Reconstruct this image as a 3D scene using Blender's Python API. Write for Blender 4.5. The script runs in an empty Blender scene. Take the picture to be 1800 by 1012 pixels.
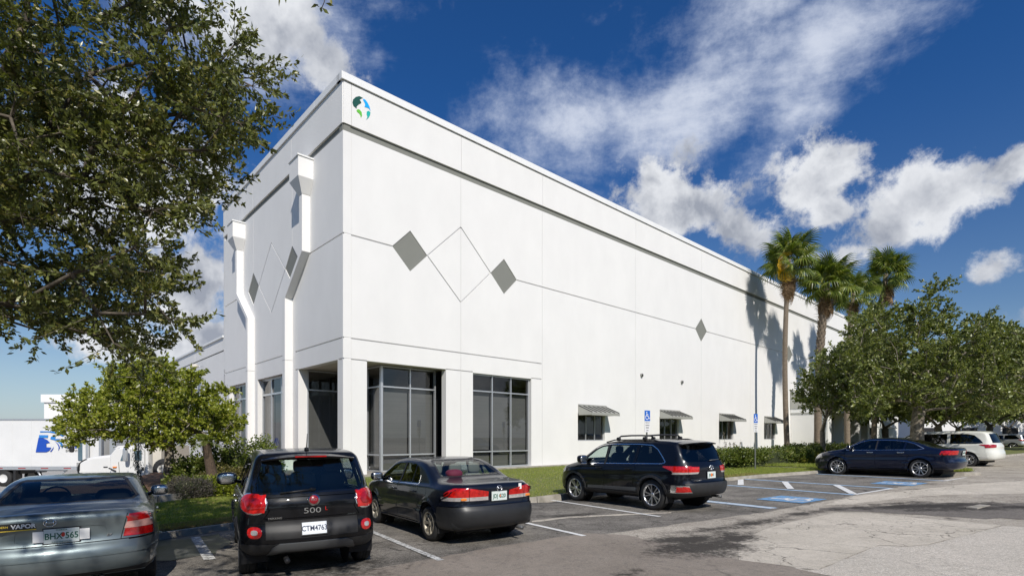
import bpy, math, random
import numpy as np
from mathutils import Vector, Matrix
SC = bpy.context.scene
COL = SC.collection
rnd = random.Random(7)
# ------------------------------------------------------------------ camera, world, sun, exposure
FPX, CX, HZ, HC = 943.0, 900.0, 768.0, 1.75      # focal (px of an 1800 px wide frame), centre, horizon, eye height
cam = bpy.data.cameras.new('camera'); camo = bpy.data.objects.new('camera', cam); COL.objects.link(camo)
camo.location = (0, 0, HC); camo.rotation_euler = (math.pi/2, 0, 0)
cam.sensor_fit = 'HORIZONTAL'; cam.sensor_width = 36; cam.lens = FPX/1800*36
cam.shift_y = (HZ-506)/1800; cam.clip_start = .05; cam.clip_end = 6000
SC.camera = camo
SUN_EL = math.radians(40.5); SUN_H = Vector((.325, -.946, 0)).normalized()
sun = bpy.data.lights.new('sun', 'SUN'); sun.energy = 4.6; sun.angle = math.radians(.53); sun.color = (1, .945, .865)
suno = bpy.data.objects.new('sun', sun); COL.objects.link(suno)
sdir = Vector((SUN_H.x*math.cos(SUN_EL), SUN_H.y*math.cos(SUN_EL), math.sin(SUN_EL)))
suno.rotation_euler = sdir.to_track_quat('Z', 'Y').to_euler(); suno.location = sdir*50
SC.view_settings.view_transform = 'Standard'; SC.view_settings.look = 'None'
SC.view_settings.exposure = 0.0; SC.view_settings.gamma = 1; SC.view_settings.use_curve_mapping = False
SC.render.engine = 'CYCLES'
SC.cycles.max_bounces = 8; SC.cycles.transparent_max_bounces = 16; SC.cycles.caustics_reflective = False; SC.cycles.caustics_refractive = False

def px_dir(px, py): return Vector(((px-CX)/FPX, 1, (HZ-py)/FPX)).normalized()
W = bpy.data.worlds.new('World'); SC.world = W; W.use_nodes = True
nt = W.node_tree; nt.nodes.clear()
def nd(t, **k):
    n = nt.nodes.new(t)
    for a, b in k.items(): setattr(n, a, b)
    return n
def lk(a, b): nt.links.new(a, b)
def math2(op, a, b=None, c=None, clamp=False):
    n = nd('ShaderNodeMath', operation=op, use_clamp=clamp)
    for i, v in enumerate((a, b, c)):
        if v is None: continue
        if isinstance(v, (int, float)): n.inputs[i].default_value = v
        else: lk(v, n.inputs[i])
    return n.outputs[0]
def mixc(f, a, b):
    n = nd('ShaderNodeMix', data_type='RGBA')
    for i, v in ((0, f), (6, a), (7, b)):
        if isinstance(v, (int, float)): n.inputs[i].default_value = v
        elif isinstance(v, tuple): n.inputs[i].default_value = (*v, 1)
        else: lk(v, n.inputs[i])
    return n.outputs[2]
def sstep(v, a, b):
    n = nd('ShaderNodeMapRange', interpolation_type='SMOOTHSTEP')
    lk(v, n.inputs[0]); n.inputs[1].default_value = a; n.inputs[2].default_value = b
    return n.outputs[0]
tc = nd('ShaderNodeTexCoord'); DIR = tc.outputs['Generated']
sky = nd('ShaderNodeTexSky', sky_type='NISHITA'); sky.sun_disc = False
sky.sun_elevation = SUN_EL; sky.sun_rotation = math.atan2(SUN_H.x, SUN_H.y)
sky.air_density = 1.0; sky.dust_density = .6; sky.ozone_density = 3.0; sky.altitude = 0
sx = nd('ShaderNodeSeparateXYZ'); lk(DIR, sx.inputs[0])
tint = nd('ShaderNodeMix', data_type='RGBA', blend_type='MULTIPLY'); tint.inputs[0].default_value = 1
lk(sky.outputs[0], tint.inputs[6])
tz = sstep(sx.outputs[2], 0.0, .55)
lk(mixc(tz, (.90, .95, 1.0), (.22, .62, 1.10)), tint.inputs[7])      # polarised deep blue overhead
def noise(vec, scale, det=8, rough=.55, dist=0.0, lac=2.0):
    n = nd('ShaderNodeTexNoise'); lk(vec, n.inputs['Vector']); n.inputs['Scale'].default_value = scale
    n.inputs['Detail'].default_value = det; n.inputs['Roughness'].default_value = rough
    n.inputs['Distortion'].default_value = dist; n.inputs['Lacunarity'].default_value = lac
    return n.outputs[0]
def blob(px, py, rx, ry, rot=0.0, inv=0.0):
    c = px_dir(px, py); right = c.cross(Vector((0, 0, 1))).normalized(); up = right.cross(c)
    a = math.radians(rot); e1 = right*math.cos(a)+up*math.sin(a); e2 = -right*math.sin(a)+up*math.cos(a)
    M = Matrix((e1, c, e2)).transposed()
    # rotation must be proper: e1 x c = e2
    m = nd('ShaderNodeMapping', vector_type='TEXTURE'); lk(DIR, m.inputs[0])
    k = c.y                                               # px at this place -> angle
    m.inputs['Location'].default_value = c; m.inputs['Rotation'].default_value = M.to_euler()
    m.inputs['Scale'].default_value = (rx/FPX*k, 1.0, ry/FPX*k)
    l = nd('ShaderNodeVectorMath', operation='LENGTH'); lk(m.outputs[0], l.inputs[0])
    return math2('SUBTRACT', 1.0-inv, l.outputs['Value'])
def vmax(L):
    o = L[0]
    for x in L[1:]: o = math2('SMOOTH_MAX', o, x, .10)
    return o
cum = vmax([blob(*b) for b in [(1210,360,135,80,-8),(1300,410,110,66,-30),(1432,318,92,66,0),(1470,372,62,44),(1625,345,116,84,-5),(1560,400,95,50),
      (1800,285,80,40),(1738,474,85,62,0,.42),(1490,442,110,55,0,.3),(1815,560,130,60,0,.45),(450,30,150,70,20),(575,110,75,50,0,.25),(345,520,110,90),(380,590,80,45),(215,300,230,150),(250,610,230,50,0,.3)]])
cir = vmax([blob(*b) for b in [(1210,180,360,125,14),(1440,90,220,130,25),(1010,240,170,110,-10),(470,60,200,130,20),(1180,235,230,70,5),(1400,200,170,90,45),(1330,0,240,80,15)]])
far_c = noise(DIR, 1.6, 3, .5)
back = sstep(math2('MULTIPLY', sx.outputs[1], -1.0), -.25, .3)       # cloud cover goes on round the rest of the sky
n1 = noise(DIR, 8.5, 14, .62, .25); n2 = noise(DIR, 2.6, 4, .5)
nv = nd('ShaderNodeMapping'); lk(DIR, nv.inputs[0]); nv.inputs['Rotation'].default_value = (0, math.radians(-28), 0); nv.inputs['Scale'].default_value = (1.2, 1.2, 3.0)
n3 = noise(nv.outputs[0], 2.6, 12, .64, .25)
dc = math2('ADD', math2('MULTIPLY', cum, 1.15), math2('MULTIPLY_ADD', n1, 3.0, -1.50))
dc = math2('ADD', dc, math2('MULTIPLY_ADD', n2, .8, -.40)); n4 = noise(DIR, 27, 10, .68, .1); dc = math2('ADD', dc, math2('MULTIPLY_ADD', n4, 1.5, -.75))
dback = math2('MULTIPLY', back, math2('MULTIPLY_ADD', far_c, 4.0, -2.1)); dback = math2('ADD', dback, math2('MULTIPLY_ADD', n1, 1.6, -.85))
mc = sstep(math2('MAXIMUM', dc, math2('SUBTRACT', dback, .15)), -.0, .62)
di = math2('ADD', math2('MULTIPLY', cir, 1.1), math2('MULTIPLY_ADD', n3, 3.4, -1.75))
di = math2('ADD', di, math2('MULTIPLY_ADD', n1, 1.2, -.6)); di = math2('ADD', di, math2('MULTIPLY_ADD', n4, 1.0, -.5))
mi = math2('MULTIPLY', sstep(di, -.25, 1.25), .84)
# cumulus brightness: offset noise towards the sun gives lit and grey sides
off = nd('ShaderNodeVectorMath', operation='ADD'); lk(DIR, off.inputs[0]); off.inputs[1].default_value = (.02, -.01, .045)
n1b = noise(off.outputs[0], 7.5, 5, .55, .35); n1c = noise(DIR, 7.5, 5, .55, .35)
lit = math2('MULTIPLY_ADD', math2('SUBTRACT', n1c, n1b), 3.8, .60, clamp=True)
core = sstep(dc, .45, 1.5)
lit2 = math2('SUBTRACT', lit, math2('MULTIPLY', core, .42), clamp=True)
ccol = mixc(lit2, (.34, .37, .44), (.80, .82, .86))
icol = mixc(sstep(di, -.2, 1.4), (.46, .55, .74), (.74, .79, .90))
lo = math2('SUBTRACT', 1.0, sstep(sx.outputs[2], -.02, .20))          # pale veil at the horizon
bgm = nd('ShaderNodeMix', data_type='RGBA', blend_type='MULTIPLY'); bgm.inputs[0].default_value = 1
lk(tint.outputs[2], bgm.inputs[6]); SKYK = .085; bgm.inputs[7].default_value = (SKYK, SKYK, SKYK, 1)
c0 = mixc(math2('MULTIPLY', lo, .42), bgm.outputs[2], (.50, .62, .78))
c1 = mixc(mi, c0, icol); c2 = mixc(mc, c1, ccol)
# Background strength stays in the daylight range: colours above are pre-divided by it
div = nd('ShaderNodeMix', data_type='RGBA', blend_type='DIVIDE'); div.inputs[0].default_value = 1
lk(c2, div.inputs[6]); div.inputs[7].default_value = (.1, .1, .1, 1)
bg = nd('ShaderNodeBackground'); lk(div.outputs[2], bg.inputs[0]); bg.inputs[1].default_value = .1
wo = nd('ShaderNodeOutputWorld'); lk(bg.outputs[0], wo.inputs[0])

# ------------------------------------------------------------------ materials
def pm(name, col, rough=.6, metal=0.0, coat=0.0, spec=.5, var=.0, vscale=3.0, bump=0.0, bscale=40.0, col2=None, coords='Object', rvar=0.0, det=6, stretch=None, crough=.03):
    m = bpy.data.materials.new(name); m.use_nodes = True; t = m.node_tree; b = t.nodes['Principled BSDF']
    b.inputs['Roughness'].default_value = rough; b.inputs['Metallic'].default_value = metal
    b.inputs['Coat Weight'].default_value = coat; b.inputs['Coat Roughness'].default_value = crough; b.inputs['Specular IOR Level'].default_value = spec
    tcn = t.nodes.new('ShaderNodeTexCoord'); vec = tcn.outputs[coords] if coords != 'World' else None
    if vec is None:
        g = t.nodes.new('ShaderNodeNewGeometry'); vec = g.outputs['Position']
    if stretch:
        mp = t.nodes.new('ShaderNodeMapping'); mp.inputs['Scale'].default_value = stretch; t.links.new(vec, mp.inputs[0]); vec = mp.outputs[0]
    def nz(s, d=det, r=.6):
        n = t.nodes.new('ShaderNodeTexNoise'); n.inputs['Scale'].default_value = s; n.inputs['Detail'].default_value = d; n.inputs['Roughness'].default_value = r
        t.links.new(vec, n.inputs['Vector']); return n
    n = nz(vscale)
    mx = t.nodes.new('ShaderNodeMix'); mx.data_type = 'RGBA'
    c2 = col2 if col2 else tuple(max(0, c*(1-var)) for c in col)
    mx.inputs[6].default_value = (*col, 1); mx.inputs[7].default_value = (*c2, 1)
    mr = t.nodes.new('ShaderNodeMapRange'); mr.inputs[1].default_value = .35; mr.inputs[2].default_value = .68
    t.links.new(n.outputs[0], mr.inputs[0]); t.links.new(mr.outputs[0], mx.inputs[0]); t.links.new(mx.outputs[2], b.inputs['Base Color'])
    if rvar:
        m2 = t.nodes.new('ShaderNodeMapRange'); m2.inputs[3].default_value = max(0, rough-rvar); m2.inputs[4].default_value = rough+rvar
        t.links.new(n.outputs[0], m2.inputs[0]); t.links.new(m2.outputs[0], b.inputs['Roughness'])
    if bump:
        n2 = nz(bscale, 4); bp = t.nodes.new('ShaderNodeBump'); bp.inputs['Strength'].default_value = bump; bp.inputs['Distance'].default_value = .01
        t.links.new(n2.outputs[0], bp.inputs['Height']); t.links.new(bp.outputs[0], b.inputs['Normal'])
    return m
def glass(name, tint_, refl=1.0, rough=.01, ior=1.5):
    m = bpy.data.materials.new(name); m.use_nodes = True; t = m.node_tree; t.nodes.clear()
    o = t.nodes.new('ShaderNodeOutputMaterial'); mx = t.nodes.new('ShaderNodeMixShader'); tr = t.nodes.new('ShaderNodeBsdfTransparent')
    gl = t.nodes.new('ShaderNodeBsdfGlossy'); lw = t.nodes.new('ShaderNodeLayerWeight'); lw.inputs[0].default_value = .5     # Schlick, the same from both sides of a thin pane
    pw = t.nodes.new('ShaderNodeMath'); pw.operation = 'POWER'; pw.inputs[1].default_value = 5; t.links.new(lw.outputs['Facing'], pw.inputs[0])
    fr = t.nodes.new('ShaderNodeMath'); fr.operation = 'MULTIPLY_ADD'; fr.inputs[1].default_value = .92; fr.inputs[2].default_value = .08 if ior > 1.4 else .04; t.links.new(pw.outputs[0], fr.inputs[0])
    tr.inputs[0].default_value = (*tint_, 1); gl.inputs['Roughness'].default_value = rough
    mu = t.nodes.new('ShaderNodeMath'); mu.operation = 'MULTIPLY'; mu.inputs[1].default_value = refl; mu.use_clamp = True
    t.links.new(fr.outputs[0], mu.inputs[0]); t.links.new(mu.outputs[0], mx.inputs[0])
    t.links.new(tr.outputs[0], mx.inputs[1]); t.links.new(gl.outputs[0], mx.inputs[2]); t.links.new(mx.outputs[0], o.inputs[0])
    return m
def leafmat(name, c1, c2, c3=None, rough=.42, trans=.28):
    m = bpy.data.materials.new(name); m.use_nodes = True; t = m.node_tree; b = t.nodes['Principled BSDF']; o = t.nodes['Material Output']
    g = t.nodes.new('ShaderNodeNewGeometry'); r = t.nodes.new('ShaderNodeValToRGB'); e = r.color_ramp.elements
    e[0].color = (*c1, 1); e[1].color = (*c2, 1); e[0].position = .1; e[1].position = .85
    if c3: x = e.new(.96); x.color = (*c3, 1)
    t.links.new(g.outputs['Random Per Island'], r.inputs[0]); t.links.new(r.outputs[0], b.inputs['Base Color'])
    b.inputs['Roughness'].default_value = rough; b.inputs['Specular IOR Level'].default_value = .45
    tl = t.nodes.new('ShaderNodeBsdfTranslucent'); mu = t.nodes.new('ShaderNodeMix'); mu.data_type = 'RGBA'; mu.blend_type = 'MULTIPLY'; mu.inputs[0].default_value = 1
    t.links.new(r.outputs[0], mu.inputs[6]); mu.inputs[7].default_value = (1.5, 1.6, .5, 1); t.links.new(mu.outputs[2], tl.inputs[0])
    ms = t.nodes.new('ShaderNodeMixShader'); ms.inputs[0].default_value = trans
    t.links.new(b.outputs[0], ms.inputs[1]); t.links.new(tl.outputs[0], ms.inputs[2]); t.links.new(ms.outputs[0], o.inputs[0])
    return m
def asphalt(name, base, light, dark, crack=.0, cscale=1.2, stain=.0, speck=.5, sp2=70.0, blotch=.9, spots=()):
    m = bpy.data.materials.new(name); m.use_nodes = True; t = m.node_tree; b = t.nodes['Principled BSDF']
    b.inputs['Roughness'].default_value = .88; b.inputs['Specular IOR Level'].default_value = .3
    g = t.nodes.new('ShaderNodeNewGeometry'); vec = g.outputs['Position']
    def nz(s, d=5, r=.6, v=vec):
        n = t.nodes.new('ShaderNodeTexNoise'); n.inputs['Scale'].default_value = s; n.inputs['Detail'].default_value = d; n.inputs['Roughness'].default_value = r
        t.links.new(v, n.inputs['Vector']); return n.outputs[0]
    def rng(v, a, c, o0=0.0, o1=1.0):
        n = t.nodes.new('ShaderNodeMapRange'); t.links.new(v, n.inputs[0]); n.inputs[1].default_value = a; n.inputs[2].default_value = c
        n.inputs[3].default_value = o0; n.inputs[4].default_value = o1; return n.outputs[0]
    def mx(f, a, c):
        n = t.nodes.new('ShaderNodeMix'); n.data_type = 'RGBA'
        if isinstance(f, float): n.inputs[0].default_value = f
        else: t.links.new(f, n.inputs[0])
        for i, v in ((6, a), (7, c)):
            if isinstance(v, tuple): n.inputs[i].default_value = (*v, 1)
            else: t.links.new(v, n.inputs[i])
        return n.outputs[2]
    big = nz(blotch, 6, .65); med = nz(9, 6, .7); fine = nz(sp2, 3, .75)
    c = mx(rng(big, .36, .62), base, light)
    c = mx(rng(med, .50, .72, 0, .6), c, dark)
    agg = nz(26, 4, .8)
    c = mx(rng(agg, .56, .70, 0, speck*.8), c, tuple(min(1, x*1.7) for x in light)); c = mx(rng(agg, .46, .34, 0, speck*.9), c, tuple(x*.55 for x in dark))
    c = mx(rng(fine, .55, .70, 0, speck), c, tuple(min(1, x*2.2) for x in light))
    c = mx(rng(fine, .46, .34, 0, speck), c, tuple(x*.45 for x in dark))
    if stain:
        s = nz(.55, 8, .72); s2 = nz(.23, 3, .5)
        mu = t.nodes.new('ShaderNodeMath'); mu.operation = 'MULTIPLY'; t.links.new(rng(s, .54, .64), mu.inputs[0]); t.links.new(rng(s2, .45, .6, 0, stain), mu.inputs[1])
        c = mx(mu.outputs[0], c, tuple(x*.4 for x in dark))
    h = fine
    if spots:
        big_n = nz(1.6, 9, .72); fin_n = nz(12, 5, .7); acc = None
        for (x, y, rl, rw, rot, k) in spots:
            mp = t.nodes.new('ShaderNodeMapping'); mp.vector_type = 'TEXTURE'; t.links.new(vec, mp.inputs[0]); mp.inputs['Location'].default_value = (x, y, 0); mp.inputs['Rotation'].default_value = (0, 0, rot); mp.inputs['Scale'].default_value = (rl, rw, 5)
            l = t.nodes.new('ShaderNodeVectorMath'); l.operation = 'LENGTH'; t.links.new(mp.outputs[0], l.inputs[0])
            m1 = t.nodes.new('ShaderNodeMath'); m1.operation = 'SUBTRACT'; m1.inputs[0].default_value = k; t.links.new(l.outputs['Value'], m1.inputs[1])
            if acc is None: acc = m1.outputs[0]
            else:
                m2 = t.nodes.new('ShaderNodeMath'); m2.operation = 'MAXIMUM'; t.links.new(acc, m2.inputs[0]); t.links.new(m1.outputs[0], m2.inputs[1]); acc = m2.outputs[0]
        a1 = t.nodes.new('ShaderNodeMath'); a1.operation = 'MULTIPLY_ADD'; t.links.new(big_n, a1.inputs[0]); a1.inputs[1].default_value = 2.0; t.links.new(acc, a1.inputs[2])
        a2 = t.nodes.new('ShaderNodeMath'); a2.operation = 'MULTIPLY_ADD'; t.links.new(fin_n, a2.inputs[0]); a2.inputs[1].default_value = 1.7; t.links.new(a1.outputs[0], a2.inputs[2])
        c = mx(rng(a2.outputs[0], 1.85, 2.40, 0, .92), c, (.030, .026, .022))
    if crack:
        nn = t.nodes.new('ShaderNodeTexNoise'); nn.inputs['Scale'].default_value = 1.7; nn.inputs['Detail'].default_value = 6; t.links.new(vec, nn.inputs['Vector'])
        va = t.nodes.new('ShaderNodeVectorMath'); va.operation = 'MULTIPLY_ADD'; t.links.new(nn.outputs['Color'], va.inputs[0]); va.inputs[1].default_value = (.9, .9, 0); t.links.new(vec, va.inputs[2])
        for sc, w, k in ((cscale, .012, crack), (cscale*3.1, .02, crack*.7)):
            vo = t.nodes.new('ShaderNodeTexVoronoi'); vo.feature = 'DISTANCE_TO_EDGE'; vo.inputs['Scale'].default_value = sc; t.links.new(va.outputs[0], vo.inputs['Vector'])
            br = nz(.6 if sc == cscale else .45, 3, .5)
            mu = t.nodes.new('ShaderNodeMath'); mu.operation = 'MULTIPLY'; t.links.new(rng(vo.outputs['Distance'], w, .0), mu.inputs[0]); t.links.new(rng(br, .42, .56, 0, k), mu.inputs[1])
            c = mx(mu.outputs[0], c, tuple(x*.3 for x in dark))
    t.links.new(c, b.inputs['Base Color'])
    bp = t.nodes.new('ShaderNodeBump'); bp.inputs['Strength'].default_value = .7; bp.inputs['Distance'].default_value = .012
    t.links.new(h, bp.inputs['Height']); t.links.new(bp.outputs[0], b.inputs['Normal'])
    return m

M = {}
M['white'] = pm('white_stucco', (.775, .765, .745), .85, var=.045, vscale=.9, bump=.35, bscale=60, coords='World', spec=.25, stretch=(1, 1, .55))
M['white_trim'] = pm('white_trim', (.80, .80, .79), .6, var=.04, vscale=2, coords='World')
M['grey_paint'] = pm('grey_paint', (.205, .208, .185), .8, var=.05, vscale=2, bump=.2, bscale=60, coords='World')
M['reveal'] = pm('reveal_paint', (.27, .27, .25), .8, coords='World')
M['soffit'] = pm('soffit', (.62, .58, .50), .8, var=.08, vscale=1, coords='World')
M['alu'] = pm('aluminium', (.62, .64, .66), .35, metal=.65, var=.06, vscale=3, coords='World')
M['awn'] = pm('awning_metal', (.42, .42, .385), .45, metal=.25, var=.08, vscale=4, coords='World')
M['seam'] = pm('awning_seam', (.06, .06, .055), .5, metal=.2)
M['blind'] = pm('blind', (.25, .25, .24), .7, var=.12, vscale=1, stretch=(.2, .2, 38), coords='World', det=1)
M['dark'] = pm('dark_interior', (.02, .02, .022), .9)
M['glassB'] = glass('tinted_window_glass', (.62, .63, .63), 1.2)
M['concrete'] = pm('concrete', (.40, .37, .32), .9, var=.35, vscale=4, bump=.5, bscale=60, coords='World', col2=(.24, .22, .18))
M['mulch'] = pm('mulch', (.16, .085, .05), .95, var=.6, vscale=22, bump=1, bscale=50, coords='World')
M['soil'] = pm('lawn_soil', (.13, .165, .035), .95, vscale=6, coords='World', col2=(.16, .15, .06), bump=.6, bscale=60)
M['grass'] = leafmat('grass_blades', (.16, .21, .03), (.32, .36, .07), (.48, .43, .18), rough=.6, trans=.35)
M['thatch'] = leafmat('dry_grass', (.22, .16, .08), (.34, .24, .12), rough=.8, trans=.2)
M['base'] = pm('far_ground', (.12, .13, .06), .95, var=.4, vscale=.05, coords='World')
M['yard'] = asphalt('yard_pavement', (.36, .34, .31), (.44, .42, .38), (.28, .26, .24), speck=.3)
def paintmat(name, col, wear=.5):
    m = bpy.data.materials.new(name); m.use_nodes = True; t = m.node_tree; b = t.nodes['Principled BSDF']; b.inputs['Roughness'].default_value = .8
    g = t.nodes.new('ShaderNodeNewGeometry')
    n = t.nodes.new('ShaderNodeTexNoise'); n.inputs['Scale'].default_value = 13; n.inputs['Detail'].default_value = 10; n.inputs['Roughness'].default_value = .78
    t.links.new(g.outputs['Position'], n.inputs['Vector']); r = t.nodes.new('ShaderNodeMapRange'); r.inputs[1].default_value = .46+.15*(1-wear); r.inputs[2].default_value = .58+.15*(1-wear)
    t.links.new(n.outputs[0], r.inputs[0]); mx = t.nodes.new('ShaderNodeMix'); mx.data_type = 'RGBA'; mx.inputs[6].default_value = (*col, 1); mx.inputs[7].default_value = (.13, .125, .115, 1)
    t.links.new(r.outputs[0], mx.inputs[0]); t.links.new(mx.outputs[2], b.inputs['Base Color']); return m
M['line_w'] = paintmat('worn_white_paint', (.62, .62, .60), 1.0)
M['line_w2'] = paintmat('white_paint', (.70, .70, .68), .5)
M['line_b'] = paintmat('blue_paint', (.14, .32, .56), .75)
M['line_lb'] = paintmat('pale_blue_paint', (.36, .52, .70), .45)

# ------------------------------------------------------------------ mesh helpers
def tag(o, label=None, cat=None, group=None, kind=None):
    if label: o['label'] = label
    if cat: o['category'] = cat
    if group: o['group'] = group
    if kind: o['kind'] = kind
    return o
def empty(name, loc=(0, 0, 0), rz=0.0, parent=None):
    o = bpy.data.objects.new(name, None); COL.objects.link(o); o.location = loc; o.rotation_euler = (0, 0, rz); o.empty_display_size = .2
    if parent: o.parent = parent
    return o
def thing(name, label, cat, loc=(0, 0, 0), rz=0.0, group=None): return tag(empty(name, loc, rz), label, cat, group)
def link(name, me, parent=None, loc=None, rot=None):
    o = bpy.data.objects.new(name, me); COL.objects.link(o)
    if parent: o.parent = parent
    if loc is not None: o.location = loc
    if rot is not None: o.rotation_euler = rot
    return o
def mesh_np(name, V, F, mat, smooth=False):
    V = np.asarray(V, dtype=np.float32); F = np.asarray(F, dtype=np.int32); me = bpy.data.meshes.new(name)
    me.vertices.add(len(V)); me.vertices.foreach_set('co', V.ravel()); k = F.shape[1]
    me.loops.add(F.size); me.loops.foreach_set('vertex_index', F.ravel()); me.polygons.add(len(F))
    me.polygons.foreach_set('loop_start', np.arange(0, F.size, k, dtype=np.int32)); me.polygons.foreach_set('loop_total', np.full(len(F), k, dtype=np.int32))
    if smooth: me.polygons.foreach_set('use_smooth', np.ones(len(F), dtype=bool))
    me.update(calc_edges=True); me.materials.append(mat); return me
def frame_of(d):
    d = Vector(d).normalized(); a = d.cross(Vector((0, 0, 1)))
    if a.length < .05: a = d.cross(Vector((1, 0, 0)))
    a.normalize(); return d, a, a.cross(d).normalized()
class MB:
    def __init__(s): s.v = []; s.f = []; s.m = []; s.sm = []
    def add(s, V, F, m=0, smooth=False):
        n = len(s.v); s.v += [tuple(v) for v in V]; s.f += [tuple(i+n for i in f) for f in F]; s.m += [m]*len(F); s.sm += [smooth]*len(F); return s
    def box(s, x0, x1, y0, y1, z0, z1, m=0, b=0.0):
        if b:
            P = []
            for z, i in ((z0, b), (z0+b, 0), (z1-b, 0), (z1, b)):
                q = [(x0+i+b*0, y0+i), (x1-i, y0+i), (x1-i, y1-i), (x0+i, y1-i)] if i else None
                if i: P += [(x0+b, y0+b, z), (x1-b, y0+b, z), (x1-b, y1-b, z), (x0+b, y1-b, z)]*1
                else: P += [(x0+b, y0, z), (x1-b, y0, z), (x1, y0+b, z), (x1, y1-b, z), (x1-b, y1, z), (x0+b, y1, z), (x0, y1-b, z), (x0, y0+b, z)]
            A = list(range(0, 4)); B = list(range(4, 12)); C = list(range(12, 20)); D = list(range(20, 24)); F = [(3, 2, 1, 0), tuple(D)]
            for k in range(8): F.append((B[k], B[(k+1) % 8], C[(k+1) % 8], C[k]))
            for R, O, fl in ((A, B, 1), (D, C, 0)):
                for k in range(4):
                    q = (R[k], R[(k+1) % 4], O[2*k+1], O[2*k]); t = (R[(k+1) % 4], O[(2*k+2) % 8], O[2*k+1])
                    F.append(q if fl else q[::-1]); F.append(t if fl else t[::-1])
            return s.add(P, F, m)
        V = [(x, y, z) for z in (z0, z1) for y in (y0, y1) for x in (x0, x1)]
        return s.add(V, [(0, 2, 3, 1), (4, 5, 7, 6), (0, 1, 5, 4), (2, 6, 7, 3), (0, 4, 6, 2), (1, 3, 7, 5)], m)
    def hexa(s, V, m=0): return s.add(V, [(0, 2, 3, 1), (4, 5, 7, 6), (0, 1, 5, 4), (2, 6, 7, 3), (0, 4, 6, 2), (1, 3, 7, 5)], m)
    def prism(s, pts, off, m=0):
        """polygon pts (3D) extruded by vector off"""
        n = len(pts); V = [Vector(p) for p in pts]+[Vector(p)+Vector(off) for p in pts]
        return s.add(V, [tuple(range(n))[::-1], tuple(range(n, 2*n))]+[(i, (i+1) % n, n+(i+1) % n, n+i) for i in range(n)], m)
    def tube(s, P, R, n=8, m=0, caps=True):
        P = [Vector(p) for p in P]; R = [R]*len(P) if isinstance(R, (int, float)) else R; V = []; F = []; a = None
        for i, p in enumerate(P):
            d = (P[min(i+1, len(P)-1)]-P[max(i-1, 0)]).normalized()
            if a is None: _, a, _b = frame_of(d)
            a = (a-d*a.dot(d)); a = a.normalized() if a.length > 1e-5 else frame_of(d)[1]; b = d.cross(a)
            for k in range(n):
                t = 2*math.pi*k/n; V.append(p+(a*math.cos(t)+b*math.sin(t))*R[i])
        for i in range(len(P)-1):
            for k in range(n): F.append((i*n+k, i*n+(k+1) % n, (i+1)*n+(k+1) % n, (i+1)*n+k))
        if caps: F += [tuple(range(n))[::-1], tuple((len(P)-1)*n+k for k in range(n))]
        return s.add(V, F, m, True)
    def lathe(s, prof, c=(0, 0, 0), axis='Z', n=24, m=0):
        """prof: (radius, height)"""
        V = []; F = []
        for r, h in prof:
            for k in range(n):
                t = 2*math.pi*k/n; q = (r*math.cos(t), r*math.sin(t), h)
                if axis == 'Y': q = (q[0], q[2], q[1])
                if axis == 'X': q = (q[2], q[0], q[1])
                V.append((q[0]+c[0], q[1]+c[1], q[2]+c[2]))
        for i in range(len(prof)-1):
            for k in range(n): F.append((i*n+k, i*n+(k+1) % n, (i+1)*n+(k+1) % n, (i+1)*n+k))
        return s.add(V, F, m, True)
    def sup(s, c, h, e=.35, nu=16, nv=10, m=0, R=None):
        """superellipsoid: a box with soft corners"""
        V = []; F = []; f = lambda x: math.copysign(abs(x)**e, x)
        for j in range(nv+1):
            b = -math.pi/2+math.pi*j/nv
            for i in range(nu):
                a = 2*math.pi*i/nu; p = Vector((h[0]*f(math.cos(b))*f(math.cos(a)), h[1]*f(math.cos(b))*f(math.sin(a)), h[2]*f(math.sin(b))))
                if R: p = R @ p
                V.append(Vector(c)+p)
        for j in range(nv):
            for i in range(nu): F.append((j*nu+i, j*nu+(i+1) % nu, (j+1)*nu+(i+1) % nu, (j+1)*nu+i))
        return s.add(V, F, m, True)
    def mesh(s, name, mats):
        me = bpy.data.meshes.new(name); me.from_pydata([tuple(v) for v in s.v], [], s.f)
        for mt in (mats if isinstance(mats, (list, tuple)) else [mats]): me.materials.append(mt)
        me.polygons.foreach_set('material_index', s.m); me.polygons.foreach_set('use_smooth', s.sm); me.update(); return me
    def build(s, name, mats, parent=None, loc=None, rot=None): return link(name, s.mesh(name, mats), parent, loc, rot)
def copy_tree(o, parent=None):
    c = o.copy(); COL.objects.link(c)
    if parent: c.parent = parent
    for ch in list(o.children): copy_tree(ch, c)
    return c
def text_obj(s, size, mat, parent, Mx, name='lettering', ext=.002, align='CENTER', shear=0.0, sx_=1.0, bold=0.0):
    cu = bpy.data.curves.new('t', 'FONT'); cu.body = s; cu.size = size; cu.extrude = ext; cu.align_x = align; cu.align_y = 'CENTER'; cu.shear = shear; cu.offset = bold; cu.resolution_u = 4
    o = bpy.data.objects.new('t', cu); COL.objects.link(o); dg = bpy.context.evaluated_depsgraph_get(); me = bpy.data.meshes.new_from_object(o.evaluated_get(dg))
    bpy.data.objects.remove(o); bpy.data.curves.remove(cu); me.materials.clear(); me.materials.append(mat)
    r = link(name, me, parent); r.matrix_local = Mx @ Matrix.Diagonal((sx_, 1, 1, 1)); return r
def basis(o, ex, ey, ez=None):
    ex = Vector(ex).normalized(); ey = Vector(ey).normalized(); ez = ex.cross(ey)
    return Matrix(((ex.x, ey.x, ez.x, o[0]), (ex.y, ey.y, ez.y, o[1]), (ex.z, ey.z, ez.z, o[2]), (0, 0, 0, 1)))
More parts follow.
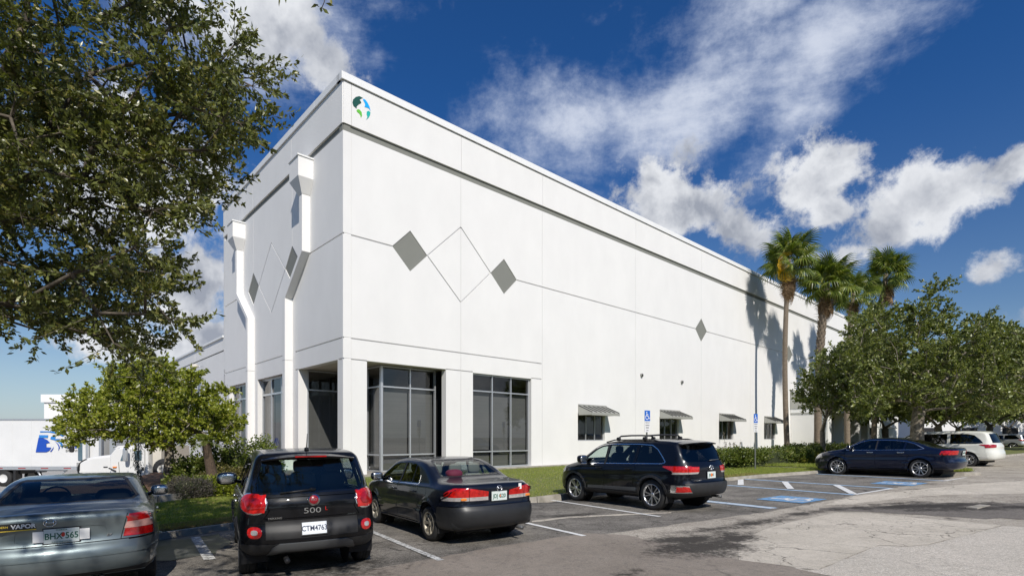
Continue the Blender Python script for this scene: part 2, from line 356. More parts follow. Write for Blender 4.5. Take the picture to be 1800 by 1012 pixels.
def inside(p, poly):
    x, y = p; c = False; n = len(poly); j = n-1
    for i in range(n):
        xi, yi = poly[i]; xj, yj = poly[j]
        if (yi > y) != (yj > y) and x < (xj-xi)*(y-yi)/(yj-yi)+xi: c = not c
        j = i
    return c
class Cutter:
    """a surface cut along drawn outlines into labelled pieces; every piece becomes a mesh of its own"""
    def __init__(s, P, N, F):
        s.P = [tuple(map(float, p)) for p in P]; s.N = [tuple(map(float, p)) for p in N]; s.F = [tuple(f) for f in F]; s.L = ['body']*len(F)
        s.C = [None]*len(F); s.CN = [None]*len(F)
        for i in range(len(F)): s._cn(i)
    def _cn(s, i):
        f = s.F[i]; n = len(f); s.C[i] = tuple(sum(s.P[v][k] for v in f)/n for k in range(3)); s.CN[i] = tuple(sum(s.N[v][k] for v in f)/n for k in range(3))
    def cut(s, view, poly, label, only=None, nmin=.35, xr=None, cond=None):
        A, B = {'L': (0, 2), 'R': (0, 2), 'B': (1, 2), 'F': (1, 2), 'T': (0, 1)}[view]
        C = np.array(s.C); N = np.array(s.CN)
        xs = [p[0] for p in poly]; ys = [p[1] for p in poly]; mg = .12
        k = (C[:, A] > min(xs)-mg-s.mg) & (C[:, A] < max(xs)+mg+s.mg) & (C[:, B] > min(ys)-mg-s.mg) & (C[:, B] < max(ys)+mg+s.mg)
        if view == 'L': k &= (N[:, 1] > nmin)
        elif view == 'R': k &= (N[:, 1] < -nmin)
        elif view == 'B': k &= (N[:, 0] < -nmin)
        elif view == 'F': k &= (N[:, 0] > nmin)
        elif view == 'T': k &= (N[:, 2] > nmin)
        if xr: k &= (C[:, 0] > xr[0]) & (C[:, 0] < xr[1])
        idx = [i for i in np.nonzero(k)[0] if s.L[i] != 'gone' and (only is None or s.L[i] in only)]
        n = len(poly); drop = []
        for i in idx:
            pcs = [s.F[i]]; ch = False
            for e in range(n):
                x0, y0 = poly[e]; x1, y1 = poly[(e+1) % n]; dx, dy = x1-x0, y1-y0; out = []
                for f in pcs:
                    D = [(s.P[v][A]-x0)*dy-(s.P[v][B]-y0)*dx for v in f]
                    if min(D) > -1e-7 or max(D) < 1e-7: out.append(f); continue
                    a, b = [], []; m = len(f)
                    for q in range(m):
                        v, w = f[q], f[(q+1) % m]; dv, dw = D[q], D[(q+1) % m]
                        if dv >= 0: a.append(v)
                        if dv <= 0: b.append(v)
                        if dv*dw < 0:
                            t = dv/(dv-dw); P0, P1, N0, N1 = s.P[v], s.P[w], s.N[v], s.N[w]
                            s.P.append(tuple(P0[c]+t*(P1[c]-P0[c]) for c in range(3))); nn = [N0[c]+t*(N1[c]-N0[c]) for c in range(3)]
                            l = math.sqrt(sum(c*c for c in nn)) or 1; s.N.append(tuple(c/l for c in nn)); z = len(s.P)-1; a.append(z); b.append(z)
                    ch = True
                    if len(a) > 2: out.append(tuple(a))
                    if len(b) > 2: out.append(tuple(b))
                pcs = out
            lab = s.L[i]; new = []
            for f in pcs:
                m = len(f); c = (sum(s.P[v][A] for v in f)/m, sum(s.P[v][B] for v in f)/m)
                new.append((f, label if inside(c, poly) else lab))
            if all(l == lab for _, l in new): continue          # nothing inside: leave the face whole
            drop.append(i)
            for f, l in new:
                s.F.append(f); s.L.append(l); s.C.append(None); s.CN.append(None); s._cn(len(s.F)-1)
        if drop:
            for i in drop: s.L[i] = 'gone'
            ks = [i for i in range(len(s.F)) if s.L[i] != 'gone']
            s.F = [s.F[i] for i in ks]; s.L = [s.L[i] for i in ks]; s.C = [s.C[i] for i in ks]; s.CN = [s.CN[i] for i in ks]
    mg = 0.0
    def strip(s, view, pts, w, label, **k):
        for (x0, y0), (x1, y1) in zip(pts[:-1], pts[1:]):
            l = math.hypot(x1-x0, y1-y0); ux, uy = (x1-x0)/l, (y1-y0)/l; e = w*.3; x0b, y0b, x1b, y1b = x0-ux*e, y0-uy*e, x1+ux*e, y1+uy*e
            nx, ny = -uy*w/2, ux*w/2
            s.cut(view, [(x0b-nx, y0b-ny), (x1b-nx, y1b-ny), (x1b+nx, y1b+ny), (x0b+nx, y0b+ny)], label, **k)
    def part(s, label, name, mat, push=0.0, skirt=0.0, parent=None, smooth=True, lab=None, fn=None, cond=None):
        ids = [i for i in range(len(s.F)) if s.L[i] == label and (cond is None or cond(s.C[i], s.CN[i]))]
        if not ids: return None
        mp = {}; V = []; Nn = []; F = []; ec = {}
        for i in ids:
            f = []
            for v in s.F[i]:
                key = (round(s.P[v][0], 5), round(s.P[v][1], 5), round(s.P[v][2], 5), round(s.N[v][0], 1), round(s.N[v][1], 1), round(s.N[v][2], 1))
                if key not in mp:
                    mp[key] = len(V); p, n = s.P[v], s.N[v]; V.append(tuple(p[c]+n[c]*push for c in range(3))); Nn.append(n)
                f.append(mp[key])
            f = [a for q, a in enumerate(f) if a != f[q-1]]
            if len(f) < 3: continue
            F.append(tuple(f))
            for q in range(len(f)): e = (f[q], f[(q+1) % len(f)]); ec[e] = 1
        if skirt:
            for a, b in [e for e in ec if (e[1], e[0]) not in ec]:
                pa, pb, na, nb = Vector(V[a]), Vector(V[b]), Vector(Nn[a]), Vector(Nn[b])
                q = [pa, pb, pb-nb*skirt, pa-na*skirt]; n = (q[2]-q[0]).cross(q[3]-q[1])
                if n.length < 1e-9: continue
                n = -n.normalized(); k = len(V); V += [tuple(x) for x in q]; Nn += [tuple(n)]*4; F.append((k+3, k+2, k+1, k))
        me = bpy.data.meshes.new(name); me.from_pydata(V, [], F); me.polygons.foreach_set('use_smooth', [True]*len(F)); me.update()
        if smooth: me.normals_split_custom_set_from_vertices(Nn)
        else: me.polygons.foreach_set('use_smooth', [False]*len(F))
        me.materials.append(mat); o = link(name, me, parent)
        if lab: o['label'] = lab
        return o

# ------------------------------------------------------------------ places
HD = math.radians(34); HV = Vector((-math.sin(HD), math.cos(HD), 0)); RV = Vector((math.cos(HD), math.sin(HD), 0))   # stall direction, row direction
def sm(x, a=0.0, b=1.0):
    t = min(1, max(0, (x-a)/(b-a))); return t*t*(3-2*t)
def hG(x, y):
    X = min(70, max(-40, x)); Y = min(80, max(-20, y)); rc = X*RV.x+Y*RV.y
    return .0159*X-.006*Y+.13*sm(rc, 12, 26)
def G(px, py, off=0.0):
    z = 0
    for _ in range(30):
        Y = FPX*(HC-z)/(py-HZ); X = (px-CX)/FPX*Y; z = hG(X, Y)+off
    return Vector((X, Y, z))
C0 = Vector(((603-CX)/FPX*20, 20, 0)); VF = Vector((.7354, .6776, 0)).normalized(); UL = Vector((-VF.y, VF.x, 0)); NF = -UL.copy(); NL = -VF.copy()
ZB = HC-67/FPX*20
def wt(px, back=0.0, base=None):       # distance along the front wall (or a plane `back` m behind it) seen at pixel column px
    O = C0-NF*back; r = (px-CX)/FPX; return (O.y*r-O.x)/(VF.x-VF.y*r)
def wz(px, py, back=0.0):
    t = wt(px, back); Y = (C0-NF*back+VF*t).y; return HC+(HZ-py)/FPX*Y
def ls(px, back=0.0):
    O = C0-NL*back; r = (px-CX)/FPX; return (O.y*r-O.x)/(UL.x-UL.y*r)
def lz(px, py, back=0.0):
    s_ = ls(px, back); Y = (C0-NL*back+UL*s_).y; return HC+(HZ-py)/FPX*Y
def FW(t, z, out=0.0): return C0+VF*t+NF*out+Vector((0, 0, z))
def LW(s_, z, out=0.0): return C0+UL*s_+NL*out+Vector((0, 0, z))

def spot(px, py, rl, rw, deg, k=1.0): p = G(px, py); return (p.x, p.y, rl, rw, math.radians(deg), k)
SPOTS = [spot(1232, 962, 1.1, .75, 20), spot(1205, 948, 1.3, .5, 15, .9), spot(1290, 945, .9, .6, 60, .9), spot(1250, 930, 1.5, .45, 20, .7), spot(1330, 918, 1.6, .4, 30, .75), spot(1410, 903, 2.0, .4, 34, .7), spot(1500, 893, 2.6, .45, 20, .6),
         spot(1640, 889, 3.5, .55, 5, .9), spot(1740, 893, 3.0, .6, 0, .8), spot(1560, 885, 3.0, .5, 10, .55), spot(1000, 905, 1.6, .5, 10, .6), spot(820, 940, 1.6, .7, 40, .7), spot(590, 1000, 2.0, 1.0, 30, .6), spot(330, 965, .9, .5, 40, .8), spot(1105, 1010, .6, .2, 10, .5), spot(1120, 1003, .3, .2, 30, .6)]
M['asph'] = asphalt('stall_asphalt', (.105, .096, .083), (.25, .23, .20), (.042, .040, .038), crack=.9, cscale=.6, speck=.75, stain=.6, spots=SPOTS)
M['aisle'] = asphalt('aisle_asphalt', (.225, .193, .158), (.29, .25, .208), (.14, .13, .118), crack=.3, cscale=.25, speck=.38, spots=SPOTS)
M['patch'] = asphalt('pale_pavement', (.49, .44, .36), (.60, .54, .45), (.35, .31, .25), crack=1.0, cscale=.8, speck=.40, stain=.2, spots=SPOTS)
M['worn'] = asphalt('worn_pavement', (.31, .275, .228), (.48, .43, .36), (.165, .145, .118), crack=.8, cscale=.6, speck=.6, stain=.7, spots=SPOTS)

# ================================================================== GROUND
def grid_sheet(name, xs, ys, zf, mat, kind='structure', lab=None):
    V = [(x, y, zf(x, y)) for y in ys for x in xs]; n = len(xs)
    F = [(j*n+i, j*n+i+1, (j+1)*n+i+1, (j+1)*n+i) for j in range(len(ys)-1) for i in range(n-1)]
    o = link(name, mesh_np(name, V, F, mat, True)); tag(o, lab, None, None, kind); return o
def sheet(name, poly, zf, mat, cell=1.0, parent=None, kind=None, jit=0.0, lab=None, skirt=0.0):
    """a ground sheet inside an outline (world xy), following the height function"""
    if jit:
        q = []
        for (x0, y0), (x1, y1) in zip(poly, poly[1:]+poly[:1]):
            l = math.hypot(x1-x0, y1-y0); n = max(1, min(60, int(l/.22))) if l < 14 else 1
            for k in range(n):
                t = k/n; j = jit if k else 0; q.append((x0+(x1-x0)*t+rnd.uniform(-j, j), y0+(y1-y0)*t+rnd.uniform(-j, j)))
        poly = q
    x0, x1 = min(p[0] for p in poly), max(p[0] for p in poly); y0, y1 = min(p[1] for p in poly), max(p[1] for p in poly)
    nx, ny = max(1, int(math.ceil((x1-x0)/cell))), max(1, int(math.ceil((y1-y0)/cell)))
    P = [(x0+(x1-x0)*i/nx, y0+(y1-y0)*j/ny, 0) for j in range(ny+1) for i in range(nx+1)]
    F = [(j*(nx+1)+i, j*(nx+1)+i+1, (j+1)*(nx+1)+i+1, (j+1)*(nx+1)+i) for j in range(ny) for i in range(nx)]
    c = Cutter(P, [(0, 0, 1)]*len(P), F); c.mg = cell; c.cut('T', poly, 'in')
    c.P = [(p[0], p[1], zf(p[0], p[1])) for p in c.P]
    o = c.part('in', name, mat, skirt=skirt, parent=parent, smooth=True)
    if kind: o['kind'] = kind
    if lab: o['label'] = lab
    return o
def g2(px, py): p = G(px, py); return (p.x, p.y)
lz_ = lambda off: (lambda x, y: hG(x, y)+off)
def span(a, b, s): 
    n = max(1, int(round((b-a)/s))); return [a+(b-a)*i/n for i in range(n+1)]
gb = grid_sheet('ground', span(-1500, -100, 200)+span(-60, 160, 20)+span(300, 2500, 300), span(-600, -60, 100)+span(-30, 270, 20)+span(400, 3500, 400), lambda x, y: -.5+min(0, hG(x, y))-(1.6 if x < -5 and y > 12 else 0), M['base'])
LEFTX = -11.0
def lot_z(x, y): return hG(x, y)
lot = grid_sheet('parking_lot', span(-30, 30, 1)+span(32, 160, 4), span(-25, 40, 1)+span(42, 260, 4), lambda x, y: hG(x, y)-(2.5 if (x*HV.x+y*HV.y > 12.6 and x < 6) or (x < -14 and y > 11) else 0), M['asph'])
E1 = G(775, 985); E2 = G(1027, 942)
n_end = (E1.dot(HV)+G(1502, 868.4).dot(HV)+E2.dot(HV))/3
def RN(r, n): p = RV*r+HV*n; return (p.x, p.y)        # row coordinate, depth coordinate
rE = E2.dot(RV)
# the road in front of the stalls, its patches and stains
sheet('road', [RN(-14, n_end+.0), RN(rE-3.5, n_end+.02), RN(rE, n_end), RN(12, n_end-.25), RN(18, n_end), RN(24, n_end+.0), RN(27, n_end+.5), RN(31, 12), RN(62, 12.5), RN(62, -6), (30, -18), (-14, -18)], lz_(.004), M['worn'], 1.0, kind='structure', jit=.05)
aisle = [RN(-14, n_end+.0), g2(700, 993), g2(855, 964), g2(1030, 937), g2(1100, 940), g2(1170, 955), g2(1236, 973), g2(1298, 983), g2(1392, 997), g2(1470, 1014), g2(1560, 1040), (5.2, 3), (6, -16), (-14, -16)]
sheet('aisle_pavement', aisle, lz_(.008), M['aisle'], 1.0, kind='structure', jit=.03)
pale = [g2(*p) for p in [(1299, 984), (1297, 953), (1345, 930), (1400, 915), (1470, 901), (1530, 902), (1620, 911), (1762, 923), (1632, 957), (1592, 960), (1545, 958), (1500, 975), (1440, 1000), (1420, 1003), (1392, 996)]]
sheet('pale_pavement_patch', pale, lz_(.0085), M['patch'], 1.0, kind='structure', jit=.015)
pale2 = [g2(*p) for p in [(1393, 997.6), (1441, 1001), (1501, 976), (1546, 959), (1592, 961), (1633, 958), (1763, 924), (1850, 930), (2100, 960)]]+[(9, 5), (7, 1), (5.3, 3), g2(1560, 1040), g2(1470, 1014)]
sheet('coarse_pavement', pale2, lz_(.0085), asphalt('coarse_pavement', (.49, .445, .375), (.56, .505, .43), (.38, .34, .285), speck=.75, sp2=60, crack=.25, cscale=.4, spots=SPOTS[-3:]), 1.0, kind='structure', jit=.02)
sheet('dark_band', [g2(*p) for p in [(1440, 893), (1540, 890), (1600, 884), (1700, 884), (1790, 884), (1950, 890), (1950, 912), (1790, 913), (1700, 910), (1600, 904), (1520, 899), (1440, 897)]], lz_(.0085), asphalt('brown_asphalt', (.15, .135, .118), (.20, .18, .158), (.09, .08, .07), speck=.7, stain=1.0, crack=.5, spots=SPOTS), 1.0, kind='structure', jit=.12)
sheet('light_patch', [g2(*p) for p in [(1445, 888), (1500, 872), (1600, 862), (1710, 850), (1800, 845), (1900, 850), (1850, 866), (1700, 869), (1600, 873), (1540, 881), (1500, 886)]], lz_(.0082), M['patch'], 1.0, kind='structure', jit=.06)
sheet('stall_stain', [g2(*p) for p in [(268, 950), (330, 945), (385, 938), (405, 955), (380, 972), (300, 985), (262, 985)]], lz_(.006), pm('mossy_wet_asphalt', (.045, .05, .028), .35, col2=(.10, .10, .095), vscale=2.2, coords='World', bump=.3), .5, kind='structure', jit=.06)
sheet('pavement_joint', [g2(*p) for p in [(935, 915), (1000, 907.5), (1100, 903), (1180, 900), (1180, 901.4), (1100, 905), (1000, 910), (935, 917.5)]], lz_(.006), M['patch'], .5, kind='structure', jit=.03)
# --- painted markings
def mark(name, a, b, w, mat, label, group, cell=.6, off=.012, cat='road marking'):
    a, b = Vector(a), Vector(b); d = (b-a).normalized(); p = Vector((-d.y, d.x))*w/2
    o = sheet(name, [tuple(a-p), tuple(b-p), tuple(b+p), tuple(a+p)], lz_(off), mat, cell); tag(o, label, None, group, 'structure'); return o
def back(a, b, l): a, b = Vector(a), Vector(b); return tuple(b+(a-b).normalized()*l)
K = 4.2
for i, (a, b, l) in enumerate([((343, 944), (369, 984), 3.1), ((660, 937), (775, 985), 4.4), ((920, 918), (1027, 942), 4.4), ((970, 879), (1160, 908), 4.5)]):
    A, B = Vector(g2(*a)), Vector(g2(*b)); d = (A-B).normalized()
    if i in (1, 2): A = B+d*4.3
    mark('stall_line', A, B, .11 if i else .16, M['line_w'] if i < 2 else M['line_w2'], ['worn white stall line between the grey coupe and the black hatchback', 'white stall line between the black hatchback and the black sedan', 'white stall line running out from under the black sedan', 'white stall line running beside the black suv'][i], 'painted white stall lines')
def pxmark(name, a, b, w, mat, label, group='blue and white lines of the accessible stalls', off=.012): return mark(name, g2(*a), g2(*b), w, mat, label, group, off=off)
pxmark('stall_line', (1225, 879), (1361, 893.5), .30, M['line_lb'], 'worn blue double stall line behind the black suv')
pxmark('stall_line', (1225, 879.3), (1361, 893.8), .09, M['line_w2'], 'white stripe along the worn blue stall line behind the suv', off=.016)
pxmark('stall_line', (1279, 852.8), (1501, 869.6), .16, M['line_lb'], 'pale blue line along the near side of the hatched access aisle')
pxmark('stall_line', (1288, 840.5), (1568.7, 858.4), .16, M['line_lb'], 'pale blue line along the far side of the hatched access aisle')
pxmark('stall_line', (1434.5, 832.6), (1660, 845), .14, M['line_lb'], 'pale blue stall line in front of the dark blue sedan')
pxmark('stall_line', (1502.5, 869), (1568.7, 858.2), .12, M['line_w2'], 'white line closing the end of the hatched access aisle')
pxmark('stall_line', (1660, 845), (1698, 839), .10, M['line_w2'], 'short white line behind the tail of the dark blue sedan')
for a, b, l in (((1302, 842.5), (1302, 852.5), 'shortest white bar of the hatched access aisle nearest the lawn'), ((1379, 846.5), (1390, 859.2), 'middle white bar across the hatched access aisle'), ((1470, 852.6), (1500, 868), 'long slanting white bar at the road end of the access aisle')):
    pxmark('hatch_bar', a, b, .20, M['line_w2'], l, off=.016)
# --- wheelchair symbol (unit square) used on the pavement and on the signs
def wheelchair_polys(w=.09):
    P = []
    def circ(cx, cy, r, n=14): return [(cx+r*math.cos(2*math.pi*k/n), cy+r*math.sin(2*math.pi*k/n)) for k in range(n)]
    def seg(a, b, w_=w):
        d = Vector((b[0]-a[0], b[1]-a[1])).normalized(); p = Vector((-d.y, d.x))*w_/2; e = d*w_*.35
        a, b = Vector(a)-e, Vector(b)+e; return [tuple(a-p), tuple(b-p), tuple(b+p), tuple(a+p)]
    P.append(circ(.40, .88, .085)); P.append(seg((.40, .74), (.44, .46), w*1.2)); P.append(seg((.42, .64), (.62, .64))); P.append(seg((.45, .46), (.66, .46)))
    P.append(seg((.66, .46), (.78, .18))); P.append(seg((.78, .18), (.90, .23)))
    c = (.45, .32); a0, a1, n, r0, r1 = math.radians(112), math.radians(345), 14, .205, .285
    for k in range(n):
        t0, t1 = a0+(a1-a0)*k/n, a0+(a1-a0)*(k+1)/n
        P.append([(c[0]+r0*math.cos(t0), c[1]+r0*math.sin(t0)), (c[0]+r0*math.cos(t1), c[1]+r0*math.sin(t1)), (c[0]+r1*math.cos(t1), c[1]+r1*math.sin(t1)), (c[0]+r1*math.cos(t0), c[1]+r1*math.sin(t0))])
    return P
for i, q in enumerate([[(1333, 877), (1407, 886.5), (1448, 877.5), (1378, 870)], [(1531.7, 849.6), (1616, 854.4), (1629, 849.2), (1547, 845)]]):
    W4 = [Vector(g2(*p)) for p in q]; cxy = sum(W4, Vector((0, 0)))/4; s = .64 if i == 0 else .62
    r2 = Vector((RV.x, RV.y)); h2 = Vector((HV.x, HV.y))
    root = thing('accessible_parking_symbol', ['blue pavement square with white wheelchair symbol, the nearer one behind the suv', 'blue pavement square with white wheelchair symbol, the farther one beside the dark blue sedan'][i], 'road marking', (0, 0, 0), 0, 'accessible parking symbols on the pavement')
    root['kind'] = 'structure'
    sheet('blue_square', [tuple(cxy+r2*a*s+h2*b*s) for a, b in ((-1, -1), (1, -1), (1, 1), (-1, 1))], lz_(.014), M['line_b'], .5, parent=root)
    mb = MB()
    for poly in wheelchair_polys(.10):
        V = [cxy+r2*(x-.52)*s*1.75+h2*(y-.52)*s*1.75 for x, y in poly]; mb.add([(v.x, v.y, hG(v.x, v.y)+.019) for v in V], [tuple(range(len(V)))])
    mb.build('wheelchair_symbol', M['line_w2'], root)

# --- lawn, kerb, walkway slab, beds
KP = [(-14.0, 3.2)]+[g2(*p) for p in [(215, 957), (290, 945), (400, 929), (520, 913), (660, 899.5), (870, 886), (940, 880), (985, 874.5), (1200, 852), (1337, 838.5), (1431, 831.8), (1478, 829.5)]]
kp_end = Vector(KP[-1]); KP += [tuple(kp_end+Vector((RV.x, RV.y))*d) for d in (3, 8, 20, 40, 60)]
def segdist(x, y):
    best = 9e9
    for (x0, y0), (x1, y1) in zip(KP[:-1], KP[1:]):
        dx, dy = x1-x0, y1-y0; t = min(1, max(0, ((x-x0)*dx+(y-y0)*dy)/(dx*dx+dy*dy))); best = min(best, (x0+dx*t-x)**2+(y0+dy*t-y)**2)
    return math.sqrt(best)
def lawn_z(x, y):
    d = segdist(x, y); b = hG(x, y)+.13; dw = (Vector((x, y, 0))-C0).dot(NF)
    k = sm(d, 0, 4.0) if d+max(dw, 0) > 0 else 1
    zt = max(ZB-.06, b) if x > 25 else ZB-.06
    if x < -6: zt = .06
    return b+(zt-b)*k
def side_of_wall(x, y): return (Vector((x, y, 0))-C0).dot(NF)
WEND = C0+VF*100
lawn_poly = KP[:]+[tuple((WEND+NF*2)[:2]), tuple((C0+VF*60-NF*.4)[:2]), tuple((C0-NF*.4+VF*.5)[:2]), tuple((C0+UL*1.0+NL*.6)[:2]), (-8.25, 17.5), (-8.5, 16.5), (-9.07, 13.9), (-11, 10.5), (-15, 7.5)]
sheet('lawn', lawn_poly, lawn_z, M['soil'], .9, kind='structure', skirt=.12)
mb = MB(); KB = []
for (x0, y0), (x1, y1) in zip(KP[:-1], KP[1:]):
    L_ = math.hypot(x1-x0, y1-y0); n = max(1, int(L_/3.0)); d = Vector((x1-x0, y1-y0)).normalized(); nn = Vector((d.y, -d.x))
    for k in range(n):
        a = Vector((x0, y0))+d*(L_*k/n+.006); b = Vector((x0, y0))+d*(L_*(k+1)/n-.006); KB.append((a, b, nn))
kerb = thing('kerb', 'low concrete kerb along the front edge of the lawn', 'kerb'); kerb['kind'] = 'structure'
for a, b, nn in KB:
    V = []
    for z0 in (-.12, 0):
        for p in (a, b):
            for o_ in (.15, 0): q = p+nn*(o_-.02) if z0 < 0 else p+nn*(o_-.02 if o_ == 0 else .10); V.append((q.x, q.y, hG(q.x, q.y)+(.125 if z0 == 0 else -.1)))
    MB().hexa([V[0], V[2], V[1], V[3], V[4], V[6], V[5], V[7]]).build('kerb_stone', M['concrete'], kerb)
# island between the stalls
tip = G(1738, 833); ri, ni = tip.dot(RV), tip.dot(HV)
isl = [RN(ri-1.9, ni+.9), RN(ri-1.6, ni+.3), RN(ri-.9, ni), RN(ri-.3, ni+.3), RN(ri, ni+.9), RN(ri+.1, ni+9), RN(ri-2.0, ni+9)]
sheet('island_kerb', isl, lambda x, y: hG(x, y)+.13, M['concrete'], 1.0, kind='structure', skirt=.25)
ccx = sum(p[0] for p in isl)/7; ccy = sum(p[1] for p in isl)/7
isl_in = [RN(ri-1.72, ni+1.0), RN(ri-1.5, ni+.5), RN(ri-.9, ni+.2), RN(ri-.4, ni+.5), RN(ri-.16, ni+1), RN(ri-.08, ni+8.8), RN(ri-1.82, ni+8.8)]
sheet('island_lawn', isl_in, lambda x, y: hG(x, y)+.16, M['soil'], 1.0, kind='structure')
# walkway slab in front of the planting bed
slab = [(-11.4, 8.9), (-10.6, 10.7), (-9.12, 13.85), (-8.55, 16.5), (-7.2, 18.3), (-6.6, 19.2), (-7.4, 20.4), (-8.6, 19.3), (-9.75, 17.0), (-10.35, 14.3), (-11.7, 11.4), (-12.6, 9.4)]
slabr = thing('walkway_slab', 'thick concrete walkway slab edging the lawn behind the grey coupe and the hatchback', 'walkway'); slabr['kind'] = 'structure'
ns = 5
for k in range(ns):
    a, b = [Vector(slab[k]), Vector(slab[11-k])], [Vector(slab[k+1]), Vector(slab[10-k])]
    e = .012; p = [a[0].lerp(b[0], e), b[0].lerp(a[0], e), b[1].lerp(a[1], e), a[1].lerp(b[1], e)]
    MB().prism([(q.x, q.y, -.4) for q in p], (0, 0, .63)).build('concrete_panel', M['concrete'], slabr)
bed = [(-12.6, 9.4), (-11.7, 11.4), (-10.35, 14.3), (-9.75, 17.0), (-8.6, 19.3), (-7.4, 20.4), (-16.6, 33), (-19.5, 32), (-14.6, 20.5), (-14.2, 17), (-14, 13)]
def bed_z(x, y): return .17+.02*math.sin(x*3)+.02*math.sin(y*2.3+1)
sheet('planting_bed', bed, bed_z, M['mulch'], .5, kind='structure', skirt=.8, jit=.04)
def yard_z(x, y): return -.1-.062*min(26, max(0, y-14))
grid_sheet('truck_yard', [-160, -120, -80]+span(-60, -11, 3.5), span(8, 50, 2)+[60, 80, 120, 160, 220], lambda x, y: yard_z(x, y)-(1.5 if False else 0), M['yard'])
# concrete base strip and porch slab of the building
ap = []
mb = MB(); mb.hexa([tuple(FW(t, z, o)) for z in (-.6, ZB-.005) for o in (.30, -.25) for t in (4.7, 80)]); base = mb.build('base_strip', M['concrete']); tag(base, 'concrete base strip along the foot of the white warehouse wall', 'kerb', None, 'structure')
mb = MB(); mb.prism([tuple(FW(4.69, -.6, .30)), tuple(FW(4.69, -.6, -1.0)), tuple(FW(1.6, -.6, -6)), tuple(LW(9, -.6, -1)), tuple(LW(9, -.6, .3)), tuple(FW(-.5, -.6, .55)), ], (0, 0, ZB+.6-.004)); tag(mb.build('porch_slab', M['concrete']), 'concrete porch slab under the open corner of the warehouse', 'slab', None, 'structure')

# ================================================================== WAREHOUSE
BLD = thing('warehouse_building', 'large white tilt-up warehouse with grey diamonds and a recessed glazed corner', 'building')
Z_TOP, Z_CAP, Z_FR, Z_FRB, Z_MID, Z_LOW, Z_LOW2 = 15.32, 15.05, 13.47, 13.20, 9.364, 5.472, 4.687
SK = .045                                             # depth of the reveals
def plane_panel(kind, a0, a1, z0, z1, cuts, name='wall_panel', holes=(), sk=SK, out=0.0, depth=0.28, mat=None, label=None, joint=.007):
    """one tilt-up panel: its face is cut by reveals (recessed), its body carries the openings"""
    P3 = FW if kind == 'F' else LW; a0 += joint; a1 -= joint
    for layer in (0, 1):
        nx, nz = max(1, int((a1-a0)/1.5)), max(1, int((z1-z0)/1.5))
        P = [(a0+(a1-a0)*i/nx, z0+(z1-z0)*j/nz, 0) for j in range(nz+1) for i in range(nx+1)]
        F = [(j*(nx+1)+i, j*(nx+1)+i+1, (j+1)*(nx+1)+i+1, (j+1)*(nx+1)+i) for j in range(nz) for i in range(nx)]
        c = Cutter(P, [(0, 0, 1)]*len(P), F); c.mg = 1.5; n = NF if kind == 'F' else NL
        for h in holes: c.cut('T', [(h[0], h[2]), (h[1], h[2]), (h[1], h[3]), (h[0], h[3])], 'hole')
        if layer == 0:
            for q in cuts: c.cut('T', q, 'hole')
        o_ = out if layer == 0 else out-sk; c.P = [tuple(P3(p[0], p[1], o_)) for p in c.P]; c.N = [tuple(n)]*len(c.P)
        if kind == 'L': c.F = [f[::-1] for f in c.F]
        if layer == 0: r = c.part('body', name, mat or M['white'], skirt=sk, parent=BLD, smooth=False, lab=label)
        else: b = c.part('body', 'panel_core', mat or M['white'], skirt=depth, parent=r, smooth=False)
    return r
def hs(a0, a1, z, w=.055): return [(a0, z-w/2), (a1, z-w/2), (a1, z+w/2), (a0, z+w/2)]
def line(a, b, w=.05):
    d = (Vector(b)-Vector(a)).normalized(); p = Vector((-d.y, d.x))*w/2; a, b = Vector(a), Vector(b); return [tuple(a-p), tuple(b-p), tuple(b+p), tuple(a+p)]
def dia(cx_, cz_, r, rz=None): rz = rz or r; return [(cx_-r, cz_), (cx_, cz_-rz), (cx_+r, cz_), (cx_, cz_+rz)]
JF = [0, .32, 5.49, 10.65, 18.81, 26.9, 35.0, 43.1, 51.2, 59.3, 67.4, 75.5, 83.6]
D1, D2, D3, RD = 2.90, 8.05, [26.9, 43.1, 59.3, 75.5], .835
WIN = [13.42+8.07*k for k in range(4)]
CUT_F = [hs(-1, D1-RD, Z_MID), hs(D2+RD, 90, Z_MID), hs(-1, 10.65-.05, Z_LOW), hs(-1, .97, Z_LOW2), hs(4.69, 6.17, Z_LOW2), hs(9.87, 10.6, Z_LOW2),
         line((D1+RD, Z_MID), (5.49, Z_MID+1.66)), line((5.49, Z_MID+1.66), (D2-RD, Z_MID)), line((D1+RD, Z_MID), (5.49, Z_MID-1.66)), line((5.49, Z_MID-1.66), (D2-RD, Z_MID)), dia(D1, Z_MID, RD), dia(D2, Z_MID, RD)]
CUT_F += [dia(x, Z_MID, RD) for x in D3]
for a0, a1 in zip(JF[:-1], JF[1:]):
    z0 = -.3
    holes = [(w, w+2.36, ZB+1.23, ZB+2.75) for w in WIN if a0 <= w < a1]
    if a1 <= 4.7 and a0 == 0: holes = []
    if a0 == .32: holes = [(.97, 4.69, -.5, Z_LOW2)]
    if a0 == 5.49: holes = [(6.17, 9.87, .33, Z_LOW2-.035)]
    if a0 == 43.1: holes = [(43.9, 47.6, -.5, 3.9)]
    dd = .28
    plane_panel('F', a0, a1, z0, Z_FRB, [c_ for c_ in CUT_F if max(p[0] for p in c_) > a0 and min(p[0] for p in c_) < a1], holes=holes, depth=dd if a0 > .1 else .05)
    g = .008
    MB().hexa([tuple(FW(t, z, o)) for z in (Z_FRB+.002, Z_FR-.002) for o in (-SK+.004, -.3) for t in (a0, a1)]).build('reveal_band', M['grey_paint'], BLD)
    MB().hexa([tuple(FW(t, z, o)) for z in (Z_FR, Z_CAP-.03) for o in (.035, -.3) for t in (a0+g, a1-g)]).build('frieze_panel', M['white'], BLD)
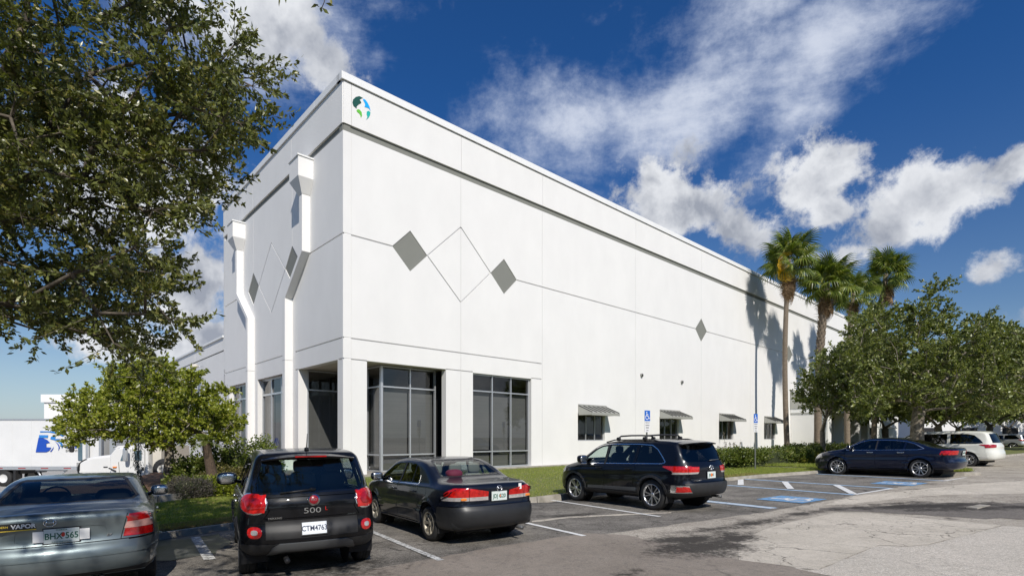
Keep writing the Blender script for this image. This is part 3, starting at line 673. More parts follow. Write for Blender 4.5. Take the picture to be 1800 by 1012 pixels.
MB().hexa([tuple(FW(t, z, o)) for z in (Z_CAP-.03, Z_CAP) for o in (-.02, -.3) for t in (0, 83.6)]).build('shadow_joint', M['reveal'], BLD)
for k in range(10):
    a0, a1 = 83.7*k/10, 83.7*(k+1)/10
    MB().hexa([tuple(FW(t, z, o)) for z in (Z_CAP, Z_TOP) for o in (.10, -.35) for t in (a0-(.10 if k == 0 else 0), a1-.012)]).build('parapet_cap', M['white_trim'], BLD)
for x in [D1, D2]+D3: MB().prism([tuple(FW(a, b, -SK+.004)) for a, b in dia(x, Z_MID, RD-.005)], tuple(NF*.012)).build('diamond_panel', M['grey_paint'], BLD)
# left wall
JL = [0, 5.04, 10.34, 15.7]; SC_ = 7.69; SD = [SC_-2.65, SC_+2.65]
CUT_L = [hs(-1, 3.2, Z_MID), hs(12.2, 15.7, Z_MID), hs(-1, 4.7, Z_LOW), hs(5.3, 10.1, Z_LOW), hs(10.6, 15.65, Z_LOW), hs(-1, .42, Z_LOW2), hs(4.35, 4.7, Z_LOW2), dia(SD[0], Z_MID, RD), dia(SD[1], Z_MID, RD),
         line((SD[0]+RD, Z_MID), (SC_, Z_MID+1.66)), line((SC_, Z_MID+1.66), (SD[1]-RD, Z_MID)), line((SD[0]+RD, Z_MID), (SC_, Z_MID-1.66)), line((SC_, Z_MID-1.66), (SD[1]-RD, Z_MID))]
LW1 = (ls(499), ls(461)); LW2 = (ls(432), ls(402))
LW1 = (5.45, ls(461)); LW2 = (10.75, ls(402))
for a0, a1 in zip(JL[:-1], JL[1:]):
    holes = {0: [(.46, 4.35, -.5, Z_LOW2)], 5.04: [(5.75, 9.7, .7, Z_LOW2-.03)], 10.34: [(11.2, 14.6, .7, Z_LOW2-.03)]}[a0]
    plane_panel('L', a0+(.003 if a0 == 0 else 0), a1, -.3, Z_FRB, [c_ for c_ in CUT_L if max(p[0] for p in c_) > a0 and min(p[0] for p in c_) < a1], holes=holes)
    MB().hexa([tuple(LW(t, z, o)) for z in (Z_FRB+.002, Z_FR-.002) for o in (-.3, -SK+.004) for t in (a0+.01, a1)]).build('reveal_band', M['grey_paint'], BLD)
    MB().hexa([tuple(LW(t, z, o)) for z in (Z_FR, Z_CAP-.03) for o in (-.3, .035) for t in (a0+(.008 if a0 else .001), a1-.008)]).build('frieze_panel', M['white'], BLD)
MB().hexa([tuple(LW(t, z, o)) for z in (Z_CAP-.03, Z_CAP-.001) for o in (-.3, -.02) for t in (.02, 15.7)]).build('shadow_joint', M['reveal'], BLD)
for a0, a1 in ((.102, 2.4), (2.412, 7.6), (7.612, 12.8), (12.812, 15.75)): MB().hexa([tuple(LW(t, z, o)) for z in (Z_CAP, Z_TOP) for o in (-.35, .10) for t in (a0, a1)]).build('parapet_cap', M['white_trim'], BLD)
for x in SD: MB().prism([tuple(LW(a, b, -SK+.004)) for a, b in dia(x, Z_MID, RD-.005)][::-1], tuple(NL*.012)).build('diamond_panel', M['grey_paint'], BLD)
# closing volumes: roof, rear and inner faces
mb = MB(); mb.hexa([tuple(C0+VF*t+UL*s_+Vector((0, 0, z))) for z in (14.4, 14.6) for t in (.3, 83.3) for s_ in (.3, 15.6)]).build('roof_slab', M['white'], BLD)
mb = MB(); mb.hexa([tuple(C0+VF*t+UL*s_+Vector((0, 0, z))) for z in (-.3, 15.3) for t in (.0, 83.3) for s_ in (15.5, 15.75)]).build('rear_wall', M['white'], BLD)
mb = MB(); mb.hexa([tuple(C0+VF*t+UL*s_+Vector((0, 0, z))) for z in (-.3, 15.3) for t in (83.4, 83.65) for s_ in (.3, 15.5)]).build('end_wall', M['white'], BLD)
mb = MB(); mb.hexa([tuple(C0+VF*t+UL*s_+Vector((0, 0, z))) for z in (4.72, 4.9) for t in (.3, 83) for s_ in (.30, 15.4)]).build('soffit', M['soffit'], BLD)
# dark rooms behind the glass
for (t0, t1, s0, s1) in ((2.3, 83, 5.6, 5.7), (5.1, 5.2, .4, 5.6), (83, 83.1, .4, 5.6)):
    MB().hexa([tuple(C0+VF*t+UL*s_+Vector((0, 0, z))) for z in (ZB, 4.7) for t in (t0, t1) for s_ in (s0, s1)]).build('inner_wall', M['dark'], BLD)
MB().hexa([tuple(C0+VF*t+UL*s_+Vector((0, 0, z))) for z in (ZB, 4.7) for t in (2.6, 2.7) for s_ in (5.7, 15.4)]).build('inner_wall', M['dark'], BLD)
# corner column: thickness of its two legs
MB().hexa([tuple(C0+VF*t+UL*s_+Vector((0, 0, z))) for z in (-.3, Z_LOW2+.03) for t in (.05, .952) for s_ in (.05, .442)]).build('column', M['white'], BLD)
# glazing
def glaze(kind, a0, a1, zs, vs, back, name='window', blinds=True, fr=.058, dep=.12, blind_from=1, axis=None, label=None, sill_open=0.0, split=True):
    """frame with bars at the given heights and columns, one pane per opening, a blind behind"""
    P3 = (lambda a, z, o: FW(a, z, o)) if kind == 'F' else (lambda a, z, o: LW(a, z, o))
    if axis: P3 = axis
    mb = MB(); xs = [a0]+list(vs)+[a1]
    def bar(x0, x1, z0, z1, d0=0, d1=None):
        V = [tuple(P3(x, z, -back-o)) for z in (z0, z1) for o in (d0, d1 or dep) for x in (x0, x1)]; mb.hexa(V)
    for i, x in enumerate(xs):
        x0 = x if i == 0 else (x-fr if i == len(xs)-1 else x-fr/2); bar(x0, x0+fr, zs[0], zs[-1])
    for i, z in enumerate(zs):
        z0 = z if i == 0 else (z-fr if i == len(zs)-1 else z-fr/2)
        for x0, x1 in zip(xs[:-1], xs[1:]): bar(x0+(fr if x0 == a0 else fr/2), x1-(fr if x1 == a1 else fr/2), z0, z0+fr, .006)
    w = mb.build(name, M['alu'], BLD)
    if label: w['label'] = label
    for i, (x0, x1) in enumerate(zip(xs[:-1], xs[1:])):
        for j, (z0, z1) in enumerate(zip(zs[:-1], zs[1:])):
            a = x0+(fr if i == 0 else fr/2); b = x1-(fr if i == len(xs)-2 else fr/2); c = z0+(fr if j == 0 else fr/2); d = z1-(fr if j == len(zs)-2 else fr/2)
            o = MB().add([tuple(P3(x, z, -back-dep*.5)) for x, z in ((a, c), (b, c), (b, d), (a, d))], [(0, 1, 2, 3)]).build('pane', M['glassB'], w)
            if blinds and j < len(zs)-2:
                e = rnd.choice([0, .0, .05]); MB().add([tuple(P3(x, z, -back-dep-.06-.01*j)) for x, z in ((a+.02, c+e), (b-.02, c+e), (b-.02, d-.02), (a+.02, d-.02))], [(0, 1, 2, 3)]).build('blind', M['blind'], w)
    return w
glaze('F', 1.96, 4.66, [ZB+.0, 1.02, 3.83, Z_LOW2], [3.36], .73, label='two bay storefront window set back beside the corner column')
glaze('F', 6.19, 9.85, [.345, 1.09, 3.87, Z_LOW2-.04], [7.44, 8.63], .14, label='three bay storefront window flush with the front wall')
glaze('L', 5.77, 9.68, [.72, 3.86, Z_LOW2-.035], [7.0, 8.35], .22, label='left wall storefront window nearer the corner, behind a pilaster', fr=.09)
glaze('L', 11.22, 14.58, [.72, 3.86, Z_LOW2-.035], [12.3, 13.45], .22, label='left wall storefront window farthest from the corner', fr=.09)
glaze('F', 0, 1.56, [ZB, 1.02, 3.83, Z_LOW2], [], 0, label='storefront window facing the front at the back of the corner porch', axis=lambda a, z, o: C0+UL*(4.36-o)+VF*(.40+a)+Vector((0, 0, z)))
glaze('F', .75, 4.36, [ZB, 1.02, 3.83, Z_LOW2], [2.0, 3.2], 0, label='side window of the corner porch beside the corner column', axis=lambda a, z, o: C0+VF*(1.96-o)+UL*a+Vector((0, 0, z)))
MB().hexa([tuple(C0+VF*t+UL*s_+Vector((0, 0, z))) for z in (-.2, Z_LOW2) for t in (.28, .40) for s_ in (4.36, 4.6)]).build('door_jamb', M['white_trim'], BLD)
for k, w in enumerate(WIN):
    wn = glaze('F', w+.005, w+2.355, [ZB+1.235, ZB+2.745], [w+.8, w+1.58], .10, fr=.05, dep=.07, blinds=False)
    MB().add([tuple(FW(x, z, -.22)) for x, z in ((w+.05, ZB+1.3), (w+2.3, ZB+1.3), (w+2.3, ZB+2.7), (w+.05, ZB+2.7))], [(0, 1, 2, 3)]).build('blind', pm('dark_blind', (.05, .05, .05), .8, var=.7, vscale=3) if k == 0 else bpy.data.materials['dark_blind'], wn)
    # awning
    ta, tb, zt, zf, p = w+.02, w+2.45, ZB+3.22, ZB+2.62, .95; zt2 = zt-.10
    mb = MB(); mb.add([tuple(FW(t, z, o)) for t in (ta, tb) for z, o in ((zt2, .02), (zf+.13, p), (zf+.0, p), (zf, .02))], [(0, 1, 2, 3), (7, 6, 5, 4), (0, 4, 5, 1), (1, 5, 6, 2), (3, 2, 6, 7)][:]); aw = mb.build('awning', M['awn'], BLD)
    MB().hexa([tuple(FW(t, z, o)) for z in (zt2-.02, zt) for o in (.05, .0) for t in (ta-.01, tb+.01)]).build('top_flashing', M['awn'], aw)
    MB().hexa([tuple(FW(t, z, o)) for z in (zf-.02, zf+.12) for o in (p+.03, p+.003) for t in (ta-.01, tb+.01)]).build('fascia', M['awn'], aw)
    sms = MB()
    for j in range(7):
        t = ta+.03+(tb-ta-.06)*j/6; nvec = Vector((0, 0, 1))*.05
        sm_ = MB(); sm_.hexa([tuple(FW(t+dt, z+dz, o)) for dz in (.004, .045) for z, o in ((zf+.13, p+.0), (zt2, .03)) for dt in (-.034, .034)]); sm_.build('seam', M['seam'], aw)
# pilasters on the left wall
def pilaster(pts, zc, cap, flip):
    """pts: (s of the corner-side edge, z) from top down"""
    w, p = .30, .34; sg = 1
    mb = MB(); V = []
    for s_, z in pts:
        for o in (p, 0): V += [tuple(LW(s_, z, o)), tuple(LW(s_+w, z, o))]
    F = []
    for k in range(len(pts)-1):
        a, b = 4*k, 4*k+4; F += [(a, b, b+1, a+1), (a+2, a+3, b+3, b+2), (a, a+2, b+2, b), (a+1, b+1, b+3, a+3)]
    F += [(0, 1, 3, 2), (len(V)-4, len(V)-2, len(V)-1, len(V)-3)]
    mb.add(V, F); r = mb.build('pilaster', M['white'], BLD)
    s0 = pts[0][0]+w/2; z = pts[0][1]
    mb = MB(); mb.hexa([tuple(LW(s_, zz, o)) for zz in (z+.55, z+1.35) for o in (.0, .62) for s_ in (s0-.48, s0+.48)])
    V = [tuple(LW(s_, z+.55, o)) for s_, o in ((s0-.48, .003), (s0-.48, .62), (s0+.48, .62), (s0+.48, .003))]+[tuple(LW(s_, z, o)) for s_, o in ((s0-w/2-.02, .003), (s0-w/2-.02, p+.02), (s0+w/2+.02, p+.02), (s0+w/2+.02, .003))]
    mb.add(V, [(0, 4, 5, 1), (1, 5, 6, 2), (2, 6, 7, 3), (4, 7, 6, 5)]); mb.build('capital', M['white'], r)
    MB().hexa([tuple(LW(s_, zz, o)) for zz in (z+1.352, z+1.41) for o in (.0, .66) for s_ in (s0-.52, s0+.52)]).build('cap_flashing', M['white_trim'], r)
    MB().hexa([tuple(LW(s_, zz, o)) for zz in (Z_LOW-.35, Z_LOW-.335) for o in (.0, p+.004) for s_ in (pts[-1][0]-.004, pts[-1][0]+w+.004)]).build('joint_line', M['reveal'], r)
sA = SC_-4.63; zcap = 11.75
pilaster([(3.06, zcap), (3.06, 9.40), (4.98, 7.83), (4.98, .25)], 0, 0, 0)
pilaster([(12.0, zcap), (12.0, 9.40), (10.15, 7.83), (10.15, .25)], 0, 0, 0)
# wall vents, lamp on the wing
for x, z in ((19.42, 5.58), (24.2, 5.49)): 
    r = MB().tube([FW(x, z, 0), FW(x, z, .10)], .11, 14).build('wall_vent', M['reveal'], BLD); MB().tube([FW(x, z, .10), FW(x, z, .105)], .07, 12).build('vent_opening', M['dark'], r)
# emblem near the corner
def emb(pts, mat, nm):
    V = []
    for x, y in pts:
        px, py = 580+x/12.65, 150+y/12.65; t = wt(px); V.append(tuple(FW(t, wz(px, py), .036)))
    return V
LG = thing('wall_emblem', 'round leaf globe emblem in dark green, blue, lime and teal high on the warehouse corner', 'logo')
def smooth_closed(pts, n=5):
    out = []; m = len(pts)
    for i in range(m):
        p0, p1, p2, p3 = [Vector(pts[(i+k) % m]) for k in (-1, 0, 1, 2)]
        for j in range(n):
            t = j/n; out.append(tuple(.5*((2*p1)+(-p0+p2)*t+(2*p0-5*p1+4*p2-p3)*t*t+(-p0+3*p1-3*p2+p3)*t**3)))
    return out
for nm, col, pts in (('dark_green_shape', (.004, .075, .055), [(722, 297), (640, 255), (560, 275), (505, 330), (488, 400), (510, 470), (580, 530), (585, 475), (625, 438), (685, 405), (672, 368), (645, 335), (680, 308)]),
                     ('blue_shape', (.0, .38, .85), [(735, 312), (780, 340), (830, 410), (868, 490), (887, 582), (850, 525), (815, 508), (755, 493), (772, 455), (765, 415), (722, 338)]),
                     ('lime_shape', (.13, .50, .04), [(578, 575), (605, 545), (650, 558), (693, 615), (700, 680), (678, 735), (665, 680), (640, 640), (592, 602)]),
                     ('teal_shape', (.01, .42, .36), [(808, 600), (840, 580), (888, 610), (880, 670), (850, 725), (795, 775), (822, 720), (803, 660)])):
    MB().prism(emb(pts, None, nm)[::-1], tuple(NF*.012)).build(nm, pm('emblem_'+nm, col, .5), LG)
# entrance portico
PT = empty('portico', (0, 0, 0), 0, BLD); t0 = 43.5
pw = MB()
pw.hexa([tuple(FW(t, z, o)) for z in (ZB-.1, 3.95) for o in (3.1, .02) for t in (t0+.0, t0+.28)])
PT2 = pw.build('portico_wall', M['white'], PT)
MB().hexa([tuple(FW(t, z, o)) for z in (3.96, 4.35) for o in (3.3, .02) for t in (t0-.1, t0+13.2)]).build('beam', M['white_trim'], PT)
MB().add([tuple(FW(t, z, o)) for t in (t0-.15, t0+13.3) for z, o in ((4.36, 3.45), (6.0, .03), (4.36, .03))], [(0, 1, 2), (5, 4, 3), (0, 3, 4, 1), (0, 2, 5, 3)]).build('roof', M['awn'], PT)
MB().hexa([tuple(FW(t, z, o)) for z in (ZB-.1, 3.95) for o in (.06, .02) for t in (t0+.3, t0+5)]).build('rear_panel', M['soffit'], PT)
for t, o_ in ((t0+.5, 3.0), (t0+4.6, 3.0), (t0+9.5, 3.0), (t0+12.6, 3.0)):
    c = MB().hexa([tuple(FW(a, z, o)) for z in (ZB-.1, 3.95) for o in (o_, o_-.75) for a in (t, t+.75)]).build('column', M['white'], PT)
    MB().hexa([tuple(FW(a, z, o)) for z in (ZB-.1, ZB+.42) for o in (o_+.12, o_-.87) for a in (t-.12, t+.87)]).build('column_base', M['white_trim'], c)
# far part of the front wall, shaded by trees: two more windows with awnings
for w in (59.8, 67.9, 76.0):
    MB().hexa([tuple(FW(a, z, o)) for z in (ZB+1.2, ZB+2.7) for o in (.01, .003) for a in (w, w+2.3)]).build('window', M['dark'], BLD)
    MB().add([tuple(FW(t, z, o)) for t in (w, w+2.4) for z, o in ((ZB+3.1, .003), (ZB+2.7, .95), (ZB+2.6, .95), (ZB+2.6, .003))], [(0, 1, 2, 3), (7, 6, 5, 4), (0, 4, 5, 1), (1, 5, 6, 2), (3, 2, 6, 7)]).build('awning', M['awn'], BLD)
# lower wing behind the left wall
WG = thing('warehouse_wing', 'lower white wing running back from the left wall of the warehouse', 'building')
def wing(a0, a1, z0, z1, o0=-.3, o1=0.0, nm='wall_panel', mt='white'): MB().hexa([tuple(LW(t, z, o)) for z in (z0, z1) for o in (o0, o1) for t in (a0, a1)]).build(nm, M[mt], WG)
for a in range(5):
    b0, b1 = 15.8+7*a, 15.8+7*(a+1)
    wing(b0+.02, b1-.02, -2, 4.93, o1=-.05); wing(b0+.02, b1-.02, 4.98, 6.83, o1=-.05); wing(b0+.02, b1-.02, 6.90, 7.62, o1=-.02)
wing(15.8, 50.8, 7.63, 7.75, -.35, .06, 'parapet_cap', 'white_trim'); wing(15.8, 50.8, -2, 7.6, -8, -.31, 'core', 'white')
lp = lambda: None
LMP = thing('wall_lamp', 'small floodlight on the wing wall above the small tree', 'lamp', tuple(LW(20.5, 6.35, 0)))
MB().tube([(0, 0, 0), tuple(NL*.35+Vector((0, 0, .05)))], .03, 6).build('arm', M['alu'], LMP); MB().sup(tuple(NL*.5), (.22, .16, .12), .5).build('head', M['soffit'], LMP)
# white block far behind the trucks
FB = thing('far_warehouse', 'white flat roofed block far behind the trailer', 'building')
MB().box(-78.5, -40, 90, 110, -2, 8.7).build('wall', M['white'], FB); MB().box(-78.8, -39.7, 89.7, 110.3, 7.6, 8.9).build('parapet', M['white_trim'], FB); MB().box(-80, -78.5, 92, 108, -2, 7.2).build('side_bay', M['white'], FB)
FB2 = thing('distant_warehouse', 'white distant warehouse seen between the oak trunks at the right', 'building')
MB().box(78, 120, 105, 125, -1, 5.2).build('wall', M['white'], FB2)
for k in range(5): MB().box(80+8*k, 83+8*k, 104.9, 105.1, .8, 3.6).build('window', M['dark'], FB2)

# ================================================================== CARS
M['tyre'] = pm('tyre', (.022, .022, .023), .75, var=.3, vscale=12, bump=.2, bscale=30)
M['rim'] = pm('alloy', (.55, .55, .56), .28, metal=.85)
M['rim_dirty'] = pm('dull_alloy', (.36, .33, .27), .5, metal=.5, var=.3, vscale=9)
M['blackp'] = pm('black_plastic', (.022, .022, .023), .55, var=.3, vscale=8)
M['greyp'] = pm('grey_plastic', (.10, .105, .11), .45, metal=.3)
M['chrome'] = pm('chrome', (.80, .80, .79), .22, metal=1)
M['red'] = pm('red_lens', (.42, .006, .006), .18, coat=1, var=.5, vscale=14)
M['redb'] = pm('bright_red_lens', (.60, .012, .008), .15, coat=1, col2=(.30, .004, .004), vscale=22)
M['clear'] = pm('clear_lens', (.60, .56, .54), .15, coat=1, metal=.4, var=.3, vscale=20)
M['amber'] = pm('amber_lens', (.75, .22, .03), .15, coat=1)
M['gcar'] = glass('car_glass', (.80, .88, .84), 1.0, ior=1.5)
M['gdark'] = glass('privacy_glass', (.12, .13, .14), 1.0, ior=1.55)
M['gmid'] = glass('tinted_car_glass', (.30, .34, .34), 1.0, ior=1.55)
M['cabin'] = pm('cabin', (.045, .045, .047), .8)
M['cabin_l'] = pm('cabin_grey', (.16, .155, .145), .85)
M['plate'] = pm('number_plate', (.62, .68, .66), .4)
M['plate_w'] = pm('white_number_plate', (.70, .74, .78), .4)
M['green_t'] = pm('plate_green', (.0, .10, .06), .5)
M['dark_t'] = pm('plate_dark', (.02, .03, .07), .5)
M['orange_t'] = pm('plate_orange', (.75, .18, .03), .5)
def paint(name, col, metal=.0, coat=1.0, rough=.35, var=.0, bump=0, spec=.12): return pm(name, col, rough, metal=metal, coat=coat, var=var, vscale=2.5, spec=spec, rvar=.08, bump=bump, bscale=3, crough=.035)
M['p_black'] = paint('black_paint', (.004, .0045, .006), .0, .6)
M['p_navyblack'] = paint('blue_black_paint', (.005, .007, .014), .1, .7)
M['p_suv'] = paint('black_suv_paint', (.004, .005, .009), .1, .7)
M['p_navy'] = paint('dark_blue_paint', (.005, .009, .028), .3, 1)
M['p_white'] = paint('white_van_paint', (.72, .72, .66), .0, 1)
M['p_silver'] = paint('silver_paint', (.50, .52, .54), .6, 1)
M['p_grey'] = paint('grey_green_paint', (.185, .222, .23), .66, .7, .38, var=.22)
M['dust'] = pm('dull_black_bumper', (.020, .021, .023), .42, var=.4, vscale=3)

def catmull(P, n):
    P = [np.array(p, float) for p in P]; P = [2*P[0]-P[1]]+P+[2*P[-1]-P[-2]]; out = []
    for i in range(1, len(P)-2):
        p0, p1, p2, p3 = P[i-1:i+3]; t0 = 0; t1 = t0+max(1e-6, np.linalg.norm(p1-p0))**.5; t2 = t1+max(1e-6, np.linalg.norm(p2-p1))**.5; t3 = t2+max(1e-6, np.linalg.norm(p3-p2))**.5
        for k in range(12):
            t = t1+(t2-t1)*k/12
            A1 = (t1-t)/(t1-t0)*p0+(t-t0)/(t1-t0)*p1; A2 = (t2-t)/(t2-t1)*p1+(t-t1)/(t2-t1)*p2; A3 = (t3-t)/(t3-t2)*p2+(t-t2)/(t3-t2)*p3
            B1 = (t2-t)/(t2-t0)*A1+(t-t0)/(t2-t0)*A2; B2 = (t3-t)/(t3-t1)*A2+(t-t1)/(t3-t1)*A3; out.append((t2-t)/(t2-t1)*B1+(t-t1)/(t2-t1)*B2)
    out.append(P[-2]); out = np.array(out); d = np.r_[0, np.cumsum(np.linalg.norm(np.diff(out, axis=0), axis=1))]; s_ = np.linspace(0, d[-1], n)
    return np.c_[np.interp(s_, d, out[:, 0]), np.interp(s_, d, out[:, 1])]
class Shell(Cutter):
    def __init__(s, prof, L, Wd, belt, secs, tumble, zb=.2, r_roof=.07, r_end=.16, r_deck=.09, bow=(.16, .22), crown=.022, taper=(.10, .16), n=150, spine_z=.62, belt_step=.018, arch=None, shoulder=0.0):
        s.L_, s.Wd = L, Wd
        top = catmull(prof, n); a, b = top[-1], top[0]; bot = np.array([a+(b-a)*k/14 for k in range(1, 14)]); R = np.r_[top, bot]; m = len(R)
        T = np.roll(R, -1, 0)-np.roll(R, 1, 0); T /= np.linalg.norm(T, axis=1)[:, None]+1e-9
        for _ in range(2): T = (np.roll(T, 1, 0)+T*2+np.roll(T, -1, 0)); T /= np.linalg.norm(T, axis=1)[:, None]
        Nn = np.c_[T[:, 1], -T[:, 0]]
        sk = np.array([k[0] for k in secs]); sv = np.array([k[1] for k in secs])
        def beltz(x): return np.interp(x, [k[0] for k in belt], [k[1] for k in belt])
        def smooth(t): t = np.clip(t, 0, 1); return t*t*(3-2*t)
        def Y(q):
            x, z = q[:, 0], q[:, 1]; bz = beltz(x); y = np.interp(z, sk, sv)*Wd/2
            y = y-smooth((z-bz)/.05)*belt_step-np.maximum(0, z-bz)*tumble
            if shoulder: y = y+shoulder*np.exp(-((z-(bz-.13))/.05)**2)-shoulder*.8*np.exp(-((z-(bz-.27))/.07)**2)
            y = y*(1-taper[0]*smooth((.75-x)/.75)**1.5)*(1-taper[1]*smooth((x-(L-.9))/.9)**1.6)
            if arch:
                for ax, az, ar in arch:
                    d = np.hypot(x-ax, z-az); y = y+.018*np.exp(-((d-ar)/.06)**2)
            return y
        def rad(q):
            x, z = q[:, 0], q[:, 1]; hi = smooth((z-beltz(x)-.12)/.15); endr = np.maximum(smooth((.30-x)/.25), smooth((x-(L-.45))/.4))
            r = r_deck*(1-hi)+r_roof*hi; r = r*(1-endr)+r_end*endr*(1-.55*hi)+r_roof*.6*endr*hi; return np.where(z < zb+.08, .05, r)
        r = rad(R); rows = []; nt_ = 9
        Y0 = Y(R)
        for k in range(nt_+1):
            t = k/nt_; rows.append(np.c_[R[:, 0], (Y0-r)*t, R[:, 1]])
        for th in (18, 36, 54, 72, 90):
            th = math.radians(th); q = R+Nn*(r*(1-math.cos(th)))[:, None]; rows.append(np.c_[q[:, 0], Y(q)-r*(1-math.sin(th)), q[:, 1]])
        xe0, xe1 = .85, L-.95; q0 = R+Nn*r[:, None]
        sx_ = xe0+(np.clip(R[:, 0], 0, L))/L*(xe1-xe0); sp = np.c_[sx_, np.full(m, spine_z)]; ns_ = 26
        for k in range(1, ns_+1):
            t = (k/ns_); q = q0+(sp-q0)*t; rows.append(np.c_[q[:, 0], Y(q), q[:, 1]])
        A = np.array(rows)                                   # rows x m x 3
        X, Yv, Z = A[..., 0], A[..., 1], A[..., 2]; yr = np.clip(np.abs(Yv)/(Wd/2), 0, 1.1)
        X += bow[0]*np.clip((1.0-X)/1.0, 0, 1)**1.3*yr**2.4; X -= bow[1]*np.clip((X-(L-1.2))/1.2, 0, 1)**1.2*yr**2.2
        Z -= crown*smooth((Z-.75)/.35)*yr**2*2
        A = np.stack([X, Yv, Z], -1); s.grid = A
        du = np.roll(A, -1, 1)-np.roll(A, 1, 1); dv = np.gradient(A, axis=0); Ng = np.cross(dv, du); ln = np.linalg.norm(Ng, axis=2); bad = ln < 1e-9; ln[bad] = 1; Ng /= ln[..., None]
        if Ng[12, :, 1].mean() < 0: Ng = -Ng
        Ng[0, :, 1] = 0; Ng[0] /= np.linalg.norm(Ng[0], axis=1)[:, None]+1e-9
        Ng[-1] = (0, 1, 0)
        nr = A.shape[0]; P = []; N = []; F = []
        for sg in (1, -1):
            o = len(P); B = A.copy(); B[..., 1] *= sg; C = Ng.copy(); C[..., 1] *= sg; P += [tuple(p) for p in B.reshape(-1, 3)]; N += [tuple(p) for p in C.reshape(-1, 3)]
            for i in range(nr-1):
                for j in range(m):
                    a_, b_, c_, d_ = o+i*m+j, o+i*m+(j+1) % m, o+(i+1)*m+(j+1) % m, o+(i+1)*m+j
                    F.append((a_, b_, c_, d_) if sg < 0 else (a_, d_, c_, b_))
        # winding so that the outside is the front
        f = F[12*m+5]; v = [np.array(P[q]) for q in f]; nn = np.cross(v[1]-v[0], v[2]-v[0])
        if np.dot(nn, N[f[0]]) < 0: F = [g[::-1] for g in F]
        Cutter.__init__(s, P, N, F); s.mg = .05
    def y_at(s, x, z, side=1):
        C = np.array(s.C); k = np.argmin((C[:, 0]-x)**2+(C[:, 2]-z)**2+np.where(C[:, 1]*side > .3, 0, 9)+np.where(np.abs(np.array(s.CN)[:, 1]) > .3, 0, 4)); return s.C[k][1]
    def x_at(s, y, z, rear=True):
        C = np.array(s.C); N = np.array(s.CN); k = np.argmin((C[:, 1]-y)**2+(C[:, 2]-z)**2+np.where((N[:, 0] < -.25) if rear else (N[:, 0] > .25), 0, 9)); return s.C[k][0], Vector(s.CN[k])
def circ(cx, cz, r, n=22, a0=0, a1=360): return [(cx+r*math.cos(math.radians(a0+(a1-a0)*k/n)), cz+r*math.sin(math.radians(a0+(a1-a0)*k/n))) for k in range(n)]
def squ(cx, cz, a, b, e=.7, n=16): 
    f = lambda v: math.copysign(abs(v)**e, v); return [(cx+a*f(math.cos(2*math.pi*k/n)), cz+b*f(math.sin(2*math.pi*k/n))) for k in range(n)]
def mir(P): return [(-a, b) for a, b in P]
WHEELS = {}
def wheel_mesh(R, w, rr, style, rim):
    key = (R, w, rr, style)
    if key in WHEELS: return WHEELS[key]
    t = MB(); t.lathe([(rr, -w/2+.01), (rr+.02, -w/2), (R-.035, -w/2), (R-.008, -w/2+.03), (R, -w/2+.06), (R, -w*.12), (R-.006, -w*.11), (R-.006, -w*.07), (R, -w*.06), (R, w*.06), (R-.006, w*.07), (R-.006, w*.11), (R, w*.12), (R, w/2-.06), (R-.008, w/2-.03), (R-.035, w/2), (rr+.02, w/2), (rr, w/2-.01), (rr-.01, -w/2+.01)], axis='Y', n=40)
    m = MB(); m.lathe([(rr+.006, w/2-.012), (rr+.004, w/2+.002), (rr-.012, w/2-.002), (rr-.022, w/2-.03), (rr-.035, w/2-.10), (rr-.04, -w/2+.02)], axis='Y', n=40)
    m.lathe([(.0, w/2-.018), (.03, w/2-.016), (.055, w/2-.026), (.062, w/2-.06)], axis='Y', n=20)
    def spoke(a, wi, wo, r0=.05, r1=None, y0=-.03, y1=-.012, tw=0.0, mm=0):
        r1 = r1 or rr-.012; V = []
        for z_ in (0, 1):
            for (r_, h, aa) in ((r0, wi, a), (r1, wo, a+tw)):
                for q in (-1, 1):
                    c_, s_ = math.cos(aa), math.sin(aa); y = w/2+(y0 if r_ == r0 else y1)-(.03 if z_ == 0 else 0)
                    hh = h*(1 if z_ == 0 else .8); V.append((r_*c_-q*hh*s_, y, r_*s_+q*hh*c_))
        m.hexa(V, mm)
    if style == 'seven':
        for k in range(7): spoke(2*math.pi*k/7+.3, .020, .038)
    elif style == 'five_twin':
        for k in range(5):
            a = 2*math.pi*k/5+.3
            for q in (-1, 1): spoke(a+q*.10, .014, .018, tw=q*.12); 
            spoke(a+math.pi/5, .012, .022, y0=-.045, y1=-.03, mm=1)
    elif style == 'ten':
        for k in range(10): spoke(2*math.pi*k/10, .012, .012, tw=.09); spoke(2*math.pi*k/10+.2, .010, .012, tw=-.09)
    else:
        for k in range(5): spoke(2*math.pi*k/5+.3, .028, .034)
    b = MB(); b.lathe([(.0, w/2-.075), (rr-.05, w/2-.075), (rr-.05, w/2-.095)], axis='Y', n=24); b.lathe([(.0, w/2-.068), (rr*.62, w/2-.068), (rr*.62, w/2-.08)], axis='Y', n=24, m=1)
    WHEELS[key] = (t.mesh('wheel', M['tyre']), m.mesh('rim', [rim, M['blackp']]), b.mesh('brake_disc', [M['dark'], M['greyp']])); return WHEELS[key]
def add_wheels(root, xs, Wd, R, w, rr, style, rim, inset=.02, steer=0.0):
    t, m, b = wheel_mesh(R, w, rr, style, rim)
    for i, x in enumerate(xs):
        for sg in (1, -1):
            o = link('wheel', t, root, (x, sg*(Wd/2-inset-w/2), R-.012), (0, random.Random(i*7+sg).uniform(0, 2), 0 if sg > 0 else math.pi)); link('rim', m, o); link('brake_disc', b, o)
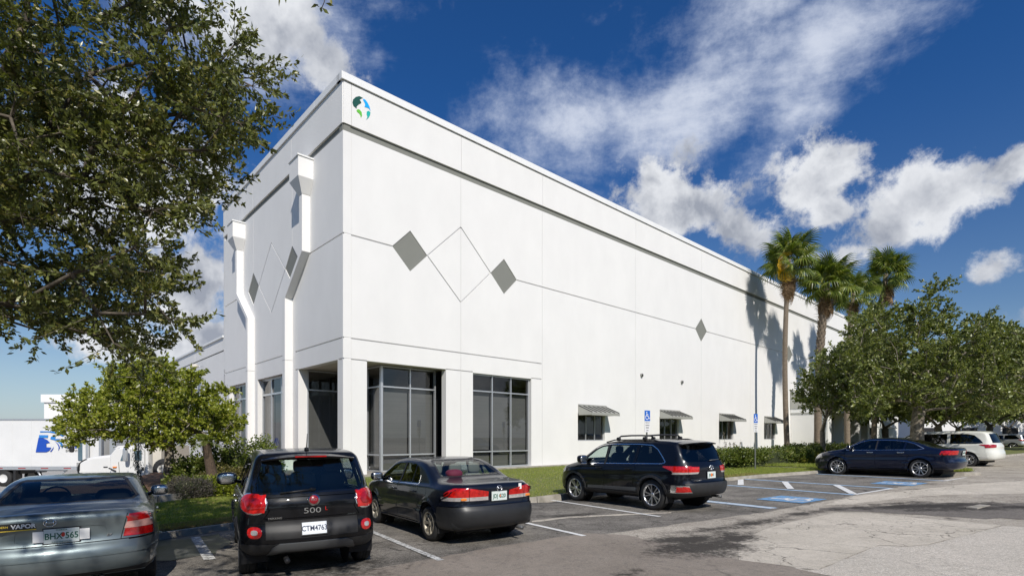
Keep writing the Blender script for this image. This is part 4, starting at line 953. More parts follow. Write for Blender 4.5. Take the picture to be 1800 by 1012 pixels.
def arches(sh, root, axles, R, Wd):
    for i, (ax, az, ar) in enumerate(axles):
        for v in ('L', 'R'): sh.cut(v, circ(ax, az, ar, 26), 'void')
        for sg in (1, -1):
            mb = MB()
            y1, y0 = sg*(Wd/2-.035), sg*(Wd/2-.36); n = 24; V = []
            for k in range(n+1):
                a = math.radians(-25+230*k/n); x, z = ax+(ar+.004)*math.cos(a), az+(ar+.004)*math.sin(a); V += [(x, y1, z), (x, y0, z)]
            mb.add(V, [(2*k, 2*k+1, 2*k+3, 2*k+2) for k in range(n)])
            mb.add([(ax+(ar+.01)*math.cos(2*math.pi*k/20), y0, az+(ar+.01)*math.sin(2*math.pi*k/20)) for k in range(20)], [tuple(range(20))])
            mb.build('wheel_housing', M['dark'], root)
def seats(root, rows, z0, mat, w=.5, hz=.62, head=True, gap=.36):
    for x, n_ in rows:
        mb = MB()
        for y in ((-gap, gap) if n_ == 2 else (-.42, 0, .42)):
            ww = w/2 if n_ == 2 else .20
            mb.sup((x, y, z0+.08), (.26, ww, .10), .45); mb.sup((x-.26, y, z0+.38), (.09, ww*.96, .34), .4, R=Matrix.Rotation(-.22, 3, 'Y'))
            if head: mb.sup((x-.36, y, z0+.80), (.05, .135, .10), .6)
        mb.build('seat', mat, root)
def plate(root, sh, y, z, kind, txt, w=.305, h=.155, tilt=None, tm='green_t', pm_='plate'):
    x, n = sh.x_at(y, z); n = Vector((n.x, 0, n.z*.5)).normalized() if tilt is None else Vector(tilt).normalized(); ex = Vector((0, -1, 0)); ey = n.cross(ex)
    if ey.z < 0: ey = -ey
    o = Vector((x, y, z))+n*.022; Bm = basis(o, ex, ey)
    p = MB().box(-w/2, w/2, -h/2, h/2, -.012, .0).build('number_plate', M[pm_], root); p.matrix_local = Bm
    MB().box(-w/2-.012, w/2+.012, -h/2-.012, h/2+.012, -.018, -.008).build('plate_frame', M['blackp'], p)
    t = text_obj(txt, .095, M[tm], p, Matrix.Translation((0, -.004, .002)), 'plate_characters', .001, sx_=.82, bold=.0015)
    return p, Bm
def badge_txt(root, s, o, ex, ey, size, mat, nm='badge', ext=.004, **k): return text_obj(s, size, mat, root, basis(o, ex, ey), nm, ext, **k)
def mirror(root, sh, x, z, sg, mat, big=1.0, glassm=None):
    y = sh.y_at(x, z, sg); mb = MB(); c = Vector((x-.02, y+sg*.14*big, z+.05)); mb.sup(c, (.075*big, .125*big, .085*big), .6); mb.tube([(x+.02, y-sg*.02, z-.01), c+Vector((0, -sg*.06, -.03))], .028, 8)
    m = mb.build('wing_mirror', mat, root); MB().sup(c+Vector((-.055*big, 0, 0)), (.025, .105*big, .068*big), .6).build('mirror_glass', M['chrome'], m)
def handle(root, sh, x, z, sg, mat, l=.20):
    y = sh.y_at(x, z, sg); mb = MB(); mb.sup((x, y+sg*.028, z), (l/2, .012, .016), .5); mb.tube([(x-l/2+.015, y-.0*sg, z), (x-l/2+.015, y+sg*.028, z)], .011, 6); mb.tube([(x+l/2-.015, y, z), (x+l/2-.015, y+sg*.028, z)], .011, 6); return mb.build('door_handle', mat, root)
def along(pts, n=6):
    out = []
    for a, b in zip(pts[:-1], pts[1:]): out += [(a[0]+(b[0]-a[0])*k/n, a[1]+(b[1]-a[1])*k/n) for k in range(n)]
    return out+[pts[-1]]
def finish(sh, root, paintm, spec, body_skirt=.035):
    """spec: label -> (object name, material, push, skirt)"""
    body = sh.part('body', 'body', paintm, 0, body_skirt, root)
    out = {'body': body}
    for lab, (nm, mt, push, sk) in spec.items():
        for sg in (1, -1, 0):
            if lab.endswith('*'): 
                if sg == 0: continue
                cond = (lambda c, n, s_=sg: c[1]*s_ > 0)
            else:
                if sg != 0: continue
                cond = None
            o = sh.part(lab.rstrip('*'), nm, mt, push, sk, root, cond=cond)
            if o: out[lab+('' if sg == 0 else str(sg))] = o
    return out
def under(root, L, Wd, z0=.2, z1=.5, x0=.5): 
    MB().box(x0, L-.5, -Wd/2+.30, Wd/2-.30, z0-.02, z1).build('underbody', M['dark'], root)
def relabel(sh, f):
    for i in range(len(sh.F)):
        if sh.L[i] == 'body' and f(sh.C[i], sh.CN[i]): sh.L[i] = f(sh.C[i], sh.CN[i])
SECS = [(0.0, .90), (.20, .93), (.34, .975), (.50, .995), (.66, 1.0), (.80, .99), (.95, .968), (1.1, .955), (1.9, .95)]
def split_bar(): pass

def sedan(kind):
    """dark sedan seen from its left rear"""
    L, Wd = 4.81, 1.785
    prof = [(.16, .27), (.05, .34), (.0, .48), (.02, .62), (.055, .665), (.065, .80), (.045, .95), (.075, 1.01), (.16, 1.035), (.45, 1.055), (.86, 1.085), (1.05, 1.15), (1.42, 1.32), (1.66, 1.395), (2.0, 1.435), (2.4, 1.445), (2.75, 1.425), (3.0, 1.37), (3.35, 1.20), (3.66, 1.04), (3.85, .985), (4.25, .90), (4.6, .79), (4.74, .68), (4.80, .50), (4.78, .32), (4.62, .22)]
    ax = [(1.03, .33, .365), (3.745, .33, .365)]
    sh = Shell(prof, L, Wd, [(0, .93), (1, .965), (3.6, .94), (4.8, .86)], SECS, .36, arch=ax, r_roof=.085, r_deck=.10, r_end=.20, bow=(.17, .25), crown=.014)
    rw = [(-.60, 1.125), (.60, 1.125), (.50, 1.36), (.42, 1.385), (-.42, 1.385), (-.50, 1.36)]
    sh.cut('B', rw, 'rear_window', nmin=.12, xr=(.7, 1.9)); sh.strip('B', [(-.62, 1.115), (.62, 1.115), (.515, 1.37), (.43, 1.397), (-.43, 1.397), (-.515, 1.37), (-.62, 1.115)], .022, 'seal', nmin=.1, xr=(.7, 1.9), only=['body'])
    fw = [(-.62, 1.06), (.62, 1.06), (.52, 1.36), (-.52, 1.36)]; sh.cut('F', fw, 'windshield', nmin=.15, xr=(2.8, 3.8))
    w1 = [(2.455, .965), (2.395, 1.335), (2.70, 1.335), (2.95, 1.275), (3.25, 1.13), (3.46, 1.0), (3.46, .965)]
    w2 = [(1.86, .98), (1.86, 1.335), (2.33, 1.345), (2.39, .967)]; w3 = [(1.52, .99), (1.57, 1.12), (1.66, 1.225), (1.83, 1.325), (1.83, .985)]
    for v in 'LR':
        sh.cut(v, w1, 'win1'); sh.cut(v, w2, 'win2'); sh.cut(v, w3, 'win3')
        sh.strip(v, [(2.36, 1.34), (2.425, .96)], .055, 'pillar', only=['body'])
        out = [(3.48, .955), (1.51, .975), (1.545, 1.13), (1.64, 1.25), (1.83, 1.35), (2.38, 1.362), (2.72, 1.352), (2.98, 1.29), (3.28, 1.145), (3.50, .99)]
        sh.strip(v, out[:3], .018, 'trim', only=['body']); sh.strip(v, out[2:], .010, 'seal', only=['body'])
        gp = [(2.44, .95), (2.43, .60), (2.44, .30)]; sh.strip(v, gp, .008, 'gap', only=['body']); sh.strip(v, [(1.50, .96), (1.40, .70), (1.50, .52), (1.52, .29)], .008, 'gap', only=['body']); sh.strip(v, [(3.50, .95), (3.53, .60), (3.44, .29)], .008, 'gap', only=['body'])
        sh.strip(v, [(1.5, .29), (3.46, .29)], .012, 'gap', only=['body'])
        sh.cut(v, [(1.50, .49), (2.41, .49), (2.41, .53), (1.50, .53)], 'moulding'); sh.cut(v, [(2.46, .49), (3.42, .49), (3.42, .53), (2.46, .53)], 'moulding')
        sh.cut(v, squ(1.18, .86, .07, .075), 'flap', only=['body'])
        sh.cut(v, [(.0, .805), (.50, .83), (.42, .90), (.26, .965), (.0, .965)], 'lightr'); sh.cut(v, [(.0, .755), (.52, .755), (.50, .83), (.0, .805)], 'lightc')
        sh.cut(v, [(-.1, .255), (.70, .255), (.68, .50), (.62, .645), (-.1, .655)], 'bumper', only=['body']); sh.strip(v, [(-.05, .66), (.62, .65), (.70, .5)], .007, 'gap', only=['body', 'bumper'])
        sh.cut(v, [(4.42, .62), (4.95, .60), (4.95, .76), (4.5, .80)], 'headlight'); sh.cut(v, [(1.42, .2), (3.40, .2), (3.40, .285), (1.42, .285)], 'sill', only=['body'])
    sh.cut('B', [(-.92, .255), (.92, .255), (.92, .655), (-.92, .655)], 'bumper', xr=(-.2, .7), nmin=.2, only=['body']); sh.strip('B', [(-.9, .66), (.9, .66)], .008, 'gap', xr=(-.2, .6), only=['body', 'bumper'])
    for f in (lambda q: q, mir):
        lr = f([(.90, .965), (.50, .955), (.34, .925), (.21, .90), (.21, .815), (.90, .815)]); lc = f([(.90, .815), (.21, .815), (.21, .755), (.90, .755)])
        sh.cut('B', lr, 'lightr', xr=(-.2, .6), nmin=.3); sh.cut('B', lc, 'lightc', xr=(-.2, .6), nmin=.3); sh.strip('B', f([(.55, .755), (.55, .97)]), .008, 'gap', xr=(-.2, .5))
    sh.strip('B', [(-.55, .97), (-.555, .755), (-.5, .67)], .007, 'gap', xr=(-.2, .5)); 
    root = thing('parked_car', 'blue-black four door sedan with wide red and clear tail lights, third car from the left', 'car')
    arches(sh, root, ax, .31, Wd)
    P = finish(sh, root, M['p_navyblack'], {'rear_window': ('rear_window', M['gcar'], -.003, 0), 'windshield': ('windshield', M['gcar'], -.003, 0), 'win1*': ('window', M['gmid'], -.006, 0), 'win2*': ('window', M['gmid'], -.006, 0), 'win3*': ('window', M['gmid'], -.006, 0),
        'pillar*': ('window_pillar', M['blackp'], -.002, .02), 'trim*': ('window_trim', M['chrome'], .002, .01), 'seal': ('window_seal', M['blackp'], 0, .01), 'moulding*': ('side_moulding', M['p_navyblack'], .014, .02), 'flap*': ('fuel_flap', M['p_navyblack'], .002, .01),
        'lightr*': ('tail_light', M['redb'], .006, .02), 'lightc*': ('tail_light', M['clear'], .006, .02), 'bumper': ('bumper', M['dust'], .012, .03), 'headlight*': ('headlight', M['clear'], .002, .02), 'sill*': ('sill', M['p_navyblack'], .012, .03)})
    for sg in (1, -1):   # amber piece in the clear band
        x = sh.x_at(sg*.62, .785)[0]; MB().sup((x-.008, sg*.63, .785), (.012, .07, .022), .5).build('indicator', M['amber'], root)
    under(root, L, Wd); add_wheels(root, [1.03, 3.745], Wd, .318, .205, .205, 'seven', M['rim_dirty'])
    seats(root, [(2.95, 2), (2.0, 3)], .42, M['cabin_l'])
    MB().box(.92, 1.55, -.62, .62, .98, 1.06).build('parcel_shelf', M['cabin_l'], root); MB().sup((3.45, 0, .92), (.25, .66, .12), .5).build('dashboard', M['cabin'], root)
    for sg in (1, -1): mirror(root, sh, 3.38, 1.0, sg, M['p_navyblack']); [handle(root, sh, x, .84, sg, M['p_navyblack']) for x in (1.66, 2.62)]
    p, Bm = plate(root, sh, -.0, .815, 0, 'JDJ G20'); MB().sup((.012, 0, .0), (.016, .026, .003), .8).build('plate_emblem', M['orange_t'], p)
    x, n = sh.x_at(0, .965); b = MB(); hh = [((-.034, -.03), (-.028, .03)), ((.034, -.03), (.028, .03)), ((-.03, 0), (.03, 0))]
    bo = MB()
    for a, c in hh: bo.tube([(a[0], a[1], 0), (c[0], c[1], 0)], .006, 5)
    bo.tube([(.052*math.cos(t*math.pi/10), .046*math.sin(t*math.pi/10), 0) for t in range(21)], .005, 5)
    q = bo.build('badge', M['chrome'], root); q.matrix_local = basis((x-.012, 0, .94), (0, -1, 0), (0.05, 0, 1))
    x = sh.x_at(-.45, .95)[0]; MB().box(x-.01, x-.006, -.48, -.42, .90, 1.0).build('sticker', M['white_trim'], root)
    MB().tube([(.35, -.45, .235), (.02, -.45, .225)], .03, 10).build('exhaust', M['greyp'], root)
    MB().sup((1.12, .30, 1.15), (.14, .16, .09), .8).build('cushion', pm('maroon_cushion', (.10, .008, .03), .8), root)
    return root, ax

def hatch():
    L, Wd = 4.27, 1.785
    prof = [(.24, .32), (.09, .37), (.01, .50), (.01, .64), (.045, .70), (.04, .85), (.05, 1.0), (.10, 1.10), (.17, 1.20), (.30, 1.42), (.38, 1.56), (.42, 1.62), (.52, 1.645), (.9, 1.672), (1.5, 1.685), (2.1, 1.675), (2.6, 1.62), (2.95, 1.50), (3.35, 1.24), (3.52, 1.13), (3.75, 1.07), (4.02, .97), (4.18, .82), (4.26, .6), (4.25, .4), (4.1, .24)]
    ax = [(.83, .34, .375), (3.44, .34, .375)]
    sh = Shell(prof, L, Wd, [(0, 1.06), (1, 1.06), (3.4, 1.02), (4.2, .95)], SECS[:6]+[(1.05, .965), (1.9, .95)], .30, arch=ax, r_roof=.085, r_deck=.12, r_end=.24, bow=(.20, .30), crown=.02, taper=(.06, .18), spine_z=.75)
    rw = [(-.66, 1.125), (.66, 1.125), (.69, 1.20), (.585, 1.52), (.55, 1.545), (-.55, 1.545), (-.585, 1.52), (-.69, 1.20)]
    sh.cut('B', rw, 'rear_window', nmin=.3, xr=(-.1, .8)); sh.cut('B', [(-.72, 1.10), (.72, 1.10), (.76, 1.19), (.64, 1.55), (.60, 1.575), (-.60, 1.575), (-.64, 1.55), (-.76, 1.19)], 'glass_border', nmin=.2, xr=(-.1, .8), only=['body'])
    sh.cut('F', [(-.62, 1.17), (.62, 1.17), (.54, 1.57), (-.54, 1.57)], 'windshield', nmin=.2, xr=(2.4, 3.6))
    w1 = [(1.98, 1.06), (1.98, 1.545), (2.40, 1.535), (2.70, 1.46), (3.0, 1.28), (3.2, 1.12), (3.2, 1.06)]; w2 = [(1.02, 1.08), (1.02, 1.535), (1.90, 1.555), (1.90, 1.065)]; w3 = [(.50, 1.10), (.56, 1.30), (.66, 1.48), (.93, 1.53), (.93, 1.085)]
    for v in 'LR':
        for w_, n_ in ((w1, 'win1'), (w2, 'win2'), (w3, 'win3')): sh.cut(v, w_, n_)
        sh.strip(v, [(.46, 1.075), (3.25, 1.045)], .02, 'trim', only=['body']); sh.strip(v, [(1.94, 1.56), (1.94, 1.05)], .06, 'pillar', only=['body']); sh.strip(v, [(.975, 1.56), (.975, 1.08)], .05, 'pillar', only=['body'])
        sh.strip(v, [(1.95, 1.04), (1.94, .35)], .008, 'gap', only=['body']); sh.strip(v, [(.96, 1.05), (1.18, .80), (1.25, .5)], .008, 'gap', only=['body']); sh.strip(v, [(3.1, 1.04), (3.0, .35)], .008, 'gap', only=['body'])
        for a_, r_ in ((.83, .43), (3.44, .43)): sh.cut(v, circ(a_, .34, r_, 26), 'clad', only=['body'])
        sh.cut(v, [(-.1, .2), (4.4, .2), (4.4, .46), (-.1, .46)], 'clad', only=['body'])
        sh.cut(v, squ(.12, .99, .12, .115, .88), 'light'); sh.cut(v, squ(.86, .92, .07, .07), 'flap', only=['body'])
    for f in (lambda q: q, mir):
        sh.cut('B', f(squ(.705, .99, .155, .142, .88)), 'light_rim', xr=(-.1, .5), nmin=.25, only=['body']); sh.cut('B', f(squ(.705, .99, .139, .124, .88)), 'light', xr=(-.1, .5), nmin=.25); sh.cut('B', f(squ(.70, .99, .085, .072, .9)), 'light_in', xr=(-.1, .5), nmin=.25)
        sh.cut('B', f(squ(.70, .625, .080, .074, .85)), 'fog', xr=(-.2, .5), nmin=.3); sh.cut('B', f(squ(.70, .625, .036, .030)), 'fog_c', xr=(-.2, .5), nmin=.3)
    sh.cut('B', [(-.95, .2), (.95, .2), (.95, .47), (-.95, .47)], 'clad', xr=(-.2, .6), nmin=.1, only=['body'])
    sh.cut('B', [(-.58, .53), (.58, .53), (.58, .77), (-.58, .77)], 'insert', xr=(-.2, .4), nmin=.3, only=['body'])
    sh.cut('B', [(-.56, .32), (-.50, .43), (-.42, .475), (.42, .475), (.50, .43), (.56, .32), (.48, .32), (.40, .37), (-.40, .37), (-.48, .32)], 'skid', xr=(-.2, .5), nmin=.1)
    sh.strip('B', [(-.80, 1.08), (-.62, 1.06), (.62, 1.06), (.80, 1.08)], .009, 'gap', xr=(-.2, .4), nmin=.3, only=['body', 'glass_border']); sh.strip('B', [(-.60, 1.05), (-.53, .90), (-.60, .79), (.60, .79), (.53, .90), (.60, 1.05)], .008, 'gap', xr=(-.2, .4), nmin=.3, only=['body'])
    root = thing('parked_car', 'black tall hatchback seen from behind with round red tail lights', 'car')
    arches(sh, root, ax, .33, Wd)
    finish(sh, root, M['p_black'], {'rear_window': ('rear_window', M['gcar'], -.004, 0), 'glass_border': ('window_border', M['gdark'] if False else pm('gloss_black', (.004, .004, .005), .08, coat=1), 0, .02), 'windshield': ('windshield', M['gcar'], -.004, 0), 'win1*': ('window', M['gcar'], -.006, 0), 'win2*': ('window', M['gmid'], -.006, 0), 'win3*': ('window', M['gmid'], -.006, 0),
        'pillar*': ('window_pillar', M['blackp'], -.002, .02), 'trim*': ('window_trim', M['chrome'], .003, .01), 'clad': ('wheel_arch_cladding', M['blackp'], .010, .03), 'light_rim*': ('light_surround', M['chrome'], .006, .02), 'light*': ('tail_light', M['redb'], .016, .03), 'light_in*': ('inner_lens', M['red'], .024, .03), 'fog*': ('fog_light', M['redb'], .010, .02), 'fog_c*': ('reversing_lamp', M['clear'], .016, .02),
        'insert': ('number_plate_recess', M['blackp'], -.008, .02), 'skid': ('skid_plate', M['greyp'], .022, .04), 'flap*': ('fuel_flap', M['p_black'], .002, .01)})
    under(root, L, Wd, .26, .5, .6); add_wheels(root, [.83, 3.44], Wd, .335, .215, .22, 'five_twin', M['rim'])
    seats(root, [(2.45, 2), (1.45, 3)], .62, M['cabin']); MB().sup((3.0, 0, 1.0), (.25, .64, .13), .5).build('dashboard', M['cabin'], root); MB().box(.35, 1.1, -.6, .6, .98, 1.02).build('parcel_shelf', M['cabin'], root)
    for sg in (1, -1): mirror(root, sh, 2.98, 1.13, sg, M['p_black'], 1.25); [handle(root, sh, x, .96, sg, M['chrome']) for x in (1.2, 2.12)]
    # spoiler with brake lamp, wiper, aerial, badges
    mb = MB(); V = []
    for y in np.linspace(-.60, .60, 13):
        e = abs(y)/.60; V += [(.40+.10*e**2, y, 1.615-.035*e**2), (.24+.12*e**2, y, 1.585-.045*e**2), (.25+.12*e**2, y, 1.565-.045*e**2), (.46+.10*e**2, y, 1.57-.035*e**2)]
    mb.add(V, [(4*i+a, 4*i+(a+1) % 4, 4*i+4+(a+1) % 4, 4*i+4+a) for i in range(12) for a in range(4)]+[(3, 2, 1, 0), (48, 49, 50, 51)]); spo = mb.build('spoiler', M['p_black'], root)
    MB().box(.232, .262, -.20, .20, 1.568, 1.588).build('brake_light', M['red'], spo)
    x, n = sh.x_at(0, 1.16); MB().tube([(x-.03, -.02, 1.145), (x-.03, .40, 1.115)], [.016, .010], 6).sup((x-.02, 0, 1.145), (.03, .04, .025), .7).build('wiper', M['blackp'], root)
    MB().sup((.66, 0, 1.672), (.06, .03, .03), .8).tube([(.66, 0, 1.69), (.56, 0, 1.89)], [.007, .004], 6).build('aerial', M['blackp'], root)
    x, n = sh.x_at(0, .95); bd = MB().lathe([(0, 0), (.058, 0), (.058, -.004), (.075, -.004), (.078, .004), (.0, .004)], n=24).build('badge', M['chrome'], root); bd.matrix_local = basis((x-.012, 0, 1.015), (0, -1, 0), (.08, 0, 1))
    MB().lathe([(0, .006), (.056, .006), (.058, .002)], n=20).build('badge_centre', pm('badge_red', (.25, .01, .02), .3), bd); text_obj('FIAT', .042, M['chrome'], bd, Matrix.Translation((0, 0, .008)), 'badge_lettering', sx_=.9)
    badge_txt(root, '500', (x-.012, .02, .875), (0, -1, 0), (.02, 0, 1), .10, M['chrome'], 'model_lettering', ext=.006, sx_=1.5); badge_txt(root, 'L', (x-.010, -.155, .89), (0, -1, 0), (.02, 0, 1), .07, M['redb'], 'model_lettering', ext=.006)
    x3 = sh.x_at(.46, .80)[0]; badge_txt(root, 'TREKKING', (x3-.008, .47, .80), (0, -1, 0), (.02, 0, 1), .035, M['chrome'], 'trim_lettering')
    plate(root, sh, 0, .645, 0, 'CTM4763', tm='dark_t', pm_='plate_w')
    MB().tube([(.3, .33, .25), (.04, .33, .245)], .035, 10).build('exhaust', M['blackp'], root)
    return root, ax

def suv():
    L, Wd = 4.89, 1.925
    prof = [(.22, .36), (.08, .40), (.01, .50), (.0, .66), (.04, .74), (.05, .92), (.06, 1.06), (.12, 1.16), (.22, 1.32), (.36, 1.54), (.44, 1.64), (.60, 1.675), (1.0, 1.705), (1.7, 1.725), (2.3, 1.715), (2.8, 1.665), (3.1, 1.58), (3.5, 1.34), (3.75, 1.19), (3.95, 1.13), (4.35, 1.05), (4.65, .95), (4.80, .80), (4.87, .6), (4.86, .4), (4.7, .28)]
    ax = [(1.06, .375, .425), (3.85, .375, .425)]
    sh = Shell(prof, L, Wd, [(0, 1.14), (1, 1.12), (3.6, 1.06), (4.8, .95)], [(0, .90), (.2, .93), (.34, .965), (.5, .99), (.7, 1.0), (.86, .995), (1.02, .97), (1.12, .958), (2, .95)], .30, arch=ax, r_roof=.09, r_deck=.12, r_end=.24, bow=(.22, .32), crown=.018, taper=(.08, .16), spine_z=.75, shoulder=.010)
    sh.cut('B', [(-.66, 1.175), (.66, 1.175), (.74, 1.26), (.62, 1.56), (.58, 1.585), (-.58, 1.585), (-.62, 1.56), (-.74, 1.26)], 'rear_window', nmin=.25, xr=(-.1, .9))
    sh.cut('F', [(-.68, 1.22), (.68, 1.22), (.58, 1.61), (-.58, 1.61)], 'windshield', nmin=.2, xr=(2.6, 3.9))
    w1 = [(2.72, 1.115), (2.68, 1.565), (2.88, 1.555), (3.10, 1.47), (3.36, 1.29), (3.55, 1.14), (3.55, 1.10)]; w2 = [(1.69, 1.135), (1.63, 1.575), (2.58, 1.585), (2.64, 1.117)]; w3 = [(.72, 1.17), (.80, 1.26), (.98, 1.44), (1.16, 1.545), (1.55, 1.575), (1.60, 1.14)]
    for v in 'LR':
        sh.cut(v, w1, 'win1'); sh.cut(v, w2, 'win2'); sh.cut(v, w3, 'win3')
        sh.strip(v, [(2.63, 1.58), (2.68, 1.11)], .075, 'pillar', only=['body'])
        sh.strip(v, [(3.6, 1.085), (.80, 1.135), (.70, 1.155), (.68, 1.185), (.77, 1.285), (.96, 1.475), (1.15, 1.578), (1.58, 1.605), (2.6, 1.612), (2.9, 1.58), (3.1, 1.50)], .020, 'trim', only=['body'])
        sh.strip(v, [(1.60, 1.60), (1.66, 1.14), (1.56, .98), (1.66, .62), (1.6, .45)], .008, 'gap', only=['body']); sh.strip(v, [(2.68, 1.10), (2.68, .42)], .008, 'gap', only=['body']); sh.strip(v, [(3.58, 1.08), (3.60, .7), (3.40, .42)], .008, 'gap', only=['body'])
        for a_, r_ in ((1.06, .485), (3.85, .485)): sh.cut(v, circ(a_, .375, r_, 26), 'clad', only=['body'])
        sh.cut(v, [(-.2, .2), (5, .2), (5, .40), (-.2, .40)], 'clad', only=['body']); sh.cut(v, [(-.2, .36), (.62, .36), (.40, .46), (-.2, .50)], 'clad', only=['body'])
        sh.cut(v, [(-.2, .94), (.40, .95), (.72, 1.06), (.70, 1.085), (-.2, 1.075)], 'lightr', only=['body']); sh.cut(v, [(-.2, .895), (.30, .90), (.48, .965), (.40, .955), (-.2, .94)], 'lightc', only=['body'])
        sh.cut(v, [(4.25, .84), (4.9, .70), (4.9, .86), (4.5, .97), (4.3, .96)], 'headlight')
        sh.cut(v, [(1.5, .43), (3.3, .43), (3.3, .50), (1.55, .53)], 'mould', only=['body'])
    for f in (lambda q: q, mir):
        sh.cut('B', f([(1.0, .94), (.42, .94), (.40, 1.06), (1.0, 1.075)]), 'lightr', xr=(-.2, .8), nmin=.2); sh.cut('B', f([(1.0, .89), (.46, .90), (.42, .94), (1.0, .94)]), 'lightc', xr=(-.2, .8), nmin=.2); sh.strip('B', f([(.70, .88), (.70, 1.08)]), .008, 'gap', xr=(-.2, .6))
        sh.cut('B', f([(.74, .46), (.93, .46), (.93, .64), (.82, .63)]), 'fogtrim', xr=(-.2, .8), nmin=.15); sh.cut('B', f([(.79, .48), (.90, .48), (.90, .60), (.84, .60)]), 'fog', xr=(-.2, .8), nmin=.15)
    for v in 'LR': sh.cut(v, [(.10, .465), (.32, .46), (.30, .64), (.12, .63)], 'fogtrim', only=['body', 'clad']); sh.cut(v, [(.10, .49), (.27, .485), (.22, .615), (.12, .60)], 'fog', only=['fogtrim'])
    sh.cut('B', [(-1, .3), (1, .3), (1, .46), (-1, .46)], 'clad', xr=(-.2, .9), nmin=.1, only=['body']); sh.cut('B', [(-.74, .46), (.74, .46), (.80, .68), (-.80, .68)], 'bump', xr=(-.2, .6), nmin=.2, only=['body'])
    sh.strip('B', [(-.70, 1.12), (-.70, .78), (-.60, .70), (.60, .70), (.70, .78), (.70, 1.12)], .009, 'gap', xr=(-.2, .5), nmin=.25, only=['body'])
    root = thing('parked_car', 'large black suv with roof bars and chrome edged windows beside the lawn', 'car'); arches(sh, root, ax, .37, Wd)
    finish(sh, root, M['p_suv'], {'rear_window': ('rear_window', M['gdark'], -.004, 0), 'windshield': ('windshield', M['gcar'], -.004, 0), 'win1*': ('window', M['gcar'], -.006, 0), 'win2*': ('window', M['gmid'], -.006, 0), 'win3*': ('window', M['gdark'], -.006, 0),
        'pillar*': ('window_pillar', M['blackp'], -.002, .02), 'trim*': ('window_trim', M['chrome'], .004, .01), 'clad': ('wheel_arch_cladding', M['blackp'], .016, .03), 'lightr*': ('tail_light', M['redb'], .012, .03), 'lightc*': ('tail_light', M['clear'], .012, .03), 'fogtrim*': ('fog_light_surround', M['chrome'], .012, .02), 'fog*': ('fog_light', M['redb'], .014, .02), 'bump': ('bumper', M['blackp'], .018, .04), 'headlight*': ('headlight', M['clear'], .002, .02), 'mould*': ('side_moulding', M['greyp'], .006, .01)})
    under(root, L, Wd, .28, .55, .6); add_wheels(root, [1.06, 3.85], Wd, .385, .235, .262, 'five_twin', M['rim'])
    seats(root, [(3.0, 2), (2.05, 3), (1.2, 3)], .66, M['cabin_l']); MB().sup((3.5, 0, 1.02), (.25, .68, .14), .5).build('dashboard', M['cabin'], root)
    for sg in (1, -1): mirror(root, sh, 3.42, 1.16, sg, M['p_suv'], 1.25); [handle(root, sh, x, .98, sg, M['p_suv'], .22) for x in (1.80, 2.85)]
    for sg in (1, -1):
        MB().tube([(1.0, sg*.68, 1.67), (1.2, sg*.68, 1.715), (2.5, sg*.68, 1.72), (2.8, sg*.68, 1.66)], .018, 6).build('roof_rail', M['blackp'], root)
    for x in (1.45, 2.35):
        c = MB().tube([(x, -.70, 1.70), (x, -.69, 1.77), (x, -.60, 1.815), (x, -.2, 1.83), (x, .2, 1.83), (x, .60, 1.815), (x, .69, 1.77), (x, .70, 1.70)], .022, 8)
        for sg in (1, -1): c.sup((x, sg*.69, 1.74), (.07, .03, .05), .6)
        c.build('roof_bar', M['blackp'], root)
    mb = MB(); V = []
    for y in np.linspace(-.66, .66, 13):
        e = abs(y)/.66; V += [(.52+.10*e**2, y, 1.672-.03*e**2), (.20+.14*e**2, y, 1.640-.04*e**2), (.22+.14*e**2, y, 1.615-.04*e**2), (.50+.10*e**2, y, 1.60-.03*e**2)]
    mb.add(V, [(4*i+a, 4*i+(a+1) % 4, 4*i+4+(a+1) % 4, 4*i+4+a) for i in range(12) for a in range(4)]+[(3, 2, 1, 0), (48, 49, 50, 51)]); mb.build('spoiler', M['p_suv'], root)
    x, n = sh.x_at(0, 1.0); bo = MB(); 
    for a, b in ((.085, .055), (.028, .052), (.06, .02)): bo.tube([(a*math.cos(t*math.pi/12), b*math.sin(t*math.pi/12)+(.02 if b == .02 else 0), 0) for t in range(25)], .007, 5)
    q = bo.build('badge', M['chrome'], root); q.matrix_local = basis((x-.015, 0, 1.03), (0, -1, 0), (.1, 0, 1))
    x3 = sh.x_at(.5, .745)[0]; badge_txt(root, 'HIGHLANDER', (x3-.01, .42, .745), (0, -1, 0), (.02, 0, 1), .045, M['chrome'], 'model_lettering')
    p, Bm = plate(root, sh, 0, .86, 0, 'JKS 41'); MB().sup((0, 0, .003), (.035, .04, .003), .8).build('plate_emblem', M['orange_t'], p)
    x = sh.x_at(0, 1.22)[0]; MB().tube([(x-.03, -.05, 1.20), (x-.03, -.42, 1.215)], .011, 6).build('wiper', M['greyp'], root)
    MB().tube([(.4, -.5, .31), (.12, -.5, .30)], .032, 10).build('exhaust', M['greyp'], root)
    return root, ax

